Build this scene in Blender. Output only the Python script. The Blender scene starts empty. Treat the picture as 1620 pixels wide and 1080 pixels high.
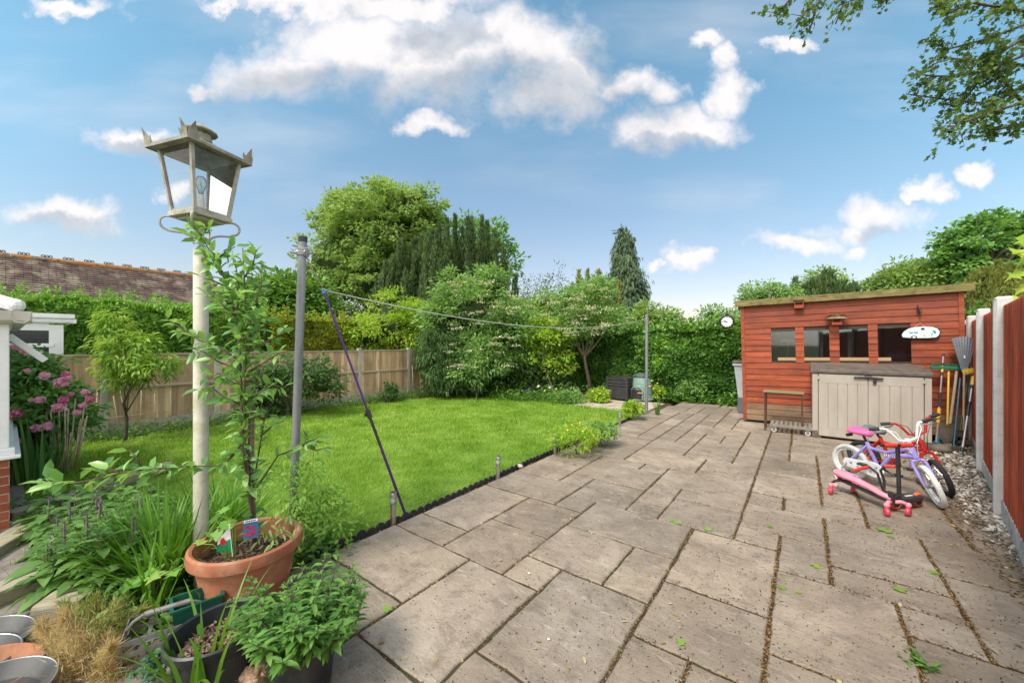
import bpy, math, random
import numpy as np
from mathutils import Vector, Matrix
rng = np.random.default_rng(7)
R = random.Random(5)
S = bpy.context.scene
rad = math.radians

# ------------------------------------------------------------------ camera
FPX, CXP, HOR, EYE = 607.0, 810.0, 543.0, 1.585
TH = math.atan2(460, 607)
cT, sT = math.cos(TH), math.sin(TH)
cam = bpy.data.cameras.new('Camera'); camo = bpy.data.objects.new('Camera', cam)
S.collection.objects.link(camo); S.camera = camo
cam.sensor_width = 36; cam.lens = FPX / 1620 * 36
cam.shift_y = (HOR - 540) / 1620
cam.clip_start = .05; cam.clip_end = 3000
camo.location = (0, 0, EYE); camo.rotation_euler = (rad(90), 0, TH)
S.render.resolution_x = 1024; S.render.resolution_y = 682

# ------------------------------------------------------------------ sky, sun, exposure
SUN_EL, SUN_AZ = rad(54), rad(183)          # azimuth clockwise from +Y
S.view_settings.view_transform = 'Standard'; S.view_settings.look = 'None'
S.view_settings.gamma = 1; S.view_settings.exposure = 1.08
W = bpy.data.worlds.new("World"); S.world = W; W.use_nodes = True
def build_world():
    nt = W.node_tree; N = nt.nodes; L = nt.links; N.clear()
    def n(t, **k):
        o = N.new(t)
        for a, b in k.items(): setattr(o, a, b)
        return o
    def math_(op, a, b=None, clamp=False):
        m = n('ShaderNodeMath', operation=op); m.use_clamp = clamp
        for i, x in enumerate((a, b)):
            if x is None: continue
            if isinstance(x, (int, float)): m.inputs[i].default_value = x
            else: L.new(x, m.inputs[i])
        return m.outputs[0]
    def vm(op, a, b):
        m = n('ShaderNodeVectorMath', operation=op)
        for i, x in enumerate((a, b)):
            if isinstance(x, tuple): m.inputs[i].default_value = x
            else: L.new(x, m.inputs[i])
        return m.outputs['Value'] if op in ('DOT_PRODUCT', 'LENGTH') else m.outputs[0]
    sky = n('ShaderNodeTexSky', sky_type='NISHITA', sun_disc=False)
    sky.sun_elevation = SUN_EL; sky.sun_rotation = SUN_AZ
    sky.air_density = 1.0; sky.dust_density = 1.0; sky.ozone_density = 1.0
    tc = n('ShaderNodeTexCoord')
    d = tc.outputs['Generated']
    fw = vm('DOT_PRODUCT', d, (-sT, cT, 0)); rt = vm('DOT_PRODUCT', d, (cT, sT, 0))
    sp = n('ShaderNodeSeparateXYZ'); L.new(d, sp.inputs[0])
    fc = math_('MAXIMUM', fw, .05)
    px = math_('DIVIDE', rt, fc); py = math_('DIVIDE', sp.outputs['Z'], fc)
    cb = n('ShaderNodeCombineXYZ'); L.new(px, cb.inputs[0]); L.new(py, cb.inputs[1])
    p = cb.outputs[0]
    def noise(scale, detail, rough=.55, off=(0, 0, 0), sc=(1, 1, 1)):
        mp = n('ShaderNodeMapping'); mp.inputs['Location'].default_value = off; mp.inputs['Scale'].default_value = sc
        L.new(p, mp.inputs[0]); t = n('ShaderNodeTexNoise'); t.inputs['Scale'].default_value = scale
        t.inputs['Detail'].default_value = detail; t.inputs['Roughness'].default_value = rough
        L.new(mp.outputs[0], t.inputs['Vector']); return t
    n1 = noise(5.5, 9, .6)
    w = vm('SUBTRACT', n1.outputs['Color'], (.5, .5, .5)); w = vm('MULTIPLY', w, (.34, .22, 0))
    pw = vm('ADD', p, w)
    def blobs(lst):
        M_ = None
        for (u, v, ru, rv) in lst:
            q = vm('SUBTRACT', pw, ((u - CXP) / FPX, (HOR - v) / FPX, 0))
            q = vm('MULTIPLY', q, (FPX / ru, FPX / rv, 0))
            m = math_('SUBTRACT', 1.0, vm('LENGTH', q, (0, 0, 0)))
            M_ = m if M_ is None else math_('MAXIMUM', M_, m)
        return M_
    white = blobs([(455, 112, 130, 62), (560, 65, 175, 88), (690, 85, 190, 95), (830, 75, 150, 80), (900, 125, 95, 52),
        (600, 5, 230, 34), (335, 130, 62, 17), (880, 158, 120, 44), (1000, 130, 60, 36), (1060, 200, 96, 52), (1150, 140, 58, 62), (1128, 56, 46, 22), (1160, 88, 44, 30),
        (1105, 200, 90, 40), (1250, 68, 46, 18), (680, 188, 62, 20), (110, 348, 105, 36), (218, 214, 92, 28), (262, 288, 34, 20), (110, 20, 90, 16),
        (365, 12, 60, 16), (1392, 336, 84, 46), (1345, 362, 62, 30), (1255, 385, 74, 22), (1335, 400, 34, 14), (1484, 290, 42, 22), (1560, 269, 38, 20),
        (1088, 414, 46, 24), (1034, 412, 24, 12), (1460, 300, 20, 10), (500, 440, 30, 30), (460, 18, 120, 22)])
    f1 = noise(11, 7, .6, (3, 1, 0)).outputs['Fac']
    den = math_('ADD', white, math_('MULTIPLY', math_('SUBTRACT', f1, .5), .85))
    mr = n('ShaderNodeMapRange', interpolation_type='SMOOTHSTEP'); L.new(den, mr.inputs[0])
    mr.inputs[1].default_value = -.10; mr.inputs[2].default_value = .72
    mask = mr.outputs[0]
    # thin high veil
    v1 = noise(1.3, 5, .5, (5, 2, 0), (1, 3.6, 1)).outputs['Fac']
    mv = n('ShaderNodeMapRange', interpolation_type='SMOOTHSTEP'); L.new(v1, mv.inputs[0])
    mv.inputs[1].default_value = .45; mv.inputs[2].default_value = .85; mv.inputs[4].default_value = .35
    mask = math_('MAXIMUM', mask, mv.outputs[0])
    infront = math_('GREATER_THAN', fw, .06)
    grey = blobs([(560, 145, 260, 42), (780, 135, 190, 40), (900, 170, 160, 46), (1060, 236, 110, 24), (110, 372, 140, 22), (700, 60, 70, 30),
                  (235, 350, 50, 40), (1420, 380, 80, 22), (235, 228, 80, 16), (960, 90, 60, 40)])
    mg = n('ShaderNodeMapRange', interpolation_type='SMOOTHSTEP'); L.new(grey, mg.inputs[0])
    mg.inputs[1].default_value = -.45; mg.inputs[2].default_value = .45
    f2 = noise(9, 6, .55, (1, 7, 0)).outputs['Fac']
    gfac = math_('ADD', math_('MULTIPLY', mg.outputs[0], .85), math_('MULTIPLY', math_('SUBTRACT', f2, .52), 1.3), clamp=True)
    cm = n('ShaderNodeMixRGB'); L.new(gfac, cm.inputs[0])
    cm.inputs[1].default_value = (3.95, 3.75, 3.72, 1); cm.inputs[2].default_value = (2.0, 2.15, 2.4, 1)
    # the haze low in the sky takes the blue down to lilac grey
    el = n('ShaderNodeMapRange', interpolation_type='SMOOTHSTEP'); L.new(py, el.inputs[0])
    el.inputs[1].default_value = -.1; el.inputs[2].default_value = .85
    tint = n('ShaderNodeMixRGB'); L.new(el.outputs[0], tint.inputs[0])
    tint.inputs[1].default_value = HZ_LOW; tint.inputs[2].default_value = HZ_HIGH
    mul = n('ShaderNodeMixRGB', blend_type='MULTIPLY'); mul.inputs[0].default_value = 1
    L.new(sky.outputs[0], mul.inputs[1]); L.new(tint.outputs[0], mul.inputs[2])
    # broken cloud added to the unseen sky behind the camera as fill light
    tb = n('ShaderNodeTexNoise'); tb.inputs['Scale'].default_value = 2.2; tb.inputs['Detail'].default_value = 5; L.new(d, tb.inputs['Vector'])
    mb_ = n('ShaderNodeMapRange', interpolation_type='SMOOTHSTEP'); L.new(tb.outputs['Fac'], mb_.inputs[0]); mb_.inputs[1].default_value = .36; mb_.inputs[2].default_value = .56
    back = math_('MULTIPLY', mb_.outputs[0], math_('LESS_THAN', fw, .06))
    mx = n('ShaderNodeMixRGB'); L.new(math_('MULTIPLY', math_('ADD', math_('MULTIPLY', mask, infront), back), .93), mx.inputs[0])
    cs_ = n('ShaderNodeMixRGB'); L.new(infront, cs_.inputs[0]); cs_.inputs[1].default_value = (8.4, 7.9, 7.4, 1); L.new(cm.outputs[0], cs_.inputs[2])  # cloud behind the camera made brighter for fill than the cloud in front
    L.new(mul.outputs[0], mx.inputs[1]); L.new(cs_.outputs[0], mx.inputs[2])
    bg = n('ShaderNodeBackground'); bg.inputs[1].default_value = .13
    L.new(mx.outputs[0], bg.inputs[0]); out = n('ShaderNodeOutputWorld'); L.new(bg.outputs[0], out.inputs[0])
HZ_LOW = (.76, .575, .53, 1); HZ_HIGH = (.70, .94, .83, 1)
build_world()
W.cycles.sampling_method = 'MANUAL'; W.cycles.sample_map_resolution = 512
sl = bpy.data.lights.new('sun', 'SUN'); so = bpy.data.objects.new('sun', sl); S.collection.objects.link(so)
sl.energy = 2.0; sl.angle = rad(16); sl.color = (1, .94, .84)
sd = Vector((math.sin(SUN_AZ) * math.cos(SUN_EL), math.cos(SUN_AZ) * math.cos(SUN_EL), math.sin(SUN_EL)))
so.rotation_euler = sd.to_track_quat('Z', 'Y').to_euler(); so.location = (0, 0, 20)

# ------------------------------------------------------------------ measuring: a point of the place seen at photo pixel (u, v)
def ground(u, v, z=0.0):
    Z = FPX * (EYE - z) / (v - HOR); X = (u - CXP) / FPX * Z
    return Vector((X * cT - Z * sT, X * sT + Z * cT, z))
def deep(u, v, Z):
    X = (u - CXP) / FPX * Z
    return Vector((X * cT - Z * sT, X * sT + Z * cT, EYE - (v - HOR) / FPX * Z))
def wall_y(u, v, y):
    t = (u - CXP) / FPX; x = y * (t * cT - sT) / (cT + t * sT); Z = -x * sT + y * cT
    return Vector((x, y, EYE - (v - HOR) / FPX * Z))
def wall_x(u, v, x):
    t = (u - CXP) / FPX; y = x * (cT + t * sT) / (t * cT - sT); Z = -x * sT + y * cT
    return Vector((x, y, EYE - (v - HOR) / FPX * Z))

# ------------------------------------------------------------------ materials
MATS = {}
LG = 2.0
def newmat(name):
    m = bpy.data.materials.new(name); m.use_nodes = True; m.node_tree.nodes.clear(); return m
def rgba(c): return (c[0], c[1], c[2], 1)
class NT:
    def __init__(s, m): s.nt = m.node_tree; s.N = s.nt.nodes; s.L = s.nt.links
    def n(s, t, **k):
        o = s.N.new(t)
        for a, b in k.items(): setattr(o, a, b)
        return o
    def link(s, a, b): s.L.new(a, b)
    def ramp(s, fac, cols, pos=None, interp='LINEAR'):
        r = s.n('ShaderNodeValToRGB'); e = r.color_ramp.elements; r.color_ramp.interpolation = interp
        k = len(cols); pos = pos or [i / (k - 1) for i in range(k)]
        e[0].position = pos[0]; e[0].color = rgba(cols[0]); e[1].position = pos[-1]; e[1].color = rgba(cols[-1])
        for i in range(1, k - 1): x = e.new(pos[i]); x.color = rgba(cols[i])
        s.link(fac, r.inputs[0]); return r.outputs[0]
    def noise(s, scale, detail=5, rough=.55, stretch=(1, 1, 1), coord='Object', off=(0, 0, 0), dist=0):
        tc = s.n('ShaderNodeTexCoord'); mp = s.n('ShaderNodeMapping'); mp.inputs['Scale'].default_value = stretch
        mp.inputs['Location'].default_value = off
        s.link(tc.outputs[coord], mp.inputs[0]); t = s.n('ShaderNodeTexNoise'); t.inputs['Scale'].default_value = scale
        t.inputs['Detail'].default_value = detail; t.inputs['Roughness'].default_value = rough; t.inputs['Distortion'].default_value = dist
        s.link(mp.outputs[0], t.inputs['Vector']); return t.outputs['Fac']
    def mix(s, fac, a, b, mode='MIX'):
        m = s.n('ShaderNodeMixRGB', blend_type=mode)
        for i, x in enumerate((fac, a, b)):
            if isinstance(x, (int, float)): m.inputs[i].default_value = x
            elif isinstance(x, tuple): m.inputs[i].default_value = rgba(x)
            else: s.link(x, m.inputs[i])
        return m.outputs[0]
    def math(s, op, a, b=0, clamp=False):
        m = s.n('ShaderNodeMath', operation=op); m.use_clamp = clamp
        for i, x in enumerate((a, b)):
            if isinstance(x, (int, float)): m.inputs[i].default_value = x
            else: s.link(x, m.inputs[i])
        return m.outputs[0]
    def attr(s, name='rnd'):
        a = s.n('ShaderNodeAttribute'); a.attribute_name = name; return a.outputs['Fac']
    def bsdf(s, col, rough=.6, metal=0, spec=.5, bump=None, bstr=.3, bdist=.01, **kw):
        b = s.n('ShaderNodeBsdfPrincipled')
        if isinstance(col, tuple): b.inputs['Base Color'].default_value = rgba(col)
        else: s.link(col, b.inputs['Base Color'])
        if isinstance(rough, (int, float)): b.inputs['Roughness'].default_value = rough
        else: s.link(rough, b.inputs['Roughness'])
        b.inputs['Metallic'].default_value = metal; b.inputs['Specular IOR Level'].default_value = spec
        for k, v in kw.items(): b.inputs[k.replace('_', ' ')].default_value = v
        if bump is not None:
            bp = s.n('ShaderNodeBump'); bp.inputs['Strength'].default_value = bstr; bp.inputs['Distance'].default_value = bdist
            s.link(bump, bp.inputs['Height']); s.link(bp.outputs[0], b.inputs['Normal'])
        return b.outputs[0]
    def out(s, sh): o = s.n('ShaderNodeOutputMaterial'); s.link(sh, o.inputs[0])
def M(name, *cols, rough=.6, scale=6, metal=0, spec=.4, bump=.3, bscale=40, bdist=.004, stretch=(1, 1, 1), dirt=None, dscale=3, damt=.6, rnd=0, lo=.3, hi=.7, **kw):
    if name in MATS: return MATS[name]
    m = newmat(name); t = NT(m)
    if len(cols) == 1: cols = (tuple(c * .88 for c in cols[0]), tuple(min(1, c * 1.1) for c in cols[0]))
    k = len(cols)
    c = t.ramp(t.noise(scale, stretch=stretch), cols, [lo + (hi - lo) * i / (k - 1) for i in range(k)])
    if rnd:
        f = t.math('ADD', t.math('MULTIPLY', t.attr(), 2 * rnd), 1 - rnd)
        cc = t.n('ShaderNodeVectorMath', operation='SCALE'); t.link(c, cc.inputs[0]); t.link(f, cc.inputs['Scale']); c = cc.outputs[0]
    if dirt:
        d = t.ramp(t.noise(dscale, 9, .68, off=(3, 1, 2)), ((0, 0, 0), (1, 1, 1)), [.48, .66])
        c = t.mix(t.math('MULTIPLY', d, damt), c, dirt)
    t.out(t.bsdf(c, rough, metal, spec, t.noise(bscale, 4, stretch=stretch), bump, bdist, **kw))
    MATS[name] = m; return m
def leafM(name, dark, mid, light, trans=.35, rough=.5, spec=.3):
    if name in MATS: return MATS[name]
    if name[:2] == 'l_' and max(light) < .45: dark, mid, light = [tuple(min(.6, x * LG) for x in c) for c in (dark, mid, light)]
    m = newmat(name); t = NT(m)
    c = t.ramp(t.attr(), (dark, mid, light))
    n = t.noise(1.1, 3); c = t.mix(t.ramp(n, ((0, 0, 0), (1, 1, 1)), [.35, .7]), t.mix(.35, c, dark), c)
    b = t.bsdf(c, rough, 0, spec)
    tr = t.n('ShaderNodeBsdfTranslucent'); t.link(t.mix(.5, c, (light[0] * 1.2, light[1] * 1.3, light[2] * .5)), tr.inputs[0])
    mx = t.n('ShaderNodeMixShader'); mx.inputs[0].default_value = trans
    t.link(b, mx.inputs[1]); t.link(tr.outputs[0], mx.inputs[2]); t.out(mx.outputs[0])
    MATS[name] = m; return m
def glassM(name, col=(.9, .95, .95), rough=.02, alpha=.25):
    if name in MATS: return MATS[name]
    m = newmat(name); t = NT(m)
    tr = t.n('ShaderNodeBsdfTransparent'); tr.inputs[0].default_value = rgba(col)
    g = t.n('ShaderNodeBsdfGlossy'); g.inputs['Roughness'].default_value = rough
    d = t.n('ShaderNodeBsdfDiffuse'); d.inputs[0].default_value = (.75, .78, .78, 1)
    lw = t.n('ShaderNodeFresnel'); lw.inputs[0].default_value = 1.4
    m1 = t.n('ShaderNodeMixShader'); t.link(lw.outputs[0], m1.inputs[0]); t.link(tr.outputs[0], m1.inputs[1]); t.link(g.outputs[0], m1.inputs[2])
    m2 = t.n('ShaderNodeMixShader')
    f = t.math('MULTIPLY', t.ramp(t.noise(9, 6), ((0, 0, 0), (1, 1, 1)), [.3, .75]), alpha); t.link(f, m2.inputs[0])
    t.link(m1.outputs[0], m2.inputs[1]); t.link(d.outputs[0], m2.inputs[2]); t.out(m2.outputs[0])
    MATS[name] = m; return m

# ------------------------------------------------------------------ object helpers
COL = S.collection
def tag(o, label=None, cat=None, group=None, kind=None):
    if label: o['label'] = label
    if cat: o['category'] = cat
    if group: o['group'] = group
    if kind: o['kind'] = kind
    return o
def empty(name, loc=(0, 0, 0), rz=0, label=None, cat=None, group=None, parent=None, rot=None):
    o = bpy.data.objects.new(name, None); COL.objects.link(o); o.location = loc
    o.rotation_euler = rot if rot else (0, 0, rz); o.empty_display_size = .1
    if parent: o.parent = parent
    return tag(o, label, cat, group)
def copy_tree(o, parent=None):
    c = o.copy(); COL.objects.link(c)
    if parent: c.parent = parent
    for ch in list(o.children): copy_tree(ch, c)
    return c
class MB:
    def __init__(s): s.v = []; s.f = []; s.r = []; s.rv = .5; s.m = Matrix.Identity(4)
    def add(s, vs, fs):
        b = len(s.v); s.v += [tuple(s.m @ Vector(p)) for p in vs]; s.f += [tuple(b + i for i in f) for f in fs]; s.r += [s.rv] * len(fs)
        return s
    def box(s, c, d, rot=None, bev=0):
        x, y, z = d[0] / 2, d[1] / 2, d[2] / 2
        q = rot if rot is not None else Matrix.Identity(3); c = Vector(c)
        if bev <= 0:
            vs = [c + q @ Vector((a * x, b * y, e * z)) for e in (-1, 1) for b in (-1, 1) for a in (-1, 1)]
            return s.add(vs, [(0, 2, 3, 1), (4, 5, 7, 6), (0, 1, 5, 4), (1, 3, 7, 5), (3, 2, 6, 7), (2, 0, 4, 6)])
        import bmesh
        bm = bmesh.new(); bmesh.ops.create_cube(bm, size=1)
        for v in bm.verts: v.co = Vector((v.co.x * d[0], v.co.y * d[1], v.co.z * d[2]))
        bmesh.ops.bevel(bm, geom=bm.edges[:], offset=min(bev, min(d) * .45), segments=2, profile=.6, affect='EDGES')
        bm.verts.index_update()
        s.add([c + q @ v.co for v in bm.verts], [tuple(v.index for v in f.verts) for f in bm.faces]); bm.free(); return s
    def bb(s, a, b, bev=0):
        return s.box([(a[i] + b[i]) / 2 for i in range(3)], [abs(b[i] - a[i]) for i in range(3)], bev=bev)
    def tube(s, pts, r, n=8, cap=True, flat=1.0):
        pts = [Vector(p) for p in pts]; k = len(pts)
        rs = r if isinstance(r, (list, tuple)) else [r] * k
        vs = []; up = None
        for i, p in enumerate(pts):
            t = (pts[min(i + 1, k - 1)] - pts[max(i - 1, 0)])
            t = t.normalized() if t.length > 1e-9 else Vector((0, 0, 1))
            if up is None:
                up = t.orthogonal().normalized()
            up = (up - t * up.dot(t)); up = up.normalized() if up.length > 1e-6 else t.orthogonal().normalized()
            w = t.cross(up)
            for j in range(n):
                a = 2 * math.pi * j / n
                vs.append(p + (up * math.cos(a) + w * math.sin(a) * flat) * rs[i])
        fs = [(i * n + j, i * n + (j + 1) % n, (i + 1) * n + (j + 1) % n, (i + 1) * n + j) for i in range(k - 1) for j in range(n)]
        if cap: fs += [tuple(range(n - 1, -1, -1)), tuple((k - 1) * n + j for j in range(n))]
        return s.add(vs, fs)
    def lathe(s, prof, n=24, c=(0, 0, 0), sx=1, sy=1):
        vs = [(c[0] + r * math.cos(2 * math.pi * j / n) * sx, c[1] + r * math.sin(2 * math.pi * j / n) * sy, c[2] + z) for r, z in prof for j in range(n)]
        k = len(prof)
        fs = [(i * n + j, i * n + (j + 1) % n, (i + 1) * n + (j + 1) % n, (i + 1) * n + j) for i in range(k - 1) for j in range(n)]
        if prof[0][0] > 1e-4 and prof[0][0] < 9: fs.append(tuple(range(n - 1, -1, -1)))
        if prof[-1][0] < .003: pass
        return s.add(vs, fs)
    def disc(s, c, r, n=20, sx=1, sy=1):
        return s.add([(c[0] + r * sx * math.cos(2 * math.pi * j / n), c[1] + r * sy * math.sin(2 * math.pi * j / n), c[2]) for j in range(n)], [tuple(range(n))])
    def ball(s, c, r, n=10, sc=(1, 1, 1), jit=0):
        vs = []; k = max(4, n // 2 + 1); c = Vector(c)
        for i in range(k + 1):
            a = math.pi * i / k
            for j in range(n):
                b = 2 * math.pi * j / n; q = 1 + (R.uniform(-jit, jit) if jit else 0)
                vs.append(c + Vector((math.sin(a) * math.cos(b) * sc[0], math.sin(a) * math.sin(b) * sc[1], math.cos(a) * sc[2])) * r * q)
        fs = [(i * n + j, (i + 1) * n + j, (i + 1) * n + (j + 1) % n, i * n + (j + 1) % n) for i in range(k) for j in range(n)]
        return s.add(vs, fs)
    def torus(s, c, ax, R0, r, n=28, m=10, sq=1):
        ax = Vector(ax).normalized(); u = ax.orthogonal().normalized(); w = ax.cross(u); c = Vector(c); vs = []
        for i in range(n):
            a = 2 * math.pi * i / n; dr = u * math.cos(a) + w * math.sin(a)
            for j in range(m):
                b = 2 * math.pi * j / m
                vs.append(c + dr * (R0 + r * math.cos(b)) + ax * r * sq * math.sin(b))
        fs = [(i * m + j, ((i + 1) % n) * m + j, ((i + 1) % n) * m + (j + 1) % m, i * m + (j + 1) % m) for i in range(n) for j in range(m)]
        return s.add(vs, fs)
    def prism(s, poly, h, m=None):
        """2-D outline (x, y) raised from 0 to h along z, then placed by matrix m"""
        m = m or Matrix.Identity(4); n = len(poly)
        vs = [m @ Vector((x, y, 0)) for x, y in poly] + [m @ Vector((x, y, h)) for x, y in poly]
        return s.add(vs, [tuple(range(n - 1, -1, -1)), tuple(range(n, 2 * n))] + [(i, (i + 1) % n, n + (i + 1) % n, n + i) for i in range(n)])
    def build(s, name, mat, parent=None, smooth=False, bevel=0):
        me = bpy.data.meshes.new(name); me.from_pydata(s.v, [], s.f)
        a = me.attributes.new('rnd', 'FLOAT', 'FACE'); a.data.foreach_set('value', np.array(s.r, dtype=np.float32))
        me.materials.append(mat)
        if smooth: me.polygons.foreach_set('use_smooth', [True] * len(me.polygons))
        me.update(); o = bpy.data.objects.new(name, me); COL.objects.link(o)
        if parent: o.parent = parent
        if smooth == 'auto':
            md = o.modifiers.new('edges', 'EDGE_SPLIT'); md.split_angle = rad(35)
        if bevel:
            md = o.modifiers.new('bevel', 'BEVEL'); md.width = bevel; md.segments = 2; md.limit_method = 'ANGLE'; md.angle_limit = rad(40)
        return o
def npmesh(name, V, F, rnd, mat, parent=None, smooth=False):
    """V (n,3); F list of (m,k) index arrays; rnd list of (m,) arrays"""
    me = bpy.data.meshes.new(name); V = np.ascontiguousarray(V, dtype=np.float32)
    me.vertices.add(len(V)); me.vertices.foreach_set('co', V.ravel())
    tot = sum(f.size for f in F); me.loops.add(tot); np_ = sum(len(f) for f in F); me.polygons.add(np_)
    me.loops.foreach_set('vertex_index', np.concatenate([f.ravel() for f in F]).astype(np.int32))
    cnt = np.concatenate([np.full(len(f), f.shape[1]) for f in F]); st = np.concatenate([[0], np.cumsum(cnt)[:-1]])
    me.polygons.foreach_set('loop_start', st.astype(np.int32))
    me.update(calc_edges=True)
    a = me.attributes.new('rnd', 'FLOAT', 'FACE'); a.data.foreach_set('value', np.concatenate(rnd).astype(np.float32))
    if smooth: me.polygons.foreach_set('use_smooth', np.ones(np_, dtype=bool))
    me.materials.append(mat); o = bpy.data.objects.new(name, me); COL.objects.link(o)
    if parent: o.parent = parent
    return o
def unit(a): return a / np.maximum(np.linalg.norm(a, axis=-1, keepdims=True), 1e-9)
def rdir(n): return unit(rng.normal(size=(n, 3)))
LEAF = {
 'flat': (np.array([(0, 0, 0), (.35, .5, .02), (1, 0, -.06), (.35, -.5, .02)]), [[(0, 3, 2, 1)]]),
 'leaf': (np.array([(0, 0, 0), (.28, .42, .07), (.68, .36, .03), (1, 0, -.16), (.68, -.36, .03), (.28, -.42, .07), (.3, 0, 0), (.68, 0, -.05)]),
          [[(1, 0, 6), (2, 7, 3), (5, 6, 0), (4, 3, 7)], [(1, 6, 7, 2), (6, 5, 4, 7)]]),
 'maple': (np.array([(0, 0, 0), (.1, .5, .04), (.45, .28, 0), (.62, .62, .05), (.72, .2, 0), (1.05, 0, -.1), (.72, -.2, 0), (.62, -.62, .05), (.45, -.28, 0), (.1, -.5, .04), (.5, 0, -.03)]),
          [[(0, 10, 1), (1, 10, 2), (2, 10, 3), (3, 10, 4), (4, 10, 5), (5, 10, 6), (6, 10, 7), (7, 10, 8), (8, 10, 9), (9, 10, 0)]]),
 'spray': (np.array([(0, .02, 0), (.45, .5, .1), (1, .12, -.1), (.5, 0, .04), (.95, -.3, -.12), (.4, -.5, .08), (0, -.02, 0)]),
          [[(0, 3, 1), (6, 5, 3)], [(1, 3, 2, 2), (3, 5, 4, 4)]]),
}
LEAF['spray'] = (LEAF['spray'][0], [[(0, 3, 1), (6, 5, 3), (1, 3, 2), (3, 5, 4)]])
def leaves(P, A, N, L, Wd, kind='flat', rnd=None):
    """one leaf per row: base P, direction A, face normal about N, length L, width Wd; returns (V, F, R)"""
    n = len(P); A = unit(A); B = unit(np.cross(N, A)); N = np.cross(A, B)
    T, Fs = LEAF[kind]; L = np.broadcast_to(L, (n,)); Wd = np.broadcast_to(Wd, (n,))
    V = (P[:, None] + T[None, :, 0, None] * (A * L[:, None])[:, None] + T[None, :, 1, None] * (B * Wd[:, None])[:, None] + T[None, :, 2, None] * (N * L[:, None])[:, None])
    rnd = rng.random(n) if rnd is None else np.clip(rnd, 0, 1)
    k = len(T); F = []; Rr = []
    for grp in Fs:
        g = np.array(grp); F.append((np.arange(n)[:, None, None] * k + g[None]).reshape(-1, g.shape[1])); Rr.append(np.repeat(rnd, len(g)))
    return V.reshape(-1, 3), F, Rr
def ribbons(P, az, L, lean0, curve, Wd, seg=5, rnd=None, fold=0):
    """strap leaves: lean0 from vertical at the base, bending by curve along the length"""
    n = len(P); s = np.linspace(0, 1, seg + 1); L = np.broadcast_to(L, (n,)); Wd = np.broadcast_to(Wd, (n,))
    ang = lean0[:, None] + curve[:, None] * s[None] ** 1.5
    dx = np.sin(ang); dz = np.cos(ang); step = (L / seg)[:, None]
    hx = np.concatenate([np.zeros((n, 1)), np.cumsum((dx[:, :-1] + dx[:, 1:]) / 2 * step, 1)], 1)
    hz = np.concatenate([np.zeros((n, 1)), np.cumsum((dz[:, :-1] + dz[:, 1:]) / 2 * step, 1)], 1)
    d = np.stack([np.cos(az), np.sin(az), 0 * az], 1); b = np.stack([-np.sin(az), np.cos(az), 0 * az], 1)
    C = P[:, None] + d[:, None] * hx[..., None]; C[..., 2] += hz
    w = (Wd[:, None] * np.maximum(.04, (1 - s ** 2.2)[None]) * (.6 + .4 * np.minimum(1, s * 4))[None]) / 2
    V = np.stack([C - b[:, None] * w[..., None], C + b[:, None] * w[..., None]], 2)
    V = V.reshape(n, -1, 3); k = 2 * (seg + 1)
    g = np.array([(2 * i, 2 * i + 1, 2 * i + 3, 2 * i + 2) for i in range(seg)])
    rnd = rng.random(n) if rnd is None else rnd
    return V.reshape(-1, 3), [(np.arange(n)[:, None, None] * k + g[None]).reshape(-1, 4)], [np.repeat(np.clip(rnd, 0, 1), seg)]
def join(parts):
    V = []; F = {}; Rr = {}; b = 0
    for v, f, r in parts:
        for a, c in zip(f, r): F.setdefault(a.shape[1], []).append(a + b); Rr.setdefault(a.shape[1], []).append(c)
        V.append(v); b += len(v)
    ks = list(F); return np.concatenate(V), [np.concatenate(F[k]) for k in ks], [np.concatenate(Rr[k]) for k in ks]
def lump(D, seed, k=7, f=3.0):
    g = np.random.default_rng(seed); o = 0
    for i in range(k):
        w = g.normal(size=3) * f * (1 + i * .35); o = o + np.cos(D @ w + g.random() * 6.28) / (1 + i * .3)
    return o / 3
def crown_cloud(c, r, nclump, nleaf, cr, L, Wd, seed, kind='flat', hollow=.45, lumpy=.25, flat=.65, droop=.25, sunup=.5, clumps=False, low=-1.0):
    """leaf clumps spread through an uneven crown; leaves point outwards and droop"""
    global rng
    save = rng; rng = np.random.default_rng(seed)
    D = rdir(nclump * 2); D = D[D[:, 2] > low][:nclump]; n1 = len(D)
    rr = (hollow + (1 - hollow) * rng.random(n1) ** .55) * (1 + lumpy * lump(D, seed))
    C = np.array(c) + D * rr[:, None] * np.array(r)
    cs = cr * (.6 + .8 * rng.random(n1))
    m = nleaf; q = rdir(n1 * m).reshape(n1, m, 3); q[..., 2] *= flat
    P = C[:, None] + q * (cs[:, None] * rng.random((n1, m)) ** .4)[..., None]
    P = P.reshape(-1, 3); q = q.reshape(-1, 3); n = len(P)
    A = unit(q + np.repeat(D, m, 0) * .5 + rdir(n) * .7); A[:, 2] -= droop
    Nn = unit(q * .6 + rdir(n) * .6 + np.array([0, 0, sunup + .2]))
    base = np.repeat(rng.random(n1) * .5, m)
    hue = np.clip(base + rng.random(n) * .5, 0, 1)
    o = leaves(P, A, Nn, L * (.6 + .7 * rng.random(n)), Wd * (.6 + .7 * rng.random(n)), kind, hue)
    rng = save
    return (o, C) if clumps else o
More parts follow.
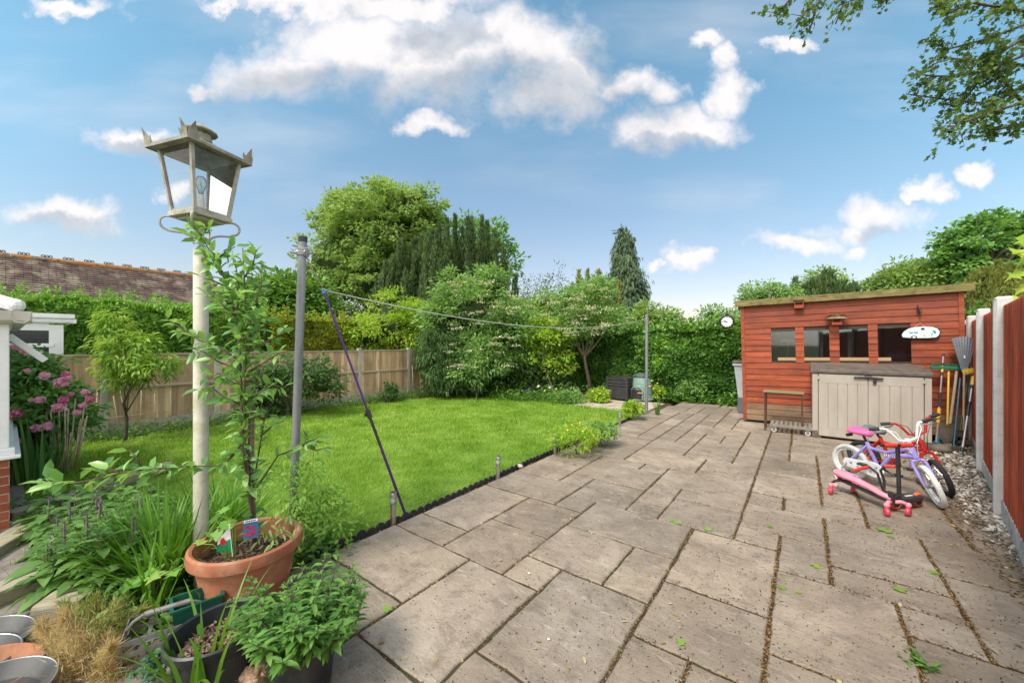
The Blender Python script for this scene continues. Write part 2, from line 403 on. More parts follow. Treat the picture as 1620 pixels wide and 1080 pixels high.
def trunk_mb(base, top, r0, r1, seed=0, bend=.08, branches=(), n=9, limbs=None):
    g = random.Random(seed); mb = MB(); base = Vector(base); top = Vector(top); k = 7; pts = []
    for i in range(k):
        t = i / (k - 1); p = base.lerp(top, t); w = (top - base).length * bend * math.sin(t * math.pi)
        pts.append(p + Vector((g.uniform(-1, 1), g.uniform(-1, 1), 0)) * w * .5)
    mb.tube(pts, [r0 * (1.25 if i == 0 else 1) + (r1 - r0) * i / (k - 1) for i in range(k)], n)
    for tgt in branches:
        t = g.uniform(.35, .95); i = min(k - 2, int(t * (k - 1))); s0 = pts[i].lerp(pts[i + 1], t * (k - 1) - i); tgt = Vector(tgt)
        mid = s0.lerp(tgt, .5) + Vector((g.uniform(-1, 1), g.uniform(-1, 1), g.uniform(.0, .8))) * (tgt - s0).length * .12
        rb = (r0 + (r1 - r0) * t) * .55
        mb.tube([s0, s0.lerp(mid, .5), mid, mid.lerp(tgt, .55), tgt], [rb, rb * .8, rb * .6, rb * .4, rb * .15], 6)
    return mb

# ================================================================== THE GROUND
K = 1.0567
def lz(x, y=0): return -.02 - .08 * min(1, max(0, (-2.95 - x) / 6.9))
m_ground = M('m_ground', (.05, .075, .02), (.09, .11, .035), (.07, .055, .03), rough=.95, scale=.3)
MB().bb((-400, -400, -.5), (400, 400, -.35)).build('ground', m_ground).__setitem__('kind', 'structure')
m_soil = M('m_soil', (.035, .025, .017), (.075, .052, .034), (.05, .036, .022), rough=1, scale=22, bump=.9, bscale=60, bdist=.02, dirt=(.13, .1, .065), dscale=30, damt=.5)
def grid(name, x0, x1, y0, y1, nx, ny, zf, mat, inside=None):
    mb = MB(); idx = {}
    for i in range(nx):
        for j in range(ny):
            xa, xb = x0 + (x1 - x0) * i / nx, x0 + (x1 - x0) * (i + 1) / nx; ya, yb = y0 + (y1 - y0) * j / ny, y0 + (y1 - y0) * (j + 1) / ny
            if inside and not inside((xa + xb) / 2, (ya + yb) / 2): continue
            f = []
            for p in ((xa, ya), (xb, ya), (xb, yb), (xa, yb)):
                k = (round(p[0], 4), round(p[1], 4))
                if k not in idx: idx[k] = len(mb.v); mb.v.append((p[0], p[1], zf(*p)))
                f.append(idx[k])
            mb.f.append(tuple(f)); mb.r.append(.5)
    o = mb.build(name, mat, smooth=True); o['kind'] = 'structure'; return o
def wob(x, y): return .012 * (math.sin(x * 2.1 + y * 1.3) + math.sin(x * 1.1 - y * 2.7) * .7)
grid('flower_bed_soil', -13.5, -2.86, -3, 15, 60, 90, lambda x, y: lz(x) - .03 + wob(x, y) * .6 - (.03 if x > -3.2 else 0), m_soil)
grid('soil_behind_shed', -2.86, 9, 11.24, 16, 20, 10, lambda x, y: -.05 + wob(x, y), m_soil)
LAWN = [(-2.93, .7), (-2.93, 8.85), (-4.9, 8.9), (-5.6, 9.0), (-6.4, 8.75), (-7.5, 8.9), (-8.6, 8.5), (-9.25, 7.4), (-9.5, 5.5), (-9.5, 2.4), (-9.35, .6), (-8.6, .15), (-6, .0), (-4.2, .1)]
def inpoly(x, y, poly=LAWN):
    c = False; n = len(poly)
    for i in range(n):
        (x1, y1), (x2, y2) = poly[i], poly[(i + 1) % n]
        if (y1 > y) != (y2 > y) and x < (x2 - x1) * (y - y1) / (y2 - y1) + x1: c = not c
    return c
m_lawn = M('m_lawn', (.08, .16, .014), (.13, .24, .025), (.18, .28, .04), rough=.9, scale=2.2, bump=.8, bscale=150, bdist=.01)
grid('lawn', -9.6, -2.92, -.1, 9.1, 134, 184, lambda x, y: lz(x) + wob(x, y) * .5, m_lawn, lambda x, y: inpoly(x, y))
# mown grass blades
leaf_grass = leafM('m_grass', (.12, .24, .014), (.25, .42, .035), (.43, .55, .10), trans=.4, rough=.5)
def grass():
    n = 420000; xs = rng.uniform(-9.6, -2.9, n); ys = rng.uniform(0, 9.1, n)
    d = np.hypot(xs, ys); keep = rng.random(n) < np.clip((3.6 / d) ** 1.5, .12, 1)
    xs, ys = xs[keep], ys[keep]; ok = np.array([inpoly(a, b) for a, b in zip(xs, ys)]); xs, ys = xs[ok], ys[ok]
    z = np.array([lz(a) + wob(a, b) * .5 for a, b in zip(xs, ys)]); d = np.hypot(xs, ys); n = len(xs)
    patch = .5 + .3 * np.sin(xs * 3.1 + np.sin(ys * 2.3) * 1.7) * np.sin(ys * 3.7 + xs * 1.1) + .3 * np.sin(xs * 9 + ys * 4 + 2 * np.sin(ys * 5)) * np.sin(ys * 8 - xs * 3)
    h = (.018 + .032 * np.clip(patch, 0, 1)) * (.7 + .6 * rng.random(n)) * np.clip(d / 5, 1, 1.5)
    o = ribbons(np.stack([xs, ys, z - .004], 1), rng.random(n) * 6.28, h * 1.25, rng.random(n) * .6, rng.random(n) * 1.3, .0035 * np.clip(d / 3, 1, 3.2), 2,
                np.clip(.58 - .75 * (patch - .5) + .25 * np.sin(xs * .9 + 1) * np.sin(ys * .8 + xs * .4) + (rng.random(n) - .5) * .7, 0, 1))
    g = npmesh('grass', o[0], o[1], o[2], leaf_grass); g['kind'] = 'stuff'
    # longer unmown fringe along the edges
    P = []
    for i in range(len(LAWN)):
        a, b = LAWN[i], LAWN[(i + 1) % len(LAWN)]; l = math.dist(a, b); k = int(l * 110)
        t = rng.random(k); w = rng.normal(size=(k, 2)) * (.03 if a[0] > -3 and b[0] > -3 else .10)
        P.append(np.stack([a[0] + (b[0] - a[0]) * t + w[:, 0], a[1] + (b[1] - a[1]) * t + w[:, 1]], 1))
    P = np.concatenate(P); P = P[P[:, 0] < -2.96]; n = len(P); z = np.array([lz(a) - .02 for a in P[:, 0]])
    d = np.hypot(P[:, 0], P[:, 1])
    o = ribbons(np.column_stack([P, z]), rng.random(n) * 6.28, .05 + .08 * rng.random(n), rng.random(n) * .5, rng.random(n) * 1.3, .004 * np.clip(d / 3, 1, 3), 3)
    g = npmesh('long_grass', o[0], o[1], o[2], leaf_grass); g['kind'] = 'stuff'
grass()

# ------------------------------------------------------------------ patio of riven slabs
def X(i): return (-.14 + .2845 * i) * K
def Y(j):
    if isinstance(j, float): return j * K
    t = {8: 4.57, 9: 4.83, 10: 5.12, 11: 5.43, 12: 5.73, 13: 6.1, 14: 6.47, 15: 6.78, 16: 7.07}
    return (t[j] if j in t else 2.24 + .2845 * j) * K
SL = [(-9, -3, -6, -1), (-9, -5, -6, -3), (-6, -4, -4, -1), (-9, -1, -7, 0), (-7, -1, -5, 1), (-9, 0, -7, 3), (-7, 1, -5, 3), (-5, -1, -4, 0), (-5, 0, -3, 2), (-3, 0, -2, 2),
 (-4, -3, -2, 0), (-6, -6, -4, -4), (-4, -6, -2, -3), (-2, -1, 0, 1), (-2, 1, 0, 4), (-2, -4, -1, -1), (-1, -4, 0, -1), (-2, -6, 0, -4), (-5, 2, -2, 4), (-6, 3, -5, 4), (-9, 3, -6, 5),
 (-7, 5, -6, 6), (-9, 5, -7, 7), (-6, 4, -4, 6), (-7, 6, -4, 8), (-7, 8, -5, 9), (-5, 8, -4, 9), (-9, 7, -7, 9), (-9, 9, -8, 5.58), (-8, 9, -6, 5.58), (-9, 5.58, -6, 6.15),
 (-6, 9, -3, 5.5), (-6, 5.5, -4, 6.15), (-4, 5.5, -2, 6.48), (-3, 10, -1, 5.5), (-3, 9, -1, 10), (-2, 5.5, -1, 6.1), (-4, 4, -3, 5), (-4, 5, -3, 7), (-3, 6, -1, 7), (-3, 4, -1, 6), (-4, 7, -1, 9),
 (-1, 5, 1, 7), (-1, 4, 0, 5), (0, 3, 1, 5), (0, 0, 2, 3), (0, -2, 2, 0), (0, -5, 2, -2), (1, 4, 3, 7), (1, 3, 3, 4), (2, 2, 3, 3), (2, 0, 4, 2), (4, 0, 4.75, 2), (3, 2, 4.75, 5), (3, 5, 4.75, 7),
 (2, -2, 4, 0), (4, -3, 4.75, 0), (2, -5, 4, -2), (4, -6, 4.75, -3), (0, -6, 2, -5), (2, -6, 4, -5),
 (-1, 7, 0, 8), (0, 7, 2, 8), (2, 7, 4, 9), (4, 7, 4.75, 4.5), (4, 4.5, 4.75, 4.88), (-1, 8, 1, 11), (-1, 11, 1, 6.05), (1, 8, 2, 10), (2, 9, 4, 11), (4, 4.88, 4.75, 11), (1, 10, 2, 6.05), (2, 11, 4, 6.05), (4, 11, 5, 6.1),
 (-2, 6.1, -1, 6.48), (-1, 6.05, 0, 7.0), (0, 6.05, 1, 6.55), (0, 6.55, 2, 7.0), (1, 6.05, 3, 6.55), (3, 6.05, 5, 6.6), (2, 6.55, 3, 7.0), (3, 6.6, 5, 7.2), (0, 7.0, 2, 7.5), (-1, 7.0, 0, 7.7), (2, 7.0, 3, 7.5), (3, 7.2, 5.4, 7.8),
 (0, 7.5, 3, 8.0), (-2, 6.48, -1, 7.7), (-4, 6.48, -3, 7.07), (-3, 6.48, -2, 7.07), (-6, 6.15, -5, 7.3), (-5, 6.15, -4, 6.48), (-5, 6.48, -4, 7.07), (-9, 6.15, -7, 6.7), (-7, 6.15, -6, 7.2), (-9, 6.7, -7, 7.25), (-7, 7.2, -6, 7.3),
 (-6, 7.3, -5, 8.05), (-5, 7.07, -2, 7.65), (-9, 7.25, -7, 8.03), (-7, 7.3, -6, 8.03), (-5, 7.65, -4, 8.28), (-4, 7.65, -3, 8.14), (-3, 7.65, -1, 8.2), (-1, 7.7, 0, 8.2), (0, 8.0, 2, 8.6), (2, 8.0, 3, 8.6), (3, 7.8, 5.6, 8.6),
 (-9, 8.03, -7, 8.9), (-7, 8.05, -6, 8.97), (-6, 8.05, -5, 8.97), (-5, 8.28, -4, 9.0), (-4, 8.14, -3, 9.0), (-3, 8.2, -1, 8.8), (-1, 8.2, 0, 8.8), (-8.6, 8.9, -6.8, 9.73), (-6.8, 8.97, -5.9, 9.9), (-5.9, 8.97, -4, 10.1), (-4, 9.0, -2.8, 10.0),
 (-8.2, 9.73, -6.8, 10.63), (-6.8, 9.9, -5, 10.63), (-5, 10.1, -2.8, 10.63)]
for a in range(-9, 4, 3):       # the slabs behind the photographer
    for b in range(-17, -6, 3): SL.append((a, b, min(a + 3, 4.75), min(b + 3, -6) if a > -9 else min(b + 3, -5)))
def slab_mat():
    m = newmat('m_slab'); t = NT(m)
    base = t.ramp(t.noise(1.4, 8, .62), ((.185, .146, .112), (.282, .231, .184), (.38, .322, .264)), [.3, .5, .7])
    f = t.math('ADD', t.math('MULTIPLY', t.attr(), .4), .81)
    sc = t.n('ShaderNodeVectorMath', operation='SCALE'); t.link(base, sc.inputs[0]); t.link(f, sc.inputs['Scale'])
    c = sc.outputs[0]
    hue = t.math('FRACT', t.math('MULTIPLY', t.attr(), 7.31)); c = t.mix(1, c, t.ramp(hue, ((1.0, .96, .90), (1, .99, .96), (.97, .97, .955), (1.0, .97, .92))), 'MULTIPLY')
    blot = t.ramp(t.noise(2.3, 9, .6, off=(7, 3, 3), dist=.6), ((0, 0, 0), (1, 1, 1)), [.47, .62]); c = t.mix(t.math('MULTIPLY', blot, .34), c, (.15, .125, .10))
    alg = t.ramp(t.noise(3.1, 8, .65, off=(1, 9, 5)), ((0, 0, 0), (1, 1, 1)), [.56, .72]); c = t.mix(t.math('MULTIPLY', alg, .28), c, (.17, .17, .09))
    warm = t.ramp(t.noise(.7, 4, off=(9, 2, 0)), ((0, 0, 0), (1, 1, 1)), [.42, .72]); c = t.mix(t.math('MULTIPLY', warm, .3), c, (.36, .27, .19))
    grime = t.ramp(t.noise(5, 12, .72, off=(2, 7, 1), dist=.4), ((0, 0, 0), (1, 1, 1)), [.5, .66]); c = t.mix(t.math('MULTIPLY', grime, .62), c, (.12, .095, .075))
    pale = t.ramp(t.noise(7, 12, .75, stretch=(1, 3.2, 1), off=(5, 1, 4), dist=1.2), ((0, 0, 0), (1, 1, 1)), [.55, .68]); c = t.mix(t.math('MULTIPLY', pale, .6), c, (.52, .46, .39))
    tcx = t.n('ShaderNodeTexCoord'); sx_ = t.n('ShaderNodeSeparateXYZ'); t.link(tcx.outputs['Object'], sx_.inputs[0])
    worn = t.math('ADD', t.math('MULTIPLY', sx_.outputs[0], .22), t.noise(.9, 6, .6, off=(4, 4, 0)))
    c = t.mix(t.math('MULTIPLY', t.ramp(worn, ((0, 0, 0), (1, 1, 1)), [.25, .8]), .5), c, t.mix(.55, (.17, .135, .105), c))
    sp = t.ramp(t.noise(85, 3, .6, off=(1, 1, 9)), ((1, 1, 1), (0, 0, 0)), [.33, .41]); c = t.mix(t.math('MULTIPLY', sp, .6), c, (.06, .04, .028))
    bp = t.math('ADD', t.math('MULTIPLY', t.noise(6, 10, .65, stretch=(1, 2.2, 1), dist=.8), 1.2), t.math('MULTIPLY', t.noise(70, 5, .7), .35))
    t.out(t.bsdf(c, .78, 0, .35, bp, .75, .012)); return m
m_slab = slab_mat()
def slabs(name, rects, z0=0.0, mat=None, gap=.009):
    mb = MB()
    for (x0, y0, x1, y1) in rects:
        g = gap * R.uniform(.7, 1.3); h = z0 + R.uniform(-.003, .003); e = .007; mb.rv = R.random()
        nx = max(3, int((x1 - x0) / .09)); ny = max(3, int((y1 - y0) / .09)); ph = R.random() * 9
        def edge(t, k): return .0035 * math.sin(t * 23 + k * 2 + ph) + .0025 * math.sin(t * 57 + k + ph * 2)
        def ring(ins, z):
            r = []
            for i in range(nx): t = i / nx; xx = x0 + g + ins + (x1 - x0 - 2 * g - 2 * ins) * t; r.append((xx, y0 + g + ins + edge(xx, 1) * (i > 0), z))
            for i in range(ny): t = i / ny; yy = y0 + g + ins + (y1 - y0 - 2 * g - 2 * ins) * t; r.append((x1 - g - ins + edge(yy, 2) * (i > 0), yy, z))
            for i in range(nx): t = i / nx; xx = x1 - g - ins - (x1 - x0 - 2 * g - 2 * ins) * t; r.append((xx, y1 - g - ins + edge(xx, 3) * (i > 0), z))
            for i in range(ny): t = i / ny; yy = y1 - g - ins - (y1 - y0 - 2 * g - 2 * ins) * t; r.append((x0 + g + ins + edge(yy, 4) * (i > 0), yy, z))
            return r
        n = 2 * (nx + ny); v = ring(0, h - .05) + ring(0, h - .007) + ring(e, h)
        mb.add(v, [(k * n + i, k * n + (i + 1) % n, (k + 1) * n + (i + 1) % n, (k + 1) * n + i) for k in range(2) for i in range(n)] + [tuple(range(2 * n, 3 * n))])
    o = mb.build(name, mat or m_slab); o['kind'] = 'structure'; return o
PAT = [(X(a), Y(b), X(c), Y(d)) for a, b, c, d in SL]
slabs('patio', PAT)
m_joint = M('m_joint', (.035, .028, .018), (.07, .055, .03), (.05, .07, .02), rough=1, scale=9, bump=1, bscale=120, bdist=.01)
MB().bb((-2.853, -4, -.06), (1.31, 8.0, -.010)).build('patio_joints', m_joint)['kind'] = 'structure'
MB().bb((-2.6, 8.0, -.061), (9.5, 11.24, -.0105)).build('patio_joints', m_joint)['kind'] = 'structure'
MB().bb((1.31, -4, -.0605), (9.5, 8.0, -.05)).build('yard_base', m_joint)['kind'] = 'structure'
# pale slab path beside the compost bins
m_pale = M('m_pale_slab', (.33, .27, .2), (.42, .36, .28), (.48, .43, .35), rough=.85, scale=3, bump=.4, dirt=(.2, .15, .09), dscale=5)
ps = []
for i in range(4):
    for j in range(4): ps.append((-4.95 + i * .5, 8.92 + j * .45, -4.45 + i * .5, 9.37 + j * .45))
slabs('slab_path', ps, -.03, m_pale)

# fallen bits: twigs, seed cases, petals and leaves lying in the joints and over the slabs
def litter():
    lines = []
    for (x0, y0, x1, y1) in PAT: lines += [(x0, y0, x0, y1), (x0, y0, x1, y0)]
    P = []; C = []
    for (x0, y0, x1, y1) in lines:
        l = math.hypot(x1 - x0, y1 - y0); vert = x0 == x1; xm = (x0 + x1) / 2
        dens = (80 + 420 * max(0, min(1, (xm + .9) / 1.2))) * (1.5 if vert else .55); k = int(l * dens)
        if y0 < .8: continue
        t = rng.random(k); w = rng.normal(size=(k, 2)) * .009
        P.append(np.stack([x0 + (x1 - x0) * t + w[:, 0], y0 + (y1 - y0) * t + w[:, 1], np.full(k, -.006) + rng.random(k) * .008], 1))
    P = np.concatenate(P); n1 = len(P)
    def emit(P, size, name, mat, up=.9, asp=.55):
        n = len(P); A = rdir(n); A[:, 2] *= .3
        o = leaves(P, A, unit(rdir(n) * (1 - up) + np.array([0, 0, up])), size * (.5 + rng.random(n)), size * asp * (.5 + rng.random(n)), 'leaf')
        npmesh(name, o[0], o[1], o[2], mat)['kind'] = 'stuff'
    m_lit = leafM('m_litter', (.06, .028, .012), (.2, .11, .045), (.45, .30, .14), trans=.1, rough=.8)
    emit(P, .013, 'seed_litter', m_lit, .6)
    n = 17000; x = rng.uniform(-2.8, 1.25, n); y = rng.uniform(1.0, 8.8, n); d = np.hypot(x, y)
    k = rng.random(n) < (.25 + .75 * np.clip((x + 2.2) / 3, 0, 1)) * np.clip(1.4 - d / 9, .3, 1); x, y = x[k], y[k]; n = len(x)
    m_dk = leafM('m_dark_bits', (.02, .012, .008), (.06, .035, .02), (.13, .08, .045), trans=0, rough=.9)
    emit(np.stack([x, y, np.full(n, .003)], 1), .0115, 'dark_crumbs', m_dk, .6, .5)
    n = 640; x = rng.uniform(-2.7, 1.25, n); y = rng.uniform(1.1, 8, n); k = rng.random(n) < .3 + .7 * (x + 2.7) / 4; x, y = x[k], y[k]
    m_yel = leafM('m_petals', (.25, .17, .06), (.42, .33, .15), (.55, .52, .3), trans=.2, rough=.7)
    emit(np.stack([x, y, np.full(len(x), .004)], 1), .03, 'fallen_petals', m_yel, .85, .6)
    n = 2600; y = rng.uniform(2.0, 8.9, n); x = 1.05 + np.abs(rng.normal(size=n)) * .28 * (.5 + y / 8)
    emit(np.stack([x, y, np.full(n, .006)], 1), .028, 'dead_leaves', m_lit, .6, .6)
litter()
m_freshleaf = leafM('m_fresh_leaf', (.12, .25, .03), (.2, .36, .05), (.3, .42, .09), trans=.2)
for i, (u, v, s) in enumerate([(1072, 826, .09), (1118, 838, .07), (1408, 841, .11), (1408, 850, .05), (1223, 833, .05), (1297, 899, .07), (1079, 1011, .05), (607, 966, .06), (1485, 908, .05), (1424, 935, .07), (1258, 934, .04), (1160, 722, .05), (1233, 926, .05), (1480, 905, .05)]):
    p = ground(u, v, .006); a = R.random() * 6.28; k = 2 if s > .08 else 1
    o = leaves(np.array([p] * k) + rng.normal(size=(k, 3)) * .01 * (k > 1), np.array([(math.cos(a + j), math.sin(a + j), .05) for j in range(k)]), np.array([(.1, 0, 1)] * k), s, s, 'maple')
    lb = {0: 'crumpled pair of green leaves on the middle of the patio', 2: 'largest green leaf on the paving, in front of the scooter'}.get(i)
    tag(npmesh('fallen_leaf', o[0], o[1], o[2], m_freshleaf), lb or 'small fresh green leaf lying flat on the grey paving', 'leaf', 'green leaves fallen on the patio')
for (u, v, s) in ((837, 906, .012), (868, 1010, .010)):
    mb = MB(); mb.ball((0, 0, 0), s, 8, (1, .6, .5), .1); o = mb.build('pebble', M('m_white_pebble', (.6, .58, .54), rough=.6), smooth=True); o.location = ground(u, v, s * .45); tag(o, 'small white pebble lying on the grey slab ' + ('nearer the edging lights' if v < 950 else 'in the front middle of the patio'), 'pebble')
mb = MB(); mb.ball((0, 0, 0), .035, 9, (1.3, .8, .8), .15); o = mb.build('stone', M('m_edge_stone', (.36, .31, .27), (.5, .45, .4), rough=.8, bump=.8), smooth=True); o.location = ground(823, 737, .02); tag(o, 'pale stone wedged against the black edging between the second and third lights', 'stone')
def weed(p, n, L, label, seed, wd=.35):
    g = np.random.default_rng(seed); a = g.random(n) * 6.28; A = np.column_stack([np.cos(a), np.sin(a), .25 + .6 * g.random(n)]); P = np.column_stack([g.normal(size=(n, 2)) * L * .6, np.full(n, .002)])
    o = leaves(P, A, np.array([[0, 0, 1.0]] * n) + g.normal(size=(n, 3)) * .3, L * (.5 + g.random(n)), L * wd, 'leaf'); ob = npmesh('weed', o[0], o[1], o[2], m_freshleaf2); ob.location = p; tag(ob, label, 'weed')
m_freshleaf2 = leafM('m_weed', (.05, .12, .02), (.10, .21, .04), (.2, .32, .07), trans=.3)
weed(ground(1456, 1050, 0), 40, .045, 'biggest weed growing from the joint in the bottom right of the patio', 1); weed(ground(1582, 782, -.01), 60, .06, 'low green weed in the gravel beside the second fence post', 2, .5); weed(ground(1590, 812, -.01), 30, .04, 'small weed at the foot of the nearest visible fence post', 3)
weed(ground(1500, 781, 0), 26, .03, 'tiny moss like weed on the paving behind the bicycle front wheel', 4)
# gravel between paving and fence
def pebbles(name, P, size, mat, sq=.55):
    t = (1 + 5 ** .5) / 2
    ico = unit(np.array([(-1, t, 0), (1, t, 0), (-1, -t, 0), (1, -t, 0), (0, -1, t), (0, 1, t), (0, -1, -t), (0, 1, -t), (t, 0, -1), (t, 0, 1), (-t, 0, -1), (-t, 0, 1)], float))
    fc = np.array([(0, 11, 5), (0, 5, 1), (0, 1, 7), (0, 7, 10), (0, 10, 11), (1, 5, 9), (5, 11, 4), (11, 10, 2), (10, 7, 6), (7, 1, 8), (3, 9, 4), (3, 4, 2), (3, 2, 6), (3, 6, 8), (3, 8, 9), (4, 9, 5), (2, 4, 11), (6, 2, 10), (8, 6, 7), (9, 8, 1)])
    n = len(P); s = size * (.5 + rng.random((n, 1, 1))); ax = np.stack([1 + .5 * rng.random(n), .6 + .4 * rng.random(n), sq * (.7 + .5 * rng.random(n))], 1)[:, None]
    V = ico[None] * (1 + .22 * rng.normal(size=(n, 12, 1))) * ax * s; a = rng.random(n) * 6.28; c, q = np.cos(a)[:, None], np.sin(a)[:, None]
    til = rng.normal(size=(n, 1)) * .4
    V = np.stack([V[..., 0] * c - V[..., 1] * q, V[..., 0] * q + V[..., 1] * c, V[..., 2] + V[..., 0] * til], 2) + P[:, None]
    return npmesh(name, V.reshape(-1, 3), [(np.arange(n)[:, None, None] * 12 + fc[None]).reshape(-1, 3)], [np.repeat(rng.random(n), 20)], mat)
def pebM():
    m = newmat('m_pebble'); t = NT(m)
    c = t.ramp(t.attr(), ((.10, .07, .05), (.28, .22, .17), (.48, .43, .37), (.70, .67, .62)), [0, .35, .7, 1]); t.out(t.bsdf(c, .7, 0, .3, t.noise(60), .3, .003)); return m
FD = Vector((-.1751, -.9845)); FP2 = Vector((1.48, 5.60))
def fenceline(y): return FP2.x + (y - FP2.y) * .1779
n = 5200; yy = rng.uniform(2.2, 9.0, n); xx = 1.285 + (np.array([fenceline(v) for v in yy]) + .06 - 1.285) * rng.random(n)
ok = (xx > 1.285) | (rng.random(n) < .3); P = np.stack([xx, yy, -.02 + rng.random(n) * .02], 1)
pebbles('gravel', P, .019, pebM())['kind'] = 'stuff'
n = 240; yy = rng.uniform(2.3, 7.5, n); P = np.stack([1.29 - np.abs(rng.normal(size=n)) * .06, yy, np.full(n, .006)], 1); pebbles('scattered_gravel', P, .013, MATS.get('peb') or pebM())['kind'] = 'stuff'
MB().bb((1.31, -1, -.05), (3.2, 9.2, -.03)).build('gravel_bed', m_soil)['kind'] = 'structure'

# ================================================================== FENCES
def woodM(name, a, b, c, rough=.75, st=(6, 6, .5), rnd=.35, dirt=None):
    return M(name, a, b, c, rough=rough, scale=3.2, stretch=st, bump=.5, bscale=14, bdist=.004, rnd=rnd, dirt=dirt, dscale=2.2, damt=.45)
m_conc = M('m_concrete', (.34, .32, .28), (.46, .44, .40), rough=.9, scale=5, bump=.35, bscale=90, dirt=(.2, .19, .14), dscale=4, damt=.5)
m_conc_w = M('m_concrete_pale', (.50, .48, .46), (.60, .58, .56), rough=.9, scale=5, bump=.35, bscale=120, dirt=(.33, .31, .27), dscale=6, damt=.5)
m_fence = woodM('m_fence_wood', (.38, .24, .13), (.54, .37, .22), (.58, .44, .29), dirt=(.22, .16, .11))
m_rail = woodM('m_rail_wood', (.28, .22, .16), (.38, .32, .25), (.30, .24, .17), st=(2, .5, 2))
m_redf = woodM('m_red_fence', (.22, .034, .013), (.33, .055, .021), (.39, .09, .04), rough=.6, dirt=(.12, .03, .015))
m_dirtyboard = M('m_gravel_board', (.36, .35, .33), (.56, .55, .54), rough=.9, scale=7, bump=.8, bscale=50, bdist=.01, dirt=(.12, .11, .08), dscale=5)
FX = -9.85
fence = empty('wooden_fence', (FX, 4, 0), label='long brown closeboard fence with concrete posts along the left of the lawn', cat='fence')
ys = [wall_x(u, 0, FX).y for u in (67, 165, 343)]; y4 = wall_x(568, 0, FX).y; y5 = wall_x(646, 0, FX).y
ys += [(ys[2] + y4) / 2, y4, y5, y5 + 1.55]
for i, y in enumerate(ys):
    f = -FX; mb = MB(); mb.m = Matrix.Translation((0, -4, 0))
    mb.box((0, y, .66), (.1, .1, 1.58), bev=.012); mb.build('post', m_conc, fence)
for a, b in zip(ys[:-1], ys[1:]):
    mb = MB(); mb.m = Matrix.Translation((0, -4, 0)); n = max(6, round((b - a - .1) / .098)); w = (b - a - .1) / n
    for k in range(n):
        mb.rv = R.random(); yc = a + .05 + w * (k + .5); q = Matrix.Rotation(rad(4), 3, 'Z')
        mb.box((-.005, yc, .76), (.014, w * 1.12, 1.2 + R.uniform(-.004, .004)), q)
    p = mb.build('fence_panel', m_fence, fence)
    mb = MB(); mb.m = Matrix.Translation((0, -4, 0)); mb.bb((-.035, a + .05, 1.365), (.035, b - .05, 1.395)); mb.build('cap_rail', m_rail, p)
    mb = MB(); mb.m = Matrix.Translation((0, -4, 0)); mb.box((.03, (a + b) / 2, .78), (.04, b - a - .1, .05), Matrix.Rotation(rad(45) * 0, 3, 'Y'), bev=.01); mb.build('rail', m_rail, p)
    mb = MB(); mb.m = Matrix.Translation((0, -4, 0)); mb.bb((-.02, a + .05, -.12), (.02, b - .05, .16)); mb.build('gravel_board', m_conc, fence)
rf = empty('red_fence', (FP2.x, FP2.y, 0), -math.atan(.1779), 'tall red brown closeboard fence with pale concrete posts on the right', 'fence')
for k in range(-3, 4):           # local +y runs away from the camera, bays of 1.83 m
    y = k * 1.83
    if k < 3: pass
    mb = MB(); mb.prism([(-.055, -.035), (-.035, -.055), (.055, -.055), (.055, .055), (-.035, .055), (-.055, .035)], 2.1, Matrix.Translation((0, y, -.1)))
    mb.add([(-.055, y - .055, 2.0), (.055, y - .055, 2.0), (.055, y + .055, 2.0), (-.055, y + .055, 2.0), (-.03, y - .03, 2.02), (.05, y - .03, 2.02), (.05, y + .03, 2.02), (-.03, y + .03, 2.02)], [(0, 1, 5, 4), (1, 2, 6, 5), (2, 3, 7, 6), (3, 0, 4, 7), (4, 5, 6, 7)])
    mb.build('post', m_conc_w, rf)
    if k == 3: break
    mb = MB(); n = 17; w = 1.72 / n
    for j in range(n):
        mb.rv = R.random(); q = Matrix.Rotation(rad(-4), 3, 'Z'); zb = .145 + R.uniform(-.012, .012)
        mb.box((.005, y + .055 + w * (j + .5), (1.93 + zb) / 2), (.014, w * 1.12, 1.93 - zb), q)
    mb.build('fence_panel', m_redf, rf)
    mb = MB(); mb.bb((-.012, y + .055, -.1), (.03, y + 1.775, .150)); mb.build('gravel_board', m_dirtyboard, rf)

# ================================================================== RED SHED
SX, SY = -.95, 9.09
shed = empty('garden_shed', (SX, SY, 0), label='red painted timber shed with four small windows and a mossy flat roof edge', cat='shed', rot=(0, -.022, 0))
SW, SD, SH = 3.0, 2.3, 2.335
m_red = M('m_shed_red', (.19, .033, .010), (.285, .053, .017), (.36, .085, .03), rough=.6, scale=2.6, stretch=(.6, 2, 7), bump=.6, bscale=26, bdist=.004, rnd=.3, dirt=(.12, .03, .016), dscale=4, damt=.55)
m_bare = M('m_bare_board', (.20, .10, .055), (.30, .18, .11), (.26, .21, .13), rough=.85, scale=3, stretch=(.6, 2, 7), bump=.6, bscale=25, rnd=.2, dirt=(.1, .09, .04), dscale=3)
m_moss = M('m_mossy_timber', (.11, .085, .035), (.24, .18, .07), (.17, .15, .05), (.32, .24, .12), rough=.95, scale=5, stretch=(.5, 1, 3), bump=.9, bscale=40, bdist=.01, dirt=(.06, .05, .03), dscale=8)
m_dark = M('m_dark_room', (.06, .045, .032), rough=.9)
m_felt = M('m_roof_felt', (.06, .06, .055), (.1, .11, .06), rough=.95, scale=4, bump=.5)
WIN = []
for (ua, ub) in ((1223.5, 1262), (1275.5, 1316), (1332, 1378), (1393, 1446)):
    WIN.append((wall_y(ua, 0, SY).x - SX, wall_y(ub, 0, SY).x - SX))
WZ0, WZ1 = 1.235, 1.80
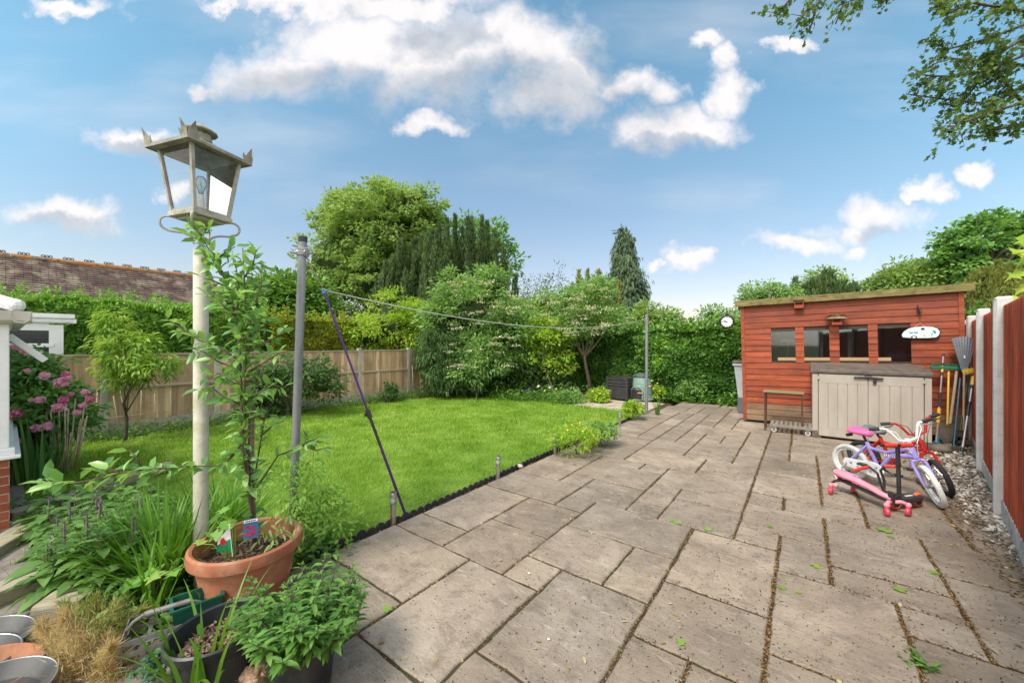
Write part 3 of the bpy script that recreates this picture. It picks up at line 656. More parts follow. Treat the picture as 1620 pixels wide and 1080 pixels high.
def plank(mb, x0, x1, z0, z1, y=0):
    mb.rv = R.random() if x0 < .06 or True else .5
    a, b = -.012, -.002      # proud at the foot, flush at the head
    mb.add([(x0, y + a, z0), (x1, y + a, z0), (x1, y + b, z1), (x0, y + b, z1), (x0, y + .012, z0), (x1, y + .012, z0), (x1, y + .012, z1), (x0, y + .012, z1),
            (x0, y + a, z0 + .006), (x1, y + a, z0 + .006)],
           [(0, 1, 9, 8), (8, 9, 2, 3), (4, 5, 1, 0), (3, 2, 6, 7), (0, 8, 3, 7, 4), (1, 5, 6, 2, 9), (7, 6, 5, 4)])
cl = MB(); bt = MB(); n = 20; ph = (SH - .05) / n
for i in range(n):
    z0 = .05 + i * ph; z1 = z0 + ph - .003; t = cl if i > 2 else bt
    segs = [(.045, SW - .045)]
    if z1 > WZ0 + .03 and z0 < WZ1 - .03:
        segs = []; c = .045
        for a, b in WIN: segs.append((c, a)); c = b
        segs.append((c, SW - .045))
    rv = R.random()
    for a, b in segs: plank(t, a, b, z0, z1)
cl.build('cladding', m_red, shed); bt.build('bottom_boards', m_bare, shed)
mb = MB()
for s in (0, 1):                      # side walls of horizontal boards
    for i in range(n):
        z0 = .05 + i * ph; mb.rv = R.random(); x = 0 if s == 0 else SW
        mb.bb((x - .012 + .0, .03, z0), (x + .012, SD, z0 + ph - .004))
mb.bb((0, SD - .02, .05), (SW, SD, SH - .2)); mb.build('side_wall', m_red, shed)
MB().bb((-.014, -.02, .03), (.045, .03, SH)).build('corner_trim', m_red, shed); MB().bb((SW - .045, -.02, .03), (SW + .014, .03, SH)).build('corner_trim', m_red, shed)
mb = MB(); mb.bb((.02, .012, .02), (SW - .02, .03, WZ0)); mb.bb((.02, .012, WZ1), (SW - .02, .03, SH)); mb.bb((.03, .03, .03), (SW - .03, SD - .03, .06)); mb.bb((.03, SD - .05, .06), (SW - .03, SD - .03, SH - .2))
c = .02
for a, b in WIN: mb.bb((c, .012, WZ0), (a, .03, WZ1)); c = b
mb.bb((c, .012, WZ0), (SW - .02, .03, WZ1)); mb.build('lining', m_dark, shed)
m_pane = newmat('m_window_glass'); t = NT(m_pane)
tr = t.n('ShaderNodeBsdfTransparent'); tr.inputs[0].default_value = (.85, .9, .87, 1); g = t.n('ShaderNodeBsdfGlossy'); g.inputs['Roughness'].default_value = .03; g.inputs[0].default_value = (.8, .85, .9, 1)
lw = t.n('ShaderNodeFresnel'); lw.inputs[0].default_value = 1.85; mx = t.n('ShaderNodeMixShader'); t.link(lw.outputs[0], mx.inputs[0]); t.link(tr.outputs[0], mx.inputs[1]); t.link(g.outputs[0], mx.inputs[2]); t.out(mx.outputs[0])
m_sill = M('m_new_wood', (.36, .22, .11), (.46, .30, .16), rough=.7, scale=4, stretch=(.5, 1, 5), bump=.3)
for i, (a, b) in enumerate(WIN):
    w = MB().bb((a, .004, WZ0), (b, .008, WZ1)).build('window', m_pane, shed)
    mb = MB(); bb_ = b if i < 3 else a + .16; aa = a if i else a + .1
    mb.bb((aa, -.004, WZ0 + .004), (bb_, .0035, WZ0 + .062)); mb.build('sill', m_sill, w)
mb = MB(); mb.bb((-.10, -.085, SH - .005), (SW + .12, -.055, SH + .115), bev=.004); mb.build('fascia_board', m_moss, shed)
mb = MB(); mb.add([(-.1, -.055, SH + .10), (SW + .12, -.055, SH + .10), (SW + .12, SD + .1, SH - .06), (-.1, SD + .1, SH - .06), (-.1, -.055, SH + .05), (SW + .12, -.055, SH + .05), (SW + .12, SD + .1, SH - .11), (-.1, SD + .1, SH - .11)],
     [(0, 1, 2, 3), (7, 6, 5, 4), (0, 4, 5, 1), (1, 5, 6, 2), (2, 6, 7, 3), (3, 7, 4, 0)]); mb.build('roof', m_felt, shed)
# things one sees through the shed windows
m_redin = M('m_red_inside', (.3, .05, .02), rough=.6); m_wht = M('m_white_paint', (.72, .72, .70), (.8, .8, .79), rough=.45, scale=3, bump=.05)
t_ = empty('wooden_stand', (SX + WIN[0][0] + .3, SY + .45, 1.22), label='red legged wooden stand seen through the leftmost shed window', cat='stand')
mb = MB()
for s in (-.09, .09): mb.box((s, 0, .2), (.035, .035, .4), Matrix.Rotation(-s * .8, 3, 'Y'))
mb.build('leg', m_redin, t_); MB().box((0, 0, .42), (.4, .2, .04)).build('top', M('m_grey_wood', (.4, .38, .34)), t_)
tag(MB().bb((SX + .03, SY + .3, 1.16), (SX + SW - .1, SY + .75, 1.2)).build('shelf', m_dark), 'dark inside shelf running behind the shed windows', 'shelf')
mb = MB(); x0 = SX + WIN[1][0] + .25; y0 = SY + 1.6
for a, b in (((x0, 1.25), (x0 + .05, 1.9)), ((x0 + .45, 1.25), (x0 + .5, 1.9)), ((x0 + .05, 1.85), (x0 + .45, 1.9))): mb.bb((a[0], y0, a[1]), (b[0], y0 + .04, b[1]))
tag(mb.build('picture_frame', m_wht), 'white frame standing inside the shed behind the second window', 'frame')
mb = MB(); mb.ball((SX + WIN[3][0] + .3, SY + .5, 1.33), .13, 12, (1.6, .8, .9), .12); tag(mb.build('folded_blanket', M('m_blanket', (.05, .05, .12), (.16, .06, .12), rough=.9, scale=14), smooth=True), 'crumpled dark blue cloth inside the rightmost shed window', 'cloth')
m_soff = M('m_sheet', (.5, .5, .48)); mb = MB(); mb.bb((SX + WIN[2][0] + .28, SY + .4, 1.2), (SX + WIN[2][0] + .5, SY + .6, 1.3), bev=.03); tag(mb.build('small_bag', m_soff), 'small pale bag on the shelf behind the third shed window', 'bag')

# ================================================================== NEIGHBOUR'S ROOF, CONSERVATORY, OUTBUILDING
nb = empty('neighbour_bungalow', (-24, 0, 0), label='bungalow with a dark lichened tile roof beyond the tall conifer hedge', cat='house')
m_tile = M('m_roof_tile', (.05, .03, .026), (.085, .055, .046), (.11, .08, .065), rough=.9, scale=2.5, bump=.5, rnd=.25, dirt=(.33, .28, .21), dscale=1.6, damt=.75)
m_ridge = M('m_ridge_lichen', (.12, .08, .06), (.42, .17, .04), (.22, .16, .11), (.08, .06, .05), rough=.95, scale=4, bump=.6)
m_brick_plain = M('m_far_brick', (.22, .09, .05), (.3, .13, .08), rough=.9)
RZ, RX0, RY0, RY1 = 4.98, 0, -9, 6.4
mb = MB(); rows = 34; cols = int((RY1 - RY0) / .2); dx, dz = 4.6 / rows, 3.3 / rows
for side in (1, -1):
    for i in range(rows):
        for j in range(cols if side > 0 else 1):
            a = RY0 + j * (RY1 - RY0) / (cols if side > 0 else 1) ; b = a + (RY1 - RY0) / (cols if side > 0 else 1) - .006; mb.rv = R.random(); o = R.uniform(0, .012)
            x0, z0 = i * dx, RZ - .1 - i * dz; x1, z1 = (i + 1) * dx + .03, RZ - .1 - (i + 1) * dz + .012 + o
            mb.add([(side * x0, a, z0), (side * x0, b, z0), (side * x1, b, z1), (side * x1, a, z1), (side * x1, b, z1 - .03), (side * x1, a, z1 - .03)], [(0, 1, 2, 3), (3, 2, 4, 5)])
rfo = mb.build('roof', m_tile, nb)
mb = MB(); k = int((RY1 - RY0) / .57)
for j in range(k):
    a = RY0 + .57 * j; mb.tube([(0, a, RZ - .09), (0, a + .56, RZ - .09)], .12, 10)
mb.build('ridge', m_ridge, rfo)
m_crest = M('m_crest', (.03, .028, .026), rough=.8)
for j in range(k):
    a = RY0 + .57 * j + .3; mb = MB()
    for q in (-.1, 0, .1): mb.torus((0, a + q, RZ + .07), (1, 0, 0), .038, .014, 12, 6)
    mb.bb((-.015, a - .15, RZ + .01), (.015, a + .15, RZ + .045)); mb.build('crest_tile', m_crest, rfo)
mb = MB(); mb.bb((-4.2, RY0 + .2, -.3), (4.2, RY1 - .25, 1.8)); mb.prism([(-4.2, 1.8), (4.2, 1.8), (0, 4.75)], .1, Matrix(((1, 0, 0, 0), (0, 0, -1, RY1 - .25), (0, 1, 0, 0), (0, 0, 0, 1)))); mb.build('wall', m_brick_plain, nb)

m_upvc = M('m_upvc', (.74, .75, .75), (.8, .8, .8), rough=.3, scale=2, bump=.03, dirt=(.55, .55, .5), dscale=4, damt=.4)
m_gutter = M('m_gutter', (.5, .47, .41), (.6, .57, .5), rough=.4, scale=4)
m_dglass = M('m_dark_glass', (.02, .024, .028), (.04, .045, .05), rough=.12, spec=.6, scale=30, bump=.02)
ob = empty('outbuilding', (-10.12, .6, 0), label='white framed lean-to with dark glazing beside the end of the left fence', cat='outbuilding')
mb = MB(); OX = 0
mb.bb((-1.2, -.16, -.2), (0, 0, 1.9)); mb.bb((-.06, -3.4, 1.8), (.0, -.16, 1.95)); mb.bb((-.06, -3.4, 1.52), (.012, -.1, 1.585), bev=.008)
mb.bb((-.06, -1.5, -.2), (-.001, -1.4, 1.8)); mb.build('frame', m_upvc, ob)
mb = MB(); mb.bb((-.04, -3.4, -.2), (-.03, -.16, 1.8)); mb.build('window', m_dglass, ob)
mb = MB(); mb.box((-.55, -1.68, 2.05), (1.3, 3.6, .07), Matrix.Rotation(rad(0), 3, 'X')); mb.bb((.0, -3.45, 1.99), (.05, .1, 2.07), bev=.01); mb.build('roof', m_upvc, ob)
mb = MB(); mb.bb((-.02, .1, 1.93), (.1, .14, 2.0)); mb.tube([(.04, -3.4, 1.96), (.04, .12, 1.96)], .035, 8); mb.build('gutter', m_upvc, ob)

cx0, cy0 = -5.43, .02
cons = empty('conservatory', (cx0, cy0, 0), label='corner of a white conservatory on a red brick base at the left edge', cat='conservatory')
def brickM():
    m = newmat('m_brick'); t = NT(m); tc = t.n('ShaderNodeTexCoord'); sp = t.n('ShaderNodeSeparateXYZ'); t.link(tc.outputs['Object'], sp.inputs[0])
    cb = t.n('ShaderNodeCombineXYZ'); t.link(t.math('ADD', sp.outputs[0], sp.outputs[1]), cb.inputs[0]); t.link(sp.outputs[2], cb.inputs[1])
    b = t.n('ShaderNodeTexBrick'); t.link(cb.outputs[0], b.inputs[0]); b.inputs['Scale'].default_value = 1
    b.inputs['Brick Width'].default_value = .225; b.inputs['Row Height'].default_value = .075; b.inputs['Mortar Size'].default_value = .006; b.inputs['Mortar Smooth'].default_value = .3
    b.inputs['Color1'].default_value = (.36, .10, .045, 1); b.inputs['Color2'].default_value = (.25, .065, .03, 1); b.inputs['Mortar'].default_value = (.36, .3, .24, 1)
    c = t.mix(t.math('MULTIPLY', t.ramp(t.noise(25, 6), ((0, 0, 0), (1, 1, 1)), [.4, .7]), .35), b.outputs['Color'], (.15, .06, .04))
    t.out(t.bsdf(c, .85, 0, .3, t.math('SUBTRACT', t.noise(40), b.outputs['Fac']), .6, .006)); return m
m_brick = brickM()
mb = MB(); mb.bb((-3.5, -3.5, -.1), (0, 0, .60)); mb.build('brick_base', m_brick, cons)
mb = MB(); mb.bb((-3.55, -3.5, .60), (.06, .06, .63), bev=.008); mb.bb((-3.55, -3.5, .63), (.03, .03, .69), bev=.008); mb.build('window_sill', m_upvc, cons)
mb = MB(); mb.bb((-.09, -.09, .69), (.0, .0, 1.78), bev=.01); mb.bb((-.07, -3.5, 1.68), (-.01, -.09, 1.78)); mb.bb((-3.5, -.07, 1.68), (-.09, -.01, 1.78))
for q in (-1.2, -2.3): mb.bb((-.075, q - .04, .69), (-.005, q + .04, 1.68)); mb.bb((q - .04, -.075, .69), (q + .04, -.005, 1.68))
mb.build('frame', m_upvc, cons)
mb = MB(); mb.bb((-.045, -3.4, .69), (-.035, -.09, 1.68)); mb.bb((-3.4, -.045, .69), (-.09, -.035, 1.68)); mb.build('glazing', glassM('m_clear_glass', alpha=.15), cons)
mb = MB()
for axis in (0, 1):
    prof = [(0, .06), (.0, 0), (.025, -.035), (.075, -.045), (.105, -.02), (.115, .06), (.108, .06), (.1, -.01), (.07, -.035), (.03, -.027), (.008, .0), (.008, .06)]
    if axis == 0: mtx = Matrix(((1, 0, 0, 0), (0, 0, 1, -3.5), (0, 1, 0, 1.80), (0, 0, 0, 1)))
    else: mtx = Matrix(((0, 0, 1, -3.5), (1, 0, 0, 0), (0, 1, 0, 1.801), (0, 0, 0, 1)))
    mb.prism(prof, 3.62, mtx)
mb.build('gutter', m_gutter, cons)
mb = MB(); mb.add([(.03, -3.5, 1.86), (.03, .03, 1.86), (-3.5, .03, 1.86), (-1.6, -1.6, 2.6), (-1.6, -3.5, 2.6)], [(0, 1, 3, 4), (1, 2, 3)]); mb.build('roof', glassM('m_clear_glass'), cons)
mb = MB(); mb.tube([(.05, .05, 1.90), (-1.6, -1.6, 2.64)], .055, 8); mb.tube([(-1.6, -1.6, 2.64), (-1.6, -3.5, 2.64)], .055, 8); mb.ball((.03, .03, 1.91), .06, 10); mb.build('roof_bar', m_upvc, cons)
mb = MB(); q = Matrix.Translation((-.75, 0.0, 1.66)) @ Matrix.Rotation(rad(42), 4, 'X')
for a, b in (((-.5, -.03, -.7), (-.44, .02, 0)), ((.44, -.03, -.7), (.5, .02, 0)), ((-.44, -.03, -.7), (.44, .02, -.64)), ((-.44, -.03, -.06), (.44, .02, 0))):
    mm = MB().bb(a, b); mb.add([q @ Vector((v[0], v[1], v[2] * .45)) for v in mm.v], mm.f)
ws = mb.build('window', m_upvc, cons); mm = MB().bb((-.44, -.008, -.64), (.44, -.002, -.06)); g2 = MB(); g2.add([q @ Vector((v[0], v[1], v[2] * .45)) for v in mm.v], mm.f); g2.build('pane', glassM('m_clear_glass'), ws)

# ================================================================== STORAGE BOX, TABLE, DOLLY
m_tan = M('m_tan_plastic', (.37, .325, .275), (.44, .39, .335), rough=.55, scale=3, stretch=(3, 3, .6), bump=.25, bscale=22, bdist=.003, dirt=(.33, .28, .22), dscale=3, damt=.25)
m_lid = M('m_lid_plastic', (.055, .045, .042), (.10, .08, .07), (.16, .12, .09), rough=.6, scale=7, bump=.3, dirt=(.22, .16, .1), dscale=14, damt=.5)
m_blackp = M('m_black_plastic', (.018, .018, .02), (.04, .04, .042), rough=.45, scale=8, bump=.15)
m_groove = M('m_groove', (.16, .13, .10), rough=.8)
bx = empty('storage_box', (.13, 8.24, 0), label='large tan plastic storage box with dark lid in front of the red shed', cat='storage box')
BW, BD, BZ = 1.385, .78, 1.09
mb = MB(); mb.bb((0, .012, .035), (BW, BD, BZ), bev=.01); mb.build('body', m_tan, bx)
mb = MB()
for x in (0.055, BW - .055):
    for y in (.05, BD - .06): mb.bb((x - .06, y - .055, 0), (x + .06, y + .055, .10), bev=.008)
mb.build('foot', m_lid, bx)
def door(x0, x1, hinge_left):
    g = MB().bb((x0 + .01, -.002, .06), (x1 - .01, .011, 1.07)).build('door', m_tan, bx, bevel=.0)
    mb = MB(); y0, y1 = -.016, -.0025
    mb.bb((x0, y0, .93), (x1, y1, 1.075), bev=.004); mb.bb((x0, y0, .05), (x1, y1, .17), bev=.004)
    n = 5; w = (x1 - x0) / n
    for k in range(n): mb.bb((x0 + w * k + (.004 if k else 0), y0 + .0005, .1705), (x0 + w * (k + 1) - (.004 if k < n - 1 else 0), y1, .9295), bev=.003)
    mb.build('panel', m_tan, g)
    mb = MB(); hx = x0 - .004 if hinge_left else x1 + .004
    mb.bb((hx - .004, -.012, .08), (hx + .004, .0, 1.0)); mb.build('gap', m_groove, g)
    mb = MB(); mb.bb((hx - .014, -.032, .985), (hx + .014, -.012, 1.035), bev=.004); mb.build('hinge', m_tan, g)
door(.085, BW / 2 - .004, True); door(BW / 2 + .004, BW - .085, False)
MB().bb((.0, -.01, .12), (.072, .02, 1.08), bev=.004).build('corner_post', m_tan, bx); MB().bb((BW - .072, -.01, .12), (BW, .02, 1.08), bev=.004).build('corner_post', m_tan, bx)
mb = MB(); mb.add([(-.03, -.035, BZ), (BW + .03, -.035, BZ), (BW + .03, BD + .01, BZ + .02), (-.03, BD + .01, BZ + .02), (-.025, -.03, BZ + .06), (BW + .025, -.03, BZ + .06), (BW + .02, BD, BZ + .15), (-.02, BD, BZ + .15)],
     [(3, 2, 1, 0), (4, 5, 6, 7), (0, 1, 5, 4), (1, 2, 6, 5), (2, 3, 7, 6), (3, 0, 4, 7)]); mb.build('lid', m_lid, bx, bevel=.012)
mb = MB(); c = BW / 2
mb.tube([(c - .17, -.04, 1.045), (c - .02, -.043, 1.05), (c + .02, -.043, 1.05), (c + .17, -.04, 1.035)], .014, 8); mb.bb((c - .045, -.045, 1.03), (c + .04, -.016, 1.075), bev=.006); mb.bb((c + .055, -.05, .955), (c + .095, -.016, 1.045), bev=.008)
mb.build('latch', m_blackp, bx)

m_top = M('m_table_wood', (.17, .11, .05), (.27, .19, .10), (.2, .17, .07), rough=.8, scale=3, stretch=(.6, 5, 5), bump=.4)
m_rust = M('m_rusty_steel', (.07, .035, .022), (.13, .07, .045), rough=.75, scale=12, metal=.3, bump=.3)
tb = empty('work_table', (-.56, 8.36, 0), label='small wood topped table with rusty steel legs against the shed', cat='table')
mb = MB(); mb.bb((-.02, -.02, .695), (.58, .33, .718), bev=.004); mb.build('tabletop', m_top, tb)
for x in (.01, .55):
    for y in (.01, .3): MB().bb((x - .012, y - .012, 0), (x + .012, y + .012, .67)).build('leg', m_rust, tb)
mb = MB(); mb.bb((-.002, -.002, .67), (.562, .022, .694)); mb.bb((-.002, .288, .67), (.562, .312, .694)); mb.bb((-.002, .022, .671), (.022, .288, .693)); mb.bb((.538, .022, .671), (.562, .288, .693)); mb.build('frame', m_rust, tb)
m_greyp = M('m_grey_plastic', (.20, .17, .14), (.30, .27, .23), rough=.7, scale=6, bump=.3, dirt=(.12, .1, .06), dscale=9)
dl = empty('trolley', (-.47, 8.26, 0), label='low grey slatted trolley on castors under the work table', cat='trolley')
mb = MB(); w, d = .60, .5
for k in range(9): x = .03 + k * (w - .06) / 8; mb.bb((x - .020, .03, .135), (x + .020, d - .03, .147))
mb.build('deck', m_greyp, dl)
mb = MB()
mb.bb((0, 0, .10), (w, .025, .150), bev=.004); mb.bb((0, d - .025, .10), (w, d, .150), bev=.004); mb.bb((0, .025, .101), (.025, d - .025, .149)); mb.bb((w - .025, .025, .101), (w, d - .025, .149))
mb.bb((0, .24, .115), (w, .26, .133))
for k in range(8): x = .05 + k * (w - .1) / 7; mb.bb((x - .02, -.004, .108), (x + .02, -.0005, .14))
mb.build('frame', m_greyp, dl)
m_tyreg = M('m_castor', (.42, .40, .36), (.52, .5, .45), rough=.6); m_steel = M('m_steel', (.35, .35, .35), (.5, .5, .5), rough=.35, metal=.9, scale=20)
for x, y, r_ in ((.06, .02, 0.045), (w - .06, .02, .045), (.06, d - .05, .045), (w - .06, d - .05, .045)):
    mb = MB(); mb.torus((x, y, r_), (.25, 1, 0), r_ - .014, .014, 20, 8, 1.1); mb.tube([(x - .002, y - .012, r_), (x + .002, y + .012, r_)], r_ * .62, 16); c_ = mb.build('castor', m_tyreg, dl)
    mb = MB(); mb.bb((x - .02, y - .022, .045), (x + .02, y - .018, .095)); mb.bb((x - .02, y + .018, .045), (x + .02, y + .022, .095)); mb.bb((x - .025, y - .025, .0952), (x + .025, y + .025, .0995)); mb.build('fork', m_steel, c_)

# ================================================================== HUNG ON THE SHED
def shedpt(u, v, y=SY): return wall_y(u, v, y)
m_boxred = M('m_boxred', (.24, .04, .015), (.32, .06, .025), rough=.6)
p = shedpt(1264, 483); b_ = empty('bird_box', (p.x, SY, p.z), label='small red open fronted nest box under the shed roof edge', cat='bird box')
mb = MB(); mb.bb((-.07, -.11, -.06), (.07, -.10, .0)); mb.bb((-.07, -.10, -.06), (-.058, -.006, .09)); mb.bb((.058, -.10, -.06), (.07, -.006, .09)); mb.bb((-.058, -.10, -.06), (.058, -.006, -.05)); mb.bb((-.058, -.014, -.05), (.058, -.006, .09)); mb.build('box', m_boxred, b_)
mb = MB(); mb.bb((-.085, -.125, .091), (.085, -.006, .103)); mb.build('lid', m_moss, b_)
p = shedpt(1323, 505); b_ = empty('bird_feeder', (p.x, SY - .12, p.z - .06), label='bird table with a pale thatched roof fixed above the shed windows', cat='bird table')
m_thatch = M('m_thatch', (.22, .16, .09), (.38, .30, .19), rough=.95, scale=9, stretch=(1, 1, .4), bump=.8, bscale=60)
mb = MB(); mb.lathe([(.15, .06), (.155, .065), (.10, .105), (.05, .13), (.0, .14)], 18, sx=1, sy=.75); r_ = mb.build('roof', m_thatch, b_)
o = ribbons(np.stack([np.cos(a_ := rng.random(260) * 6.28) * .06, np.sin(a_) * .05, np.full(260, .125)], 1), a_, .125, np.full(260, 1.2), np.full(260, .75), .006, 3); npmesh('straw', o[0], o[1], o[2], leafM('m_straw', (.25, .18, .1), (.38, .3, .18), (.5, .42, .28), trans=.1), r_)
mb = MB(); mb.bb((-.07, -.06, -.045), (.07, .115, -.025)); mb.bb((-.07, -.06, -.025), (.07, -.05, .0)); mb.build('tray', m_boxred, b_)
mb = MB()
for x in (-.055, .055):
    for y in (-.04, .05): mb.bb((x - .007, y - .007, -.025), (x + .007, y + .007, .075))
mb.build('post', m_boxred, b_)
# lizard shaped hook and caravan plaque
m_iron = M('m_iron', (.015, .015, .015), (.04, .035, .03), rough=.55, metal=.5)
p = shedpt(1453, 492); hk = empty('wall_hook', (p.x, SY - .03, p.z), label='black iron hook shaped like a creature on the right of the shed wall', cat='hook')
mb = MB(); mb.tube([(-.015, 0, .10), (-.012, -.01, .06), (0, -.015, 0), (.008, -.012, -.05), (.015, -.03, -.085)], [.004, .012, .016, .012, .006], 8)
for s, z in ((-1, .04), (1, .04), (-1, -.03), (1, -.03)): mb.tube([(0, -.01, z), (s * .025, -.012, z + .012), (s * .03, -.01, z - .01)], .004, 5)
mb.tube([(.015, -.03, -.085), (.012, -.05, -.10), (.005, -.045, -.085)], .004, 5); mb.build('iron_shape', m_iron, hk)
p = shedpt(1456, 526); y_ = -.06
pl = empty('caravan_plaque', (p.x, SY + y_, p.z), label='pale caravan shaped hanging plaque on the red shed wall', cat='plaque')
m_plq = M('m_plaque', (.55, .66, .72), (.62, .72, .78), rough=.5); XZ = Matrix(((1, 0, 0, 0), (0, 0, -1, 0), (0, 1, 0, 0), (0, 0, 0, 1)))
poly = [(-.215, -.075), (-.225, -.03), (-.20, .02), (-.15, .065), (-.08, .09), (.02, .098), (.12, .09), (.18, .06), (.205, .01), (.195, -.045), (.165, -.08), (.06, -.09), (-.1, -.09)]
mb = MB(); mb.prism(poly, .012, XZ); mb.build('board', m_plq, pl)
mb = MB(); mb.prism([(x * 1.06, z * 1.1) for x, z in poly], .006, Matrix.Translation((0, .0065, 0)) @ XZ); mb.build('rim', m_iron, pl)
def dots(name, mat, lst, par, h=.004, y0=-.0125):
    mb = MB()
    for (x, z, r1, r2) in lst: mb.prism([(x + r1 * math.cos(a * math.pi / 8), z + r2 * math.sin(a * math.pi / 8)) for a in range(16)], h, Matrix.Translation((0, y0, 0)) @ XZ)
    return mb.build(name, mat, par)
dots('wheel', m_iron, [(-.085, -.075, .035, .026)], pl); dots('wheel_hub', M('m_offwhite', (.72, .70, .66)), [(-.085, -.075, .02, .015)], pl, .003, -.017)
dots('window', M('m_navy', (.02, .03, .06)), [(.015, .06, .022, .018)], pl)
mb = MB(); 
for q in ((-.14, -.04, .002, .012), (-.085, -.03, -.002, .012)): mb.prism([(q[0] - .0, -.01), (q[0] + .045, -.01), (q[0] + .045, .012), (q[0], .012)], .004, Matrix.Translation((0, -.0125, 0)) @ XZ)
mb.build('lettering', M('m_grey_letters', (.25, .28, .32)), pl)
dots('flower', M('m_yellow_dot', (.7, .55, .15)), [(.04, -.05, .014, .012), (.03, -.03, .01, .01)], pl); dots('leaf', M('m_green_dot', (.05, .22, .06)), [(.14, .02, .018, .01), (.15, .0, .012, .014), (.12, -.02, .008, .008), (.115, -.055, .006, .006)], pl)
q = Vector((-.01, .02, .16)); mb = MB(); mb.tube([(-.08, -.006, .085), q], .0025, 5); mb.tube([(.04, -.006, .092), q], .0025, 5); mb.build('string', M('m_string', (.5, .3, .2)), pl)

# ================================================================== TOOLS IN THE CORNER
m_silver = M('m_silver', (.34, .34, .36), (.46, .46, .48), rough=.4, metal=.6, scale=9, bump=.05); m_yellow = M('m_yellow', (.62, .38, .03), (.7, .46, .05), rough=.5)
m_green = M('m_green_broom', (.01, .12, .06), (.02, .17, .09), rough=.6); m_ash = M('m_ash_handle', (.25, .18, .12), (.36, .28, .2), rough=.7, stretch=(5, 5, .5))
m_teal = M('m_teal', (.01, .10, .14), (.02, .15, .2), rough=.5); m_rake = M('m_rake', (.07, .08, .10), (.11, .12, .14), rough=.5)
def tool(name, bot, top, label, yb, yt):
    a = wall_y(bot[0], bot[1], yb); b = wall_y(top[0], top[1], yt)
    a.z = max(a.z, .0)
    e = empty(name, a, label=label, cat=name.replace('_', ' ')); return e, Vector((0, 0, 0)), b - a
e, a, b = tool('telescopic_pole', (1481, 700), (1492.6, 561), 'slim silver telescopic pole with yellow and black collars beside the storage box', 8.5, 8.95)
mb = MB(); mb.tube([a.lerp(b, .0), a.lerp(b, .55)], .013, 10); mb.tube([a.lerp(b, .55), b], .010, 10); mb.build('pole', m_silver, e)
for t0, t1, r_, m_ in ((.40, .56, .018, m_blackp), (.22, .38, .02, m_yellow), (.80, .87, .015, m_yellow), (.87, .90, .016, m_blackp), (.76, .79, .016, m_blackp), (.98, 1.01, .014, m_blackp)): MB().tube([a.lerp(b, t0), a.lerp(b, t1)], r_, 10).build('collar', m_, e)
e, a, b = tool('broom', (1498, 695), (1501, 584), 'upturned broom with wide green head and yellow handle', 8.62, 8.9)
MB().tube([a, b], .012, 8).build('handle', m_yellow, e)
mb = MB(); mb.box(b + Vector((-.02, -.01, .02)), (.36, .06, .05), bev=.01); hd = mb.build('head', m_green, e)
k = 500; P = np.array(b + Vector((-.02, -.01, .045))) + np.column_stack([rng.uniform(-.17, .17, k), rng.uniform(-.028, .028, k), np.zeros(k)])
o = ribbons(P, rng.random(k) * 6.28, .05, rng.random(k) * .3, rng.random(k) * .4, .003, 2); npmesh('bristles', o[0], o[1], o[2], m_green, hd)
e, a, b = tool('spade', (1499, 700), (1514, 584), 'spade with thick grey wooden shaft and muddy blade', 8.48, 8.9)
MB().tube([a.lerp(b, .25), b], .017, 8).build('shaft', m_ash, e)
mb = MB(); d = (b - a).normalized(); sx_ = Vector((1, 0, 0)); n_ = d.cross(sx_).normalized()
mb.add([a + sx_ * x + d * h_ + n_ * c_ for h_, w_ in ((0, .04), (.06, .085), (.28, .09)) for x, c_ in ((-w_, .012), (0, -.012), (w_, .012))] , [(0, 1, 4, 3), (1, 2, 5, 4), (3, 4, 7, 6), (4, 5, 8, 7)]); o_ = mb.build('blade', M('m_mud_steel', (.06, .045, .035), (.12, .1, .08), rough=.8, metal=.3), e)
md = o_.modifiers.new('t', 'SOLIDIFY'); md.thickness = .004
e, a, b = tool('garden_hoe', (1508, 713), (1519, 598), 'thin dark teal handled hoe', 8.35, 8.85); MB().tube([a, b], .009, 8).build('handle', m_teal, e)
mb = MB(); mb.box(a + Vector((0, 0, .03)), (.12, .012, .06)); mb.build('blade', MATS['m_mud_steel'], e)
e, a, b = tool('leaf_rake', (1524, 680), (1526, 531), 'upright leaf rake with big dark grey plastic fan', 8.55, 8.88)
MB().tube([a, a.lerp(b, .62)], .012, 8).build('handle', m_ash, e)
mb = MB(); d = (b - a).normalized(); n_ = d.cross(sx_).normalized(); base = a.lerp(b, .60); L_ = (b - base).length; vs = []; fs = []; NN = 16; MM = 8
for i in range(MM + 1):
    t_ = i / MM; w_ = .018 + .11 * t_ ** .9
    for j in range(NN + 1):
        s = j / NN * 2 - 1; arch = L_ * (t_ - .07 * t_ * s * s); vs.append(base + d * arch + sx_ * s * w_ + n_ * (.004 * (j % 2) * t_ + .04 * t_ ** 3))
for i in range(MM):
    for j in range(NN): q = i * (NN + 1) + j; fs.append((q, q + 1, q + NN + 2, q + NN + 1))
mb.add(vs, fs); o_ = mb.build('fan', m_rake, e); md = o_.modifiers.new('t', 'SOLIDIFY'); md.thickness = .005
MB().box(base + d * L_ * .42 + n_ * -.012, (.014, .006, .04)).build('sticker', m_wht, e)
e, a, b = tool('window_scrubber', (1522, 714), (1541, 590), 'silver extension pole topped by a yellow scrubber pad', 8.2, 8.78)
mb = MB(); mb.tube([a, a.lerp(b, .5)], .014, 10); mb.tube([a.lerp(b, .5), b], .011, 10); mb.build('pole', m_silver, e)
for t0, t1, r_, m_ in ((.44, .62, .02, m_blackp), (.84, .95, .022, m_yellow), (.80, .84, .02, m_blackp), (0, .05, .02, m_blackp)): MB().tube([a.lerp(b, t0), a.lerp(b, t1)], r_, 10).build('collar', m_, e)
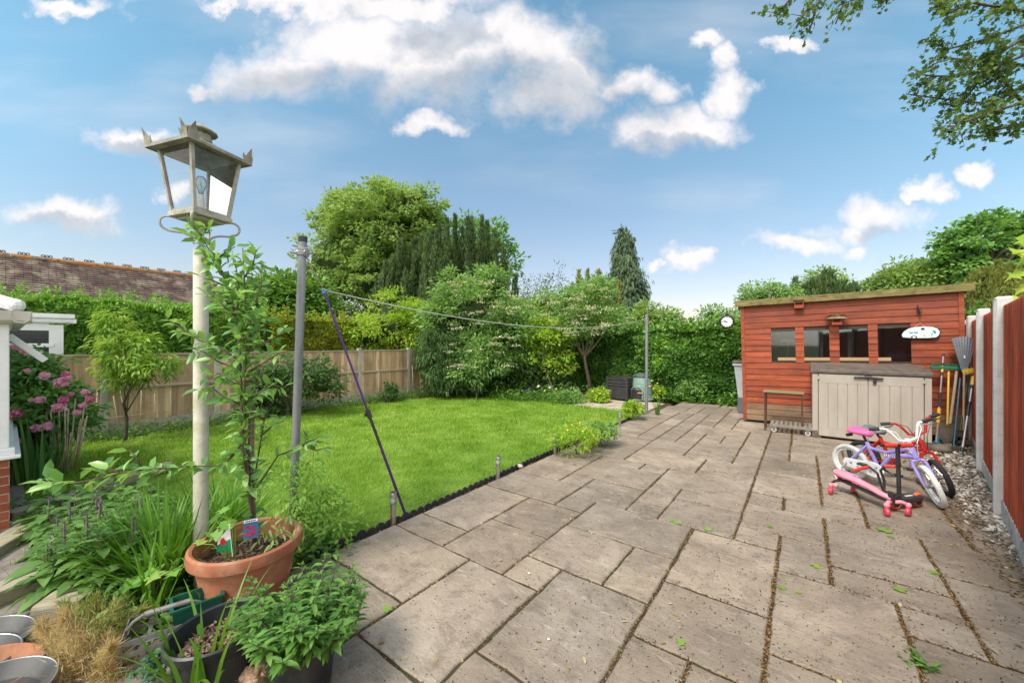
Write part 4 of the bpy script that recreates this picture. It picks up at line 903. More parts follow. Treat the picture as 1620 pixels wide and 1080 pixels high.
mb = MB(); mb.box(b + Vector((-.03, -.02, .03)), (.19, .06, .075), Matrix.Rotation(rad(-18), 3, 'Y'), bev=.02)
for k in range(5): mb.box(b + Vector((-.10 + k * .035, -.05, .035 + k * .008)), (.012, .03, .07), Matrix.Rotation(rad(-18), 3, 'Y'), bev=.004)
mb.build('pad', m_yellow, e)
e, a, b = tool('paddle', (1505, 700), (1500, 600), 'dark brown weathered stick leaning behind the broom handle', 8.6, 8.93); mb = MB(); mb.tube([a, a.lerp(b, .5), b], [.012, .02, .022], 6, flat=.5); mb.build('stick', M('m_dark_stick', (.05, .035, .025), (.1, .07, .05), rough=.9), e); e['category'] = 'stick'; e.name = 'wooden_stick'
e, a, b = tool('garden_fork', (1516, 705), (1532, 592), 'dark handled fork in the corner by the fence post', 8.4, 8.9); MB().tube([a.lerp(b, .2), b], .012, 8).build('shaft', M('m_dark_handle', (.03, .03, .025), (.07, .06, .04), rough=.6), e)
mb = MB()
for k in range(4): q = Vector((-.06 + .04 * k, 0, 0)); mb.tube([a + q, a.lerp(b, .2) + q], .005, 5)
mb.tube([a.lerp(b, .2) + Vector((-.06, 0, 0)), a.lerp(b, .2) + Vector((.06, 0, 0))], .006, 5); mb.build('tines', m_iron, e)
p = ground(1483, 708); e = empty('hand_trowel_blade', p, label='bright blue plastic shovel blade tucked beside the storage box', cat='shovel'); e.name = 'toy_shovel'
mb = MB(); mb.box((.02, .0, .12), (.075, .012, .2), Matrix.Rotation(rad(28), 3, 'Y'), bev=.006); mb.build('blade', M('m_blue_plastic', (.01, .16, .26), (.02, .22, .33), rough=.4), e)
for i, (u, v, s, lb) in enumerate([(1490, 716, .1, 'large rough stone at the foot of the leaning tools beside the box'), (1503, 712, .09, 'dark rounded stone among the feet of the leaning tools'), (1530, 706, .08, 'brown stone by the fence post behind the tools')]):
    p = ground(u, v); mb = MB(); mb.ball((0, 0, 0), s, 10, (1.2, .8, .7), .14); o = mb.build('stone', M('m_stone', (.10, .08, .06), (.2, .16, .12), rough=.95, scale=8, bump=.8), smooth=True); o.location = p + Vector((0, .05, s * .45)); tag(o, lb, 'stone', 'stones below the garden tools')

# ================================================================== BIN, CLOCK, COMPOSTERS
m_grey_l = M('m_light_grey', (.38, .42, .45), (.46, .50, .53), rough=.5, scale=3, stretch=(3, 3, 1), dirt=(.3, .33, .3), dscale=5)
bn = empty('grey_bin', (-.98, 10.25, 0), label='tall pale grey plastic bin with dark lid behind the left corner of the shed', cat='bin')
mb = MB(); mb.add([(-.19, -.19, .36), (.19, -.19, .36), (.19, .19, .36), (-.19, .19, .36), (-.27, -.27, 1.12), (.27, -.27, 1.12), (.27, .27, 1.12), (-.27, .27, 1.12)], [(3, 2, 1, 0), (0, 1, 5, 4), (1, 2, 6, 5), (2, 3, 7, 6), (3, 0, 4, 7), (4, 5, 6, 7)])
mb.bb((-.29, -.29, 1.08), (.29, .29, 1.13), bev=.01); mb.build('body', m_grey_l, bn); MB().bb((-.3, -.3, 1.131), (.3, .3, 1.19), bev=.02).build('lid', m_lid, bn); MB().bb((-.2, -.2, 0), (.2, .2, .358), bev=.01).build('base', M('m_slate_base', (.09, .1, .12), (.13, .14, .16)), bn)
cp_ = deep(1150, 509, 9.5); view = math.atan2(cp_.x, cp_.y)
ck = empty('garden_clock', cp_, -view, 'round black rimmed garden clock hanging in front of the back hedge', 'clock')
mb = MB(); mb.torus((0, 0, 0), (0, 1, 0), .142, .021, 36, 10); mb.build('rim', m_iron, ck, smooth=True)
mb = MB(); mb.tube([(0, -.012, 0), (0, .012, 0)], .138, 36); mb.build('face', M('m_clock_face', (.66, .74, .78), (.7, .78, .82), rough=.5), ck)
mb = MB()
for h_ in range(12): a = h_ * math.pi / 6; l = .035 if h_ % 3 == 0 else .022; mb.box((math.sin(a) * .108, -.0145, math.cos(a) * .108), (.012, .002, l), Matrix.Rotation(a, 3, 'Y'))
mb.build('hour_marks', m_iron, ck)
mb = MB()
for a, l, w in ((rad(-80), .095, .010), (rad(-63), .065, .014)): mb.box((math.sin(a) * l / 2, -.018, math.cos(a) * l / 2), (w, .002, l), Matrix.Rotation(a, 3, 'Y'))
mb.ball((0, -.018, 0), .012, 8); mb.build('hands', m_iron, ck)
mb = MB(); mb.tube([(0, 0, .17), (0, .0, .25)], .012, 6); mb.torus((0, 0, .19), (0, 1, 0), .02, .006, 12, 6); mb.tube([(0, 0, .25), (0, .4, .36), (0, 1.6, .30), (0, 2.2, .2)], .01, 6); mb.ball((0, 0, .26), .02, 8); mb.build('hanger', m_iron, ck)
p = ground(975, 631.5); cb = empty('compost_bin', p + Vector((.05, .32, 0)), rad(-6), 'square black slatted compost bin at the foot of the back hedge', 'compost bin')
m_bp2 = M('m_compost_black', (.022, .022, .022), (.045, .042, .04), rough=.6, scale=8)
mb = MB(); mb.bb((-.27, -.27, .02), (.27, .27, .60)); mb.build('inner', m_dark, cb)
mb = MB()
for k in range(7):
    z = .02 + k * .088
    for s in (-1, 1): mb.bb((-.30, s * .30 - .015, z), (.30, s * .30 + .015, z + (.066 if k > 2 else .087)), bev=.004); mb.bb((s * .30 - .0145, -.284, z + .001), (s * .30 + .0145, .284, z + (.065 if k > 2 else .086)))
mb.build('slats', m_bp2, cb)
mb = MB()
for x in (-.3, -.1, .1, .3): mb.bb((x - .015, -.322, 0), (x + .015, -.316, .62))
for x in (-.3, .3):
    for y in (-.3, .3): mb.bb((x - .03, y - .03, 0), (x + .03, y + .03, .64), bev=.005)
mb.build('ribs', m_bp2, cb)
mb = MB()
for k in range(7): mb.bb((-.25 + k * .075, -.315, .60), (-.2 + k * .075, -.28, .645))
mb.build('rim', m_bp2, cb)
p = ground(1009, 633); cc = empty('composter', p + Vector((.02, .28, 0)), rad(-10), 'pale green conical composter with a black hatch', 'composter')
m_cg = M('m_composter_green', (.16, .27, .23), (.22, .34, .29), rough=.5, scale=5, dirt=(.08, .11, .08), dscale=6, damt=.4)
mb = MB(); mb.lathe([(.325, 0), (.325, .03), (.305, .04), (.262, .44), (.268, .45), (.262, .47), (.235, .66), (.0, .66)], 32); mb.build('body', m_cg, cc, smooth='auto')
mb = MB(); mb.lathe([(.255, .64), (.26, .67), (.24, .695), (.15, .715), (.12, .745), (.09, .75), (0, .75)], 32); mb.build('lid', M('m_composter_lid', (.04, .06, .055), (.08, .11, .1), rough=.5), cc, smooth='auto')
mb = MB(); mb.bb((-.15, -.325, .03), (.15, -.27, .30), bev=.03); mb.build('hatch', m_blackp, cc); 
mb = MB(); mb.tube([(-.18, -.30, .03), (-.17, -.285, .28), (-.1, -.28, .36), (.1, -.28, .36), (.17, -.285, .28), (.18, -.30, .03)], .02, 8); mb.build('hatch_frame', m_cg, cc)
mb = MB(); mb.tube([(.06, -.35, .21), (.2, -.33, .215)], .014, 6); mb.bb((.09, -.36, .2), (.17, -.33, .235), bev=.006); mb.build('handle', M('m_orange_bit', (.55, .22, .06), (.6, .27, .1)), cc)
mb = MB(); mb.tube([(.278 * math.cos(a), .278 * math.sin(a), .40 + .02 * math.sin(a * 2)) for a in [i * math.pi / 14 for i in range(29)]], .006, 5); mb.build('cord', M('m_pale_cord', (.45, .5, .4)), cc)

# ================================================================== SOLAR LIGHTS, EDGING
m_steel_b = M('m_brushed', (.42, .39, .35), (.55, .52, .48), rough=.32, metal=.85, scale=10, stretch=(5, 5, .4), dirt=(.2, .15, .1), dscale=10, damt=.4)
labs = ['nearest stainless solar light post, next to the foot of the purple line prop', 'second solar light post from the front along the lawn edging', 'third solar light post, beside the yellow flowered plant', 'fourth solar light post, near the far end of the lawn edging', 'small solar light post just left of the far washing line pole']
def solar(p, hh, rr, label):
    e = empty('solar_light', p, label=label, cat='garden light', group='solar lights along the lawn edging'); e.rotation_euler = (R.uniform(-.04, .04), R.uniform(-.05, .05), 0)
    mb = MB(); mb.lathe([(rr * .8, -.1), (rr * .8, hh * .62), (rr, hh * .625), (rr, hh * .64)], 20); mb.build('tube', m_steel_b, e, smooth='auto')
    mb = MB(); mb.lathe([(rr * .95, hh * .64), (rr * .95, hh * .86)], 20); mb.f.pop(); mb.r.pop(); mb.build('lens', glassM('m_lens', alpha=.5), e, smooth=True)
    MB().tube([(0, 0, hh * .64), (0, 0, hh * .80)], rr * .35, 8).build('bulb', m_wht, e)
    mb = MB(); mb.lathe([(rr * 1.05, hh * .86), (rr * 1.05, hh * .985), (rr * .98, hh), (0.001, hh)], 20); cp = mb.build('cap', m_steel_b, e, smooth='auto'); MB().tube([(0, 0, hh), (0, 0, hh + .003)], rr * .7, 12).build('solar_cell', m_blackp, cp)
for (u, v, vt), lb in zip([(622, 828, 777), (787, 757, 720), (878, 719, 684), (980, 674, 652), (1018, 656, 640)], labs):
    p = ground(u, v); Z = FPX * EYE / (v - HOR); solar(p, (v - vt) * Z / FPX * .97, .030, lb)
m_edge = M('m_edging', (.022, .022, .024), (.045, .045, .048), rough=.7, scale=9, bump=.3, dirt=(.09, .08, .06), dscale=12, damt=.4)
ed = empty('lawn_edging', (-2.915, 1.3, 0), label='black scalloped plastic edging between lawn and patio', cat='edging'); mb = MB(); y = 1.3 - 1.3; YZ = Matrix(((0, 0, 1, 0), (1, 0, 0, 0), (0, 1, 0, 0), (0, 0, 0, 1)))
while y < 6.6:
    w = .085; hh = R.uniform(-.006, .006); mb.rv = R.random(); pts = [(0, -.1)] + [(w / 2 - w / 2 * math.cos(a * math.pi / 8), .002 + .04 * math.sin(a * math.pi / 8) + hh) for a in range(9)] + [(w, -.1)]
    mb.prism([(q[0], q[1]) for q in pts], .014, Matrix.Translation((R.uniform(-.004, .004) + .02 * math.sin(y * 1.3), y, 0)) @ YZ); y += w + .001
mb.build('scallops', m_edge, ed)

# ================================================================== WASHING LINE
m_galv = M('m_galv', (.20, .21, .225), (.29, .30, .315), rough=.5, metal=.35, scale=6, stretch=(4, 4, .5), bump=.1, dirt=(.15, .14, .12), dscale=5, damt=.4)
p1 = ground(462, 543 + FPX * EYE / 3.1); top1 = EYE + (HOR - 377) * 3.1 / FPX
w1 = empty('washing_line_post', p1, label='nearer grey metal washing line post with cord wound at its top', cat='post', group='washing line posts')
q1 = Vector(deep(479, 377, 3.1)) - p1; q1.z = top1; MB().tube([(0, 0, -.1), q1], .031, 16).build('pole', m_galv, w1, smooth='auto')
mb = MB(); mb.tube([q1 - Vector((0, 0, .03)), q1 + Vector((0, 0, .012))], .034, 16); mb.build('cap', m_blackp, w1)
mb = MB(); rt_ = Vector((cT, sT, 0))
for z, l in ((-.075, -.08), (-.13, -.1), (-.13, .09)): mb.tube([q1 + Vector((0, 0, z)), q1 + Vector((0, 0, z + .02)) + rt_ * l], .009, 6)
mb.tube([q1 + Vector((0, 0, -.12)) + rt_ * -.035, q1 + Vector((0, 0, -.12)) + rt_ * .035], .037, 8); mb.build('cleat', m_galv, w1)
mb = MB()
for k in range(5): mb.torus(q1 + Vector((0, 0, -.085 - k * .012)), (0, .1 * (k % 2), 1), .036, .006, 18, 5)
mb.tube([q1 + Vector((0, 0, -.09)), q1 + rt_ * .06 + Vector((0, 0, -.06)), q1 + rt_ * .1 + Vector((0, 0, -.12))], .005, 5); mb.build('wound_cord', M('m_cord_grey', (.35, .36, .37)), w1)
p2 = ground(1023, 654); w2 = empty('washing_line_post', p2, label='far grey washing line post standing in front of the composter', cat='post', group='washing line posts')
h2 = EYE + (HOR - 498) * 8.67 / FPX; MB().tube([(0, 0, -.1), (0, 0, h2)], .033, 14).build('pole', m_galv, w2, smooth='auto')
mb = MB(); mb.tube([(-.06, -.02, h2 - .1), (.05, .02, h2 - .09)], .01, 6); mb.tube([(0, 0, h2 - .02), (0, 0, h2 + .01)], .038, 12); mb.build('cap', m_galv, w2)
a1 = p1 + q1 + Vector((0, 0, -.09)); pt = deep(513, 459, 3.5); a2 = p2 + Vector((0, 0, h2 - .09)); mb = MB(); pts = []
for i in range(6): pts.append(a1.lerp(pt, i / 5) + Vector((0, 0, -.012 * math.sin(math.pi * i / 5))))
for i in range(1, 31):
    t_ = i / 30; pts.append(pt.lerp(a2, t_) - Vector((0, 0, .30 * 4 * t_ * (1 - t_) * .9)))
mb.tube(pts, .0055, 6); tag(mb.build('washing_line', M('m_line', (.33, .33, .31), (.5, .5, .47), rough=.7, scale=30)), 'thin pale washing line strung across the garden between two posts', 'washing line')
pb = ground(643, 818); pr = empty('line_prop', pb, label='purple metal prop holding up the washing line', cat='prop'); b = pt - pb - Vector((0, 0, .015)); a = Vector((0, 0, 0)); m_pur = M('m_purple', (.055, .018, .12), (.09, .03, .18), rough=.35, metal=.3, scale=5)
mb = MB(); mb.tube([a, a.lerp(b, .46)], .0125, 10); mb.tube([a.lerp(b, .46), b], .010, 10); mb.build('pole', m_pur, pr, smooth='auto')
mb = MB(); mb.tube([a.lerp(b, .44), a.lerp(b, .475)], .022, 10); mb.box(a.lerp(b, .455) + rt_ * -.025, (.03, .03, .03), bev=.006); mb.tube([a.lerp(b, .32), a.lerp(b, .46)], .0135, 10); mb.build('clamp', m_blackp, pr)
mb = MB(); mb.tube([b - Vector((0, 0, .02)), b + rt_ * -.02 + Vector((0, 0, .012)), b + rt_ * -.03 + Vector((0, 0, .03))], .007, 6); mb.tube([b - Vector((0, 0, .02)), b + rt_ * .025 + Vector((0, 0, .012)), b + rt_ * .045 + Vector((0, 0, .02))], .007, 6); mb.ball(b - Vector((0, 0, .01)), .016, 8); mb.build('hook', M('m_blue_hook', (.03, .12, .3), (.05, .18, .4)), pr)

# ================================================================== LAMP POST
m_cream = M('m_lamp_post', (.50, .48, .39), (.58, .56, .47), rough=.5, scale=3, stretch=(2, 2, .6), bump=.15, dirt=(.22, .24, .09), dscale=4.5, damt=.65)
m_lant = M('m_lantern', (.30, .29, .24), (.45, .43, .37), rough=.6, scale=8, bump=.4, dirt=(.16, .15, .08), dscale=9, damt=.7)
m_lead = M('m_lantern_roof', (.20, .20, .16), (.36, .35, .3), rough=.7, scale=10, bump=.5, dirt=(.13, .13, .05), dscale=8, damt=.8)
lp = deep(318, 843, 2.505); lp.z = 0
lamp = empty('lamp_post', lp, TH - rad(18.5), 'cream lamp post with a weathered square lantern in the planted corner', 'lamp post')
mb = MB(); mb.lathe([(.041, -.1), (.041, 2.19), (.036, 2.2), (.017, 2.21), (.017, 2.31)], 24); mb.build('post', m_cream, lamp, smooth='auto')
B0, B1, ZB, ZT = .108, .152, 2.42, 2.80
mb = MB(); mb.bb((-B0 - .012, -B0 - .012, ZB - .03), (B0 + .012, B0 + .012, ZB), bev=.004); mb.bb((-B0 + .02, -B0 + .02, ZB - .045), (B0 - .02, B0 - .02, ZB - .031)); mb.bb((-.015, -.015, 2.30), (.015, .015, ZB - .03)); ba = mb.build('base_tray', m_lant, lamp)
mb = MB()
for sx in (-1, 1):
    for sy in (-1, 1): mb.tube([(sx * (B0 - .005), sy * (B0 - .005), ZB), (sx * (B1 - .006), sy * (B1 - .006), ZT)], .013, 4)
mb.bb((-B0, -B0, ZB), (B0, -B0 + .012, ZB + .016)); mb.bb((-B0, B0 - .012, ZB), (B0, B0, ZB + .016)); mb.bb((-B0, -B0 + .012, ZB), (-B0 + .012, B0 - .012, ZB + .0155)); mb.bb((B0 - .012, -B0 + .012, ZB), (B0, B0 - .012, ZB + .0155)); mb.build('frame', m_lant, lamp)
m_lg = glassM('m_lamp_glass', col=(.97, .98, .98), alpha=.05)
for k in range(4):
    q = Matrix.Rotation(k * math.pi / 2, 4, 'Z'); mb = MB(); mb.m = q; a0, a1_ = B0 - .007, B1 - .008; mb.add([(-a0, -a0, ZB + .01), (a0, -a0, ZB + .01), (a1_, -a1_, ZT), (-a1_, -a1_, ZT)], [(0, 1, 2, 3)]); mb.build('glass_pane', m_lg, lamp)
ZE = ZT + .005; E = .196
mb = MB(); mb.add([(-E, -E, ZE), (E, -E, ZE), (E, E, ZE), (-E, E, ZE), (-E, -E, ZE + .012), (E, -E, ZE + .012), (E, E, ZE + .012), (-E, E, ZE + .012), (-.06, -.06, ZE + .085), (.06, -.06, ZE + .085), (.06, .06, ZE + .085), (-.06, .06, ZE + .085),
     (-B1, -B1, ZE - .003), (B1, -B1, ZE - .003), (B1, B1, ZE - .003), (-B1, B1, ZE - .003), (-.055, -.055, ZE + .09), (.055, -.055, ZE + .09), (.055, .055, ZE + .09), (-.055, .055, ZE + .09)],
    [(0, 1, 5, 4), (1, 2, 6, 5), (2, 3, 7, 6), (3, 0, 4, 7), (4, 5, 9, 8), (5, 6, 10, 9), (6, 7, 11, 10), (7, 4, 8, 11), (8, 9, 10, 11), (12, 13, 1, 0), (13, 14, 2, 1), (14, 15, 3, 2), (15, 12, 0, 3), (13, 12, 16, 17), (14, 13, 17, 18), (15, 14, 18, 19), (12, 15, 19, 16), (17, 16, 19, 18)])
for s in (-1, 1): mb.bb((-E, s * E - .003, ZE - .007), (E, s * E + .003, ZE + .013)); mb.bb((s * E - .0028, -E, ZE - .0065), (s * E + .0028, E, ZE + .0125))
rf_ = mb.build('roof', m_lead, lamp)
mb = MB(); mb.lathe([(.062, ZE + .09), (.055, ZE + .14), (.05, ZE + .145), (.088, ZE + .15), (.09, ZE + .158), (.05, ZE + .185), (.012, ZE + .205), (.008, ZE + .212), (.001, ZE + .214)], 12); mb.build('chimney', m_lead, rf_, smooth='auto')
for sx in (-1, 1):
    for sy in (-1, 1):
        mb = MB(); c_ = Vector((sx * E, sy * E, ZE + .005))
        for dr in (Vector((-sx, 0, 0)), Vector((0, -sy, 0))):
            nrm = Vector((0, sy, 0)) if dr.x else Vector((sx, 0, 0)); base = [(0, 0), (.055, 0), (.066, .025), (.068, .052), (.05, .036), (.038, .06), (.024, .095), (.012, .07), (.006, .045), (0, .04)]
            vs = [c_ + dr * x + Vector((0, 0, z)) + nrm * (.02 * (z / .08) ** 2) for x, z in base]; vs2 = [v + nrm * .003 for v in vs]; n_ = len(vs)
            mb.add(vs + vs2, [tuple(range(n_ - 1, -1, -1)), tuple(range(n_, 2 * n_))] + [(i, (i + 1) % n_, n_ + (i + 1) % n_, n_ + i) for i in range(n_)])
        mb.build('finial', m_lead, rf_)
for k in range(4):
    a = math.pi / 2 * k + math.pi / 4; d = Vector((math.cos(a), math.sin(a), 0)); mb = MB(); c0 = d * .045
    pts = [d * .125 + Vector((0, 0, ZB - .035)), d * .175 + Vector((0, 0, ZB - .03)), d * .205 + Vector((0, 0, ZB - .055)), d * .20 + Vector((0, 0, ZB - .095)), d * .16 + Vector((0, 0, ZB - .12)), d * .10 + Vector((0, 0, ZB - .125)), d * .055 + Vector((0, 0, ZB - .145)), d * .037 + Vector((0, 0, ZB - .19))]
    sm = []
    for i in range(len(pts) - 1):
        p0, p1_, p2_, p3 = pts[max(0, i - 1)], pts[i], pts[i + 1], pts[min(len(pts) - 1, i + 2)]
        for j in range(5): t = j / 5; sm.append(.5 * ((2 * p1_) + (p2_ - p0) * t + (2 * p0 - 5 * p1_ + 4 * p2_ - p3) * t * t + (3 * p1_ - p0 - 3 * p2_ + p3) * t ** 3))
    mb.tube(sm + [pts[-1]], .007, 6); mb.build('scroll_bracket', m_lant, lamp)
mb = MB(); mb.lathe([(.02, ZB + .0), (.02, ZB + .10), (.016, ZB + .105), (.016, ZB + .135)], 12); bh = mb.build('bulb_holder', m_wht, lamp, smooth='auto')
mb = MB(); mb.lathe([(.014, ZB + .135), (.017, ZB + .16), (.032, ZB + .20), (.032, ZB + .225), (.018, ZB + .25), (.001, ZB + .256)], 16); mb.build('bulb', glassM('m_bulb', alpha=.6), lamp, smooth=True)
MB().tube([(0, 0, ZB + .14), (.004, 0, ZB + .19), (-.004, 0, ZB + .2), (0, 0, ZB + .22)], .004, 5).build('filament', m_silver, lamp)

# ================================================================== BIKES, SCOOTER, RIDE-ON
def paint(name, c, rough=.3): return M(name, tuple(x * .92 for x in c), tuple(min(1, x * 1.06) for x in c), rough=rough, scale=5, spec=.5, bump=.03, dirt=tuple(x * .55 for x in c), dscale=12, damt=.35)
m_lilac = paint('m_lilac', (.36, .30, .72)); m_pinkS = paint('m_pink_saddle', (.85, .12, .32), .45); m_whiteR = M('m_white_rubber', (.58, .58, .56), (.68, .68, .66), rough=.7, scale=12, bump=.5, dirt=(.35, .33, .3), dscale=8, damt=.6)
m_blackR = M('m_black_rubber', (.015, .015, .015), (.03, .03, .03), rough=.8, bump=.5); m_rpaint = paint('m_bike_red', (.52, .022, .018)); m_whitep = paint('m_white_gloss', (.78, .78, .78)); m_chr = M('m_chrome', (.6, .6, .62), rough=.2, metal=1, bump=0)
m_greysad = M('m_grey_saddle', (.10, .11, .12), (.2, .21, .22), rough=.45)
def wheel(root, c, r, tyre, axis=(0, 1, 0), tr=.024, name='wheel', disc=None, mtx=None):
    mb = MB(); mb.m = mtx or Matrix.Identity(4); mb.torus(c, axis, r - tr, tr, 44, 10)
    ax = Vector(axis).normalized(); u = ax.orthogonal().normalized(); w = ax.cross(u)
    for i in range(54):                                    # tread blocks
        a = 2 * math.pi * i / 54; d = u * math.cos(a) + w * math.sin(a)
        for s in (-1, 0, 1): mb.tube([Vector(c) + d * (r - .004 - .006 * abs(s)) + ax * (s * tr * .62 - .005) , Vector(c) + d * (r - .004 - .006 * abs(s)) + ax * (s * tr * .62 + .005)], .0055, 4)
    t_ = mb.build(name, tyre, root, smooth='auto')
    mb = MB(); mb.m = mtx or Matrix.Identity(4); mb.torus(c, axis, r - 2 * tr - .006, .009, 40, 6, 1.3); mb.build('rim', m_chr if tyre is m_blackR else m_whitep, t_, smooth=True)
    mb = MB(); mb.m = mtx or Matrix.Identity(4); mb.tube([Vector(c) - ax * .04, Vector(c) + ax * .04], .016, 12); mb.build('hub', m_silver, t_)
    mb = MB(); mb.m = mtx or Matrix.Identity(4)
    for i in range(16):
        a = 2 * math.pi * i / 16; d = u * math.cos(a + .3 * (i % 2)) + w * math.sin(a + .3 * (i % 2)); e_ = u * math.cos(a) + w * math.sin(a); mb.tube([Vector(c) + e_ * .014 + ax * (.028 if i % 2 else -.028), Vector(c) + d * (r - 2 * tr - .006)], .0014, 4)
    mb.build('spokes', m_chr, t_); return t_
def bike(name, loc, head, lean, steer, r, wb, frame, saddle, tyre, fork, bars, grips, label, seat_h=.58, guard=None, tr=.024, dark=False):
    e = empty(name, loc, label=label, cat='bicycle', rot=(lean, 0, head)); e.name = name
    RA = Vector((0, 0, r)); BBk = Vector((.30, 0, r * .98)); ST = Vector((.20, 0, .45)); HT = Vector((wb - .19, 0, .53)); HB = Vector((wb - .15, 0, .43)); FA = Vector((wb, 0, r))
    mb = MB(); mb.tube([HB.lerp(HT, .1), (.44, 0, .40), (.36, 0, .29), BBk], [.024, .023, .024, .02], 12); mb.tube([HT.lerp(HB, .15), (.38, 0, .41), ST - Vector((0, 0, .03))], .018, 10); mb.tube([BBk, ST + Vector((-.008, 0, .03))], .018, 10); mb.tube([HB - Vector((0, 0, .005)), HT + Vector((0, 0, .005))], .026, 12)
    for s in (-1, 1): mb.tube([RA + Vector((0, s * .045, 0)), BBk + Vector((-.05, s * .03, 0)), BBk], .010, 8); mb.tube([RA + Vector((0, s * .045, 0)), ST + Vector((-.02, s * .02, -.03)), ST], .010, 8)
    mb.build('frame', frame, e, smooth='auto')
    wheel(e, RA, r, tyre, tr=tr)
    mb = MB(); mb.tube([ST, ST + Vector((-.045, 0, seat_h - .47))], .013, 8); mb.build('seat_post', m_blackp, e)
    mb = MB(); q = ST + Vector((-.06, 0, seat_h - .45)); L_ = .22; vs = []; fs = []; NN = 12; MM = 10
    for i in range(MM + 1):
        t_ = i / MM; x = -.10 + L_ * t_; w_ = (.085 * (1 - t_) ** .6 + .024) * min(1, (t_ * 8 + .25)) * (1 if i < MM else .3); hgt = .036 * (1 if i < MM else .4)
        for j in range(NN): a = 2 * math.pi * j / NN; vs.append(q + Vector((x, w_ * math.cos(a), hgt * math.sin(a) + .015 * (1 - t_) ** 2)))
    for i in range(MM):
        for j in range(NN): fs.append((i * NN + j, i * NN + (j + 1) % NN, (i + 1) * NN + (j + 1) % NN, (i + 1) * NN + j))
    fs += [tuple(range(NN)), tuple(MM * NN + j for j in range(NN))]; mb.add(vs, fs); mb.build('saddle', saddle, e, smooth=True)
    mb = MB(); mb.tube([q + Vector((-.13, -.03, -.06)), q + Vector((-.13, .03, -.06))], .02, 8); mb.build('reflector', m_blackp, e)
    # cranks and pedals
    mb = MB(); mb.tube([BBk + Vector((0, -.07, 0)), BBk + Vector((0, .07, 0))], .012, 8); mb.tube([BBk + Vector((0, .06, 0)), BBk + Vector((.09, .075, -.05))], .01, 6); mb.tube([BBk + Vector((0, -.06, 0)), BBk + Vector((-.09, -.075, .05))], .01, 6)
    mb.box(BBk + Vector((.09, .11, -.05)), (.08, .06, .022), bev=.006); mb.box(BBk + Vector((-.09, -.11, .05)), (.08, .06, .022), bev=.006); mb.build('pedals', m_blackp, e)
    if guard:
        mb = MB(); poly = [(-.045, .0), (-.02, .05), (.12, .062), (.28, .085), (.35, .065), (.385, .0), (.35, -.07), (.28, -.085), (.1, -.055), (-.02, -.045)]
        mb.prism(poly, .012, Matrix.Translation((0, -.045, r)) @ XZ); gd = mb.build('chain_guard', guard, e, bevel=.004)
        mb = MB()
        for (x, z, s_) in ((.05, .01, .02), (.12, -.015, .016), (.19, .02, .02), (.25, -.03, .018), (.31, .03, .016)): mb.prism([(x - s_, z + s_ * .6), (x - s_ * .3, z), (x - s_ * .8, z - s_ * .7), (x, z - s_ * .2), (x + s_ * .8, z - s_ * .8), (x + s_ * .35, z), (x + s_, z + s_ * .8), (x, z + s_ * .2)], .002, Matrix.Translation((0, -.0575, r)) @ XZ)
        mb.build('butterfly_marks', M('m_plum', (.18, .05, .16)), gd)
    # steered group
    ax = (HT - HB).normalized(); piv = Matrix.Translation(HB) @ Matrix.Rotation(steer, 4, ax) @ Matrix.Translation(-HB)
    wheel(e, FA, r, tyre, tr=tr, mtx=piv)
    mb = MB(); mb.m = piv; cr = HB - ax * .02
    for s in (-1, 1): mb.tube([cr, cr + Vector((.01, s * .042, -.005)), cr + Vector((.02, s * .052, -.035)), FA + Vector((0, s * .05, 0))], [.016, .017, .015, .010], 10)
    mb.tube([HT, HT + ax * .09], .016, 10); mb.build('fork', fork, e, smooth='auto')
    tp = HT + ax * .07; mb = MB(); mb.m = piv; W2 = .25
    pts = [tp + Vector((-.06, -W2, .15)), tp + Vector((-.03, -W2 + .11, .145)), tp + Vector((.01, -.11, .12)), tp + Vector((.03, -.07, .02)), tp + Vector((.03, 0, 0)), tp + Vector((.03, .07, .02)), tp + Vector((.01, .11, .12)), tp + Vector((-.03, W2 - .11, .145)), tp + Vector((-.06, W2, .15))]
    mb.tube(pts, .0125, 10); mb.box(tp + Vector((.02, 0, 0)), (.05, .04, .04), bev=.01); hb = mb.build('handlebar', bars, e, smooth='auto')
    for s in (0, -1):
        a_ = pts[s]; b_ = pts[1 if s == 0 else -2]; mb = MB(); mb.m = piv; mb.tube([a_, a_.lerp(b_, .75)], .018, 10); g_ = mb.build('grip', grips, e, smooth='auto')
        mb = MB(); mb.m = piv; mb.tube([a_.lerp(b_, .85) + Vector((.02, 0, -.01)), a_.lerp(b_, .5) + Vector((.055, 0, -.02)), a_.lerp(b_, .1) + Vector((.05, 0, -.02))], .006, 6); mb.build('brake_lever', m_blackp if dark else m_silver, g_)
    mb = MB(); mb.m = piv; mb.tube([pts[7], pts[6] + Vector((.1, 0, .02)), HT + Vector((.16, .02, .10)), HT + Vector((.13, .0, -.04)), HB + Vector((.03, .02, -.01))], .0035, 5); mb.tube([pts[1], pts[2] + Vector((.12, .02, .03)), HT + Vector((.14, -.04, .0)), HT + Vector((-.05, -.03, -.06))], .0035, 5); mb.build('brake_cable', m_blackp if dark else m_whitep, e)
    return e
rc = ground(1347, 756); fc = ground(1484, 800); hd = math.atan2(fc.y - rc.y, fc.x - rc.x); wb = (fc - rc).length
gb = bike('childrens_bicycle', rc, hd, rad(5), rad(-43), .2, wb, m_lilac, m_pinkS, m_whiteR, m_lilac, m_whitep, m_blackp, 'lilac child\'s bicycle with pink saddle and white tyres', .58, guard=m_whitep)
m_rdisc = paint('m_pinkred', (.62, .05, .09), .4)
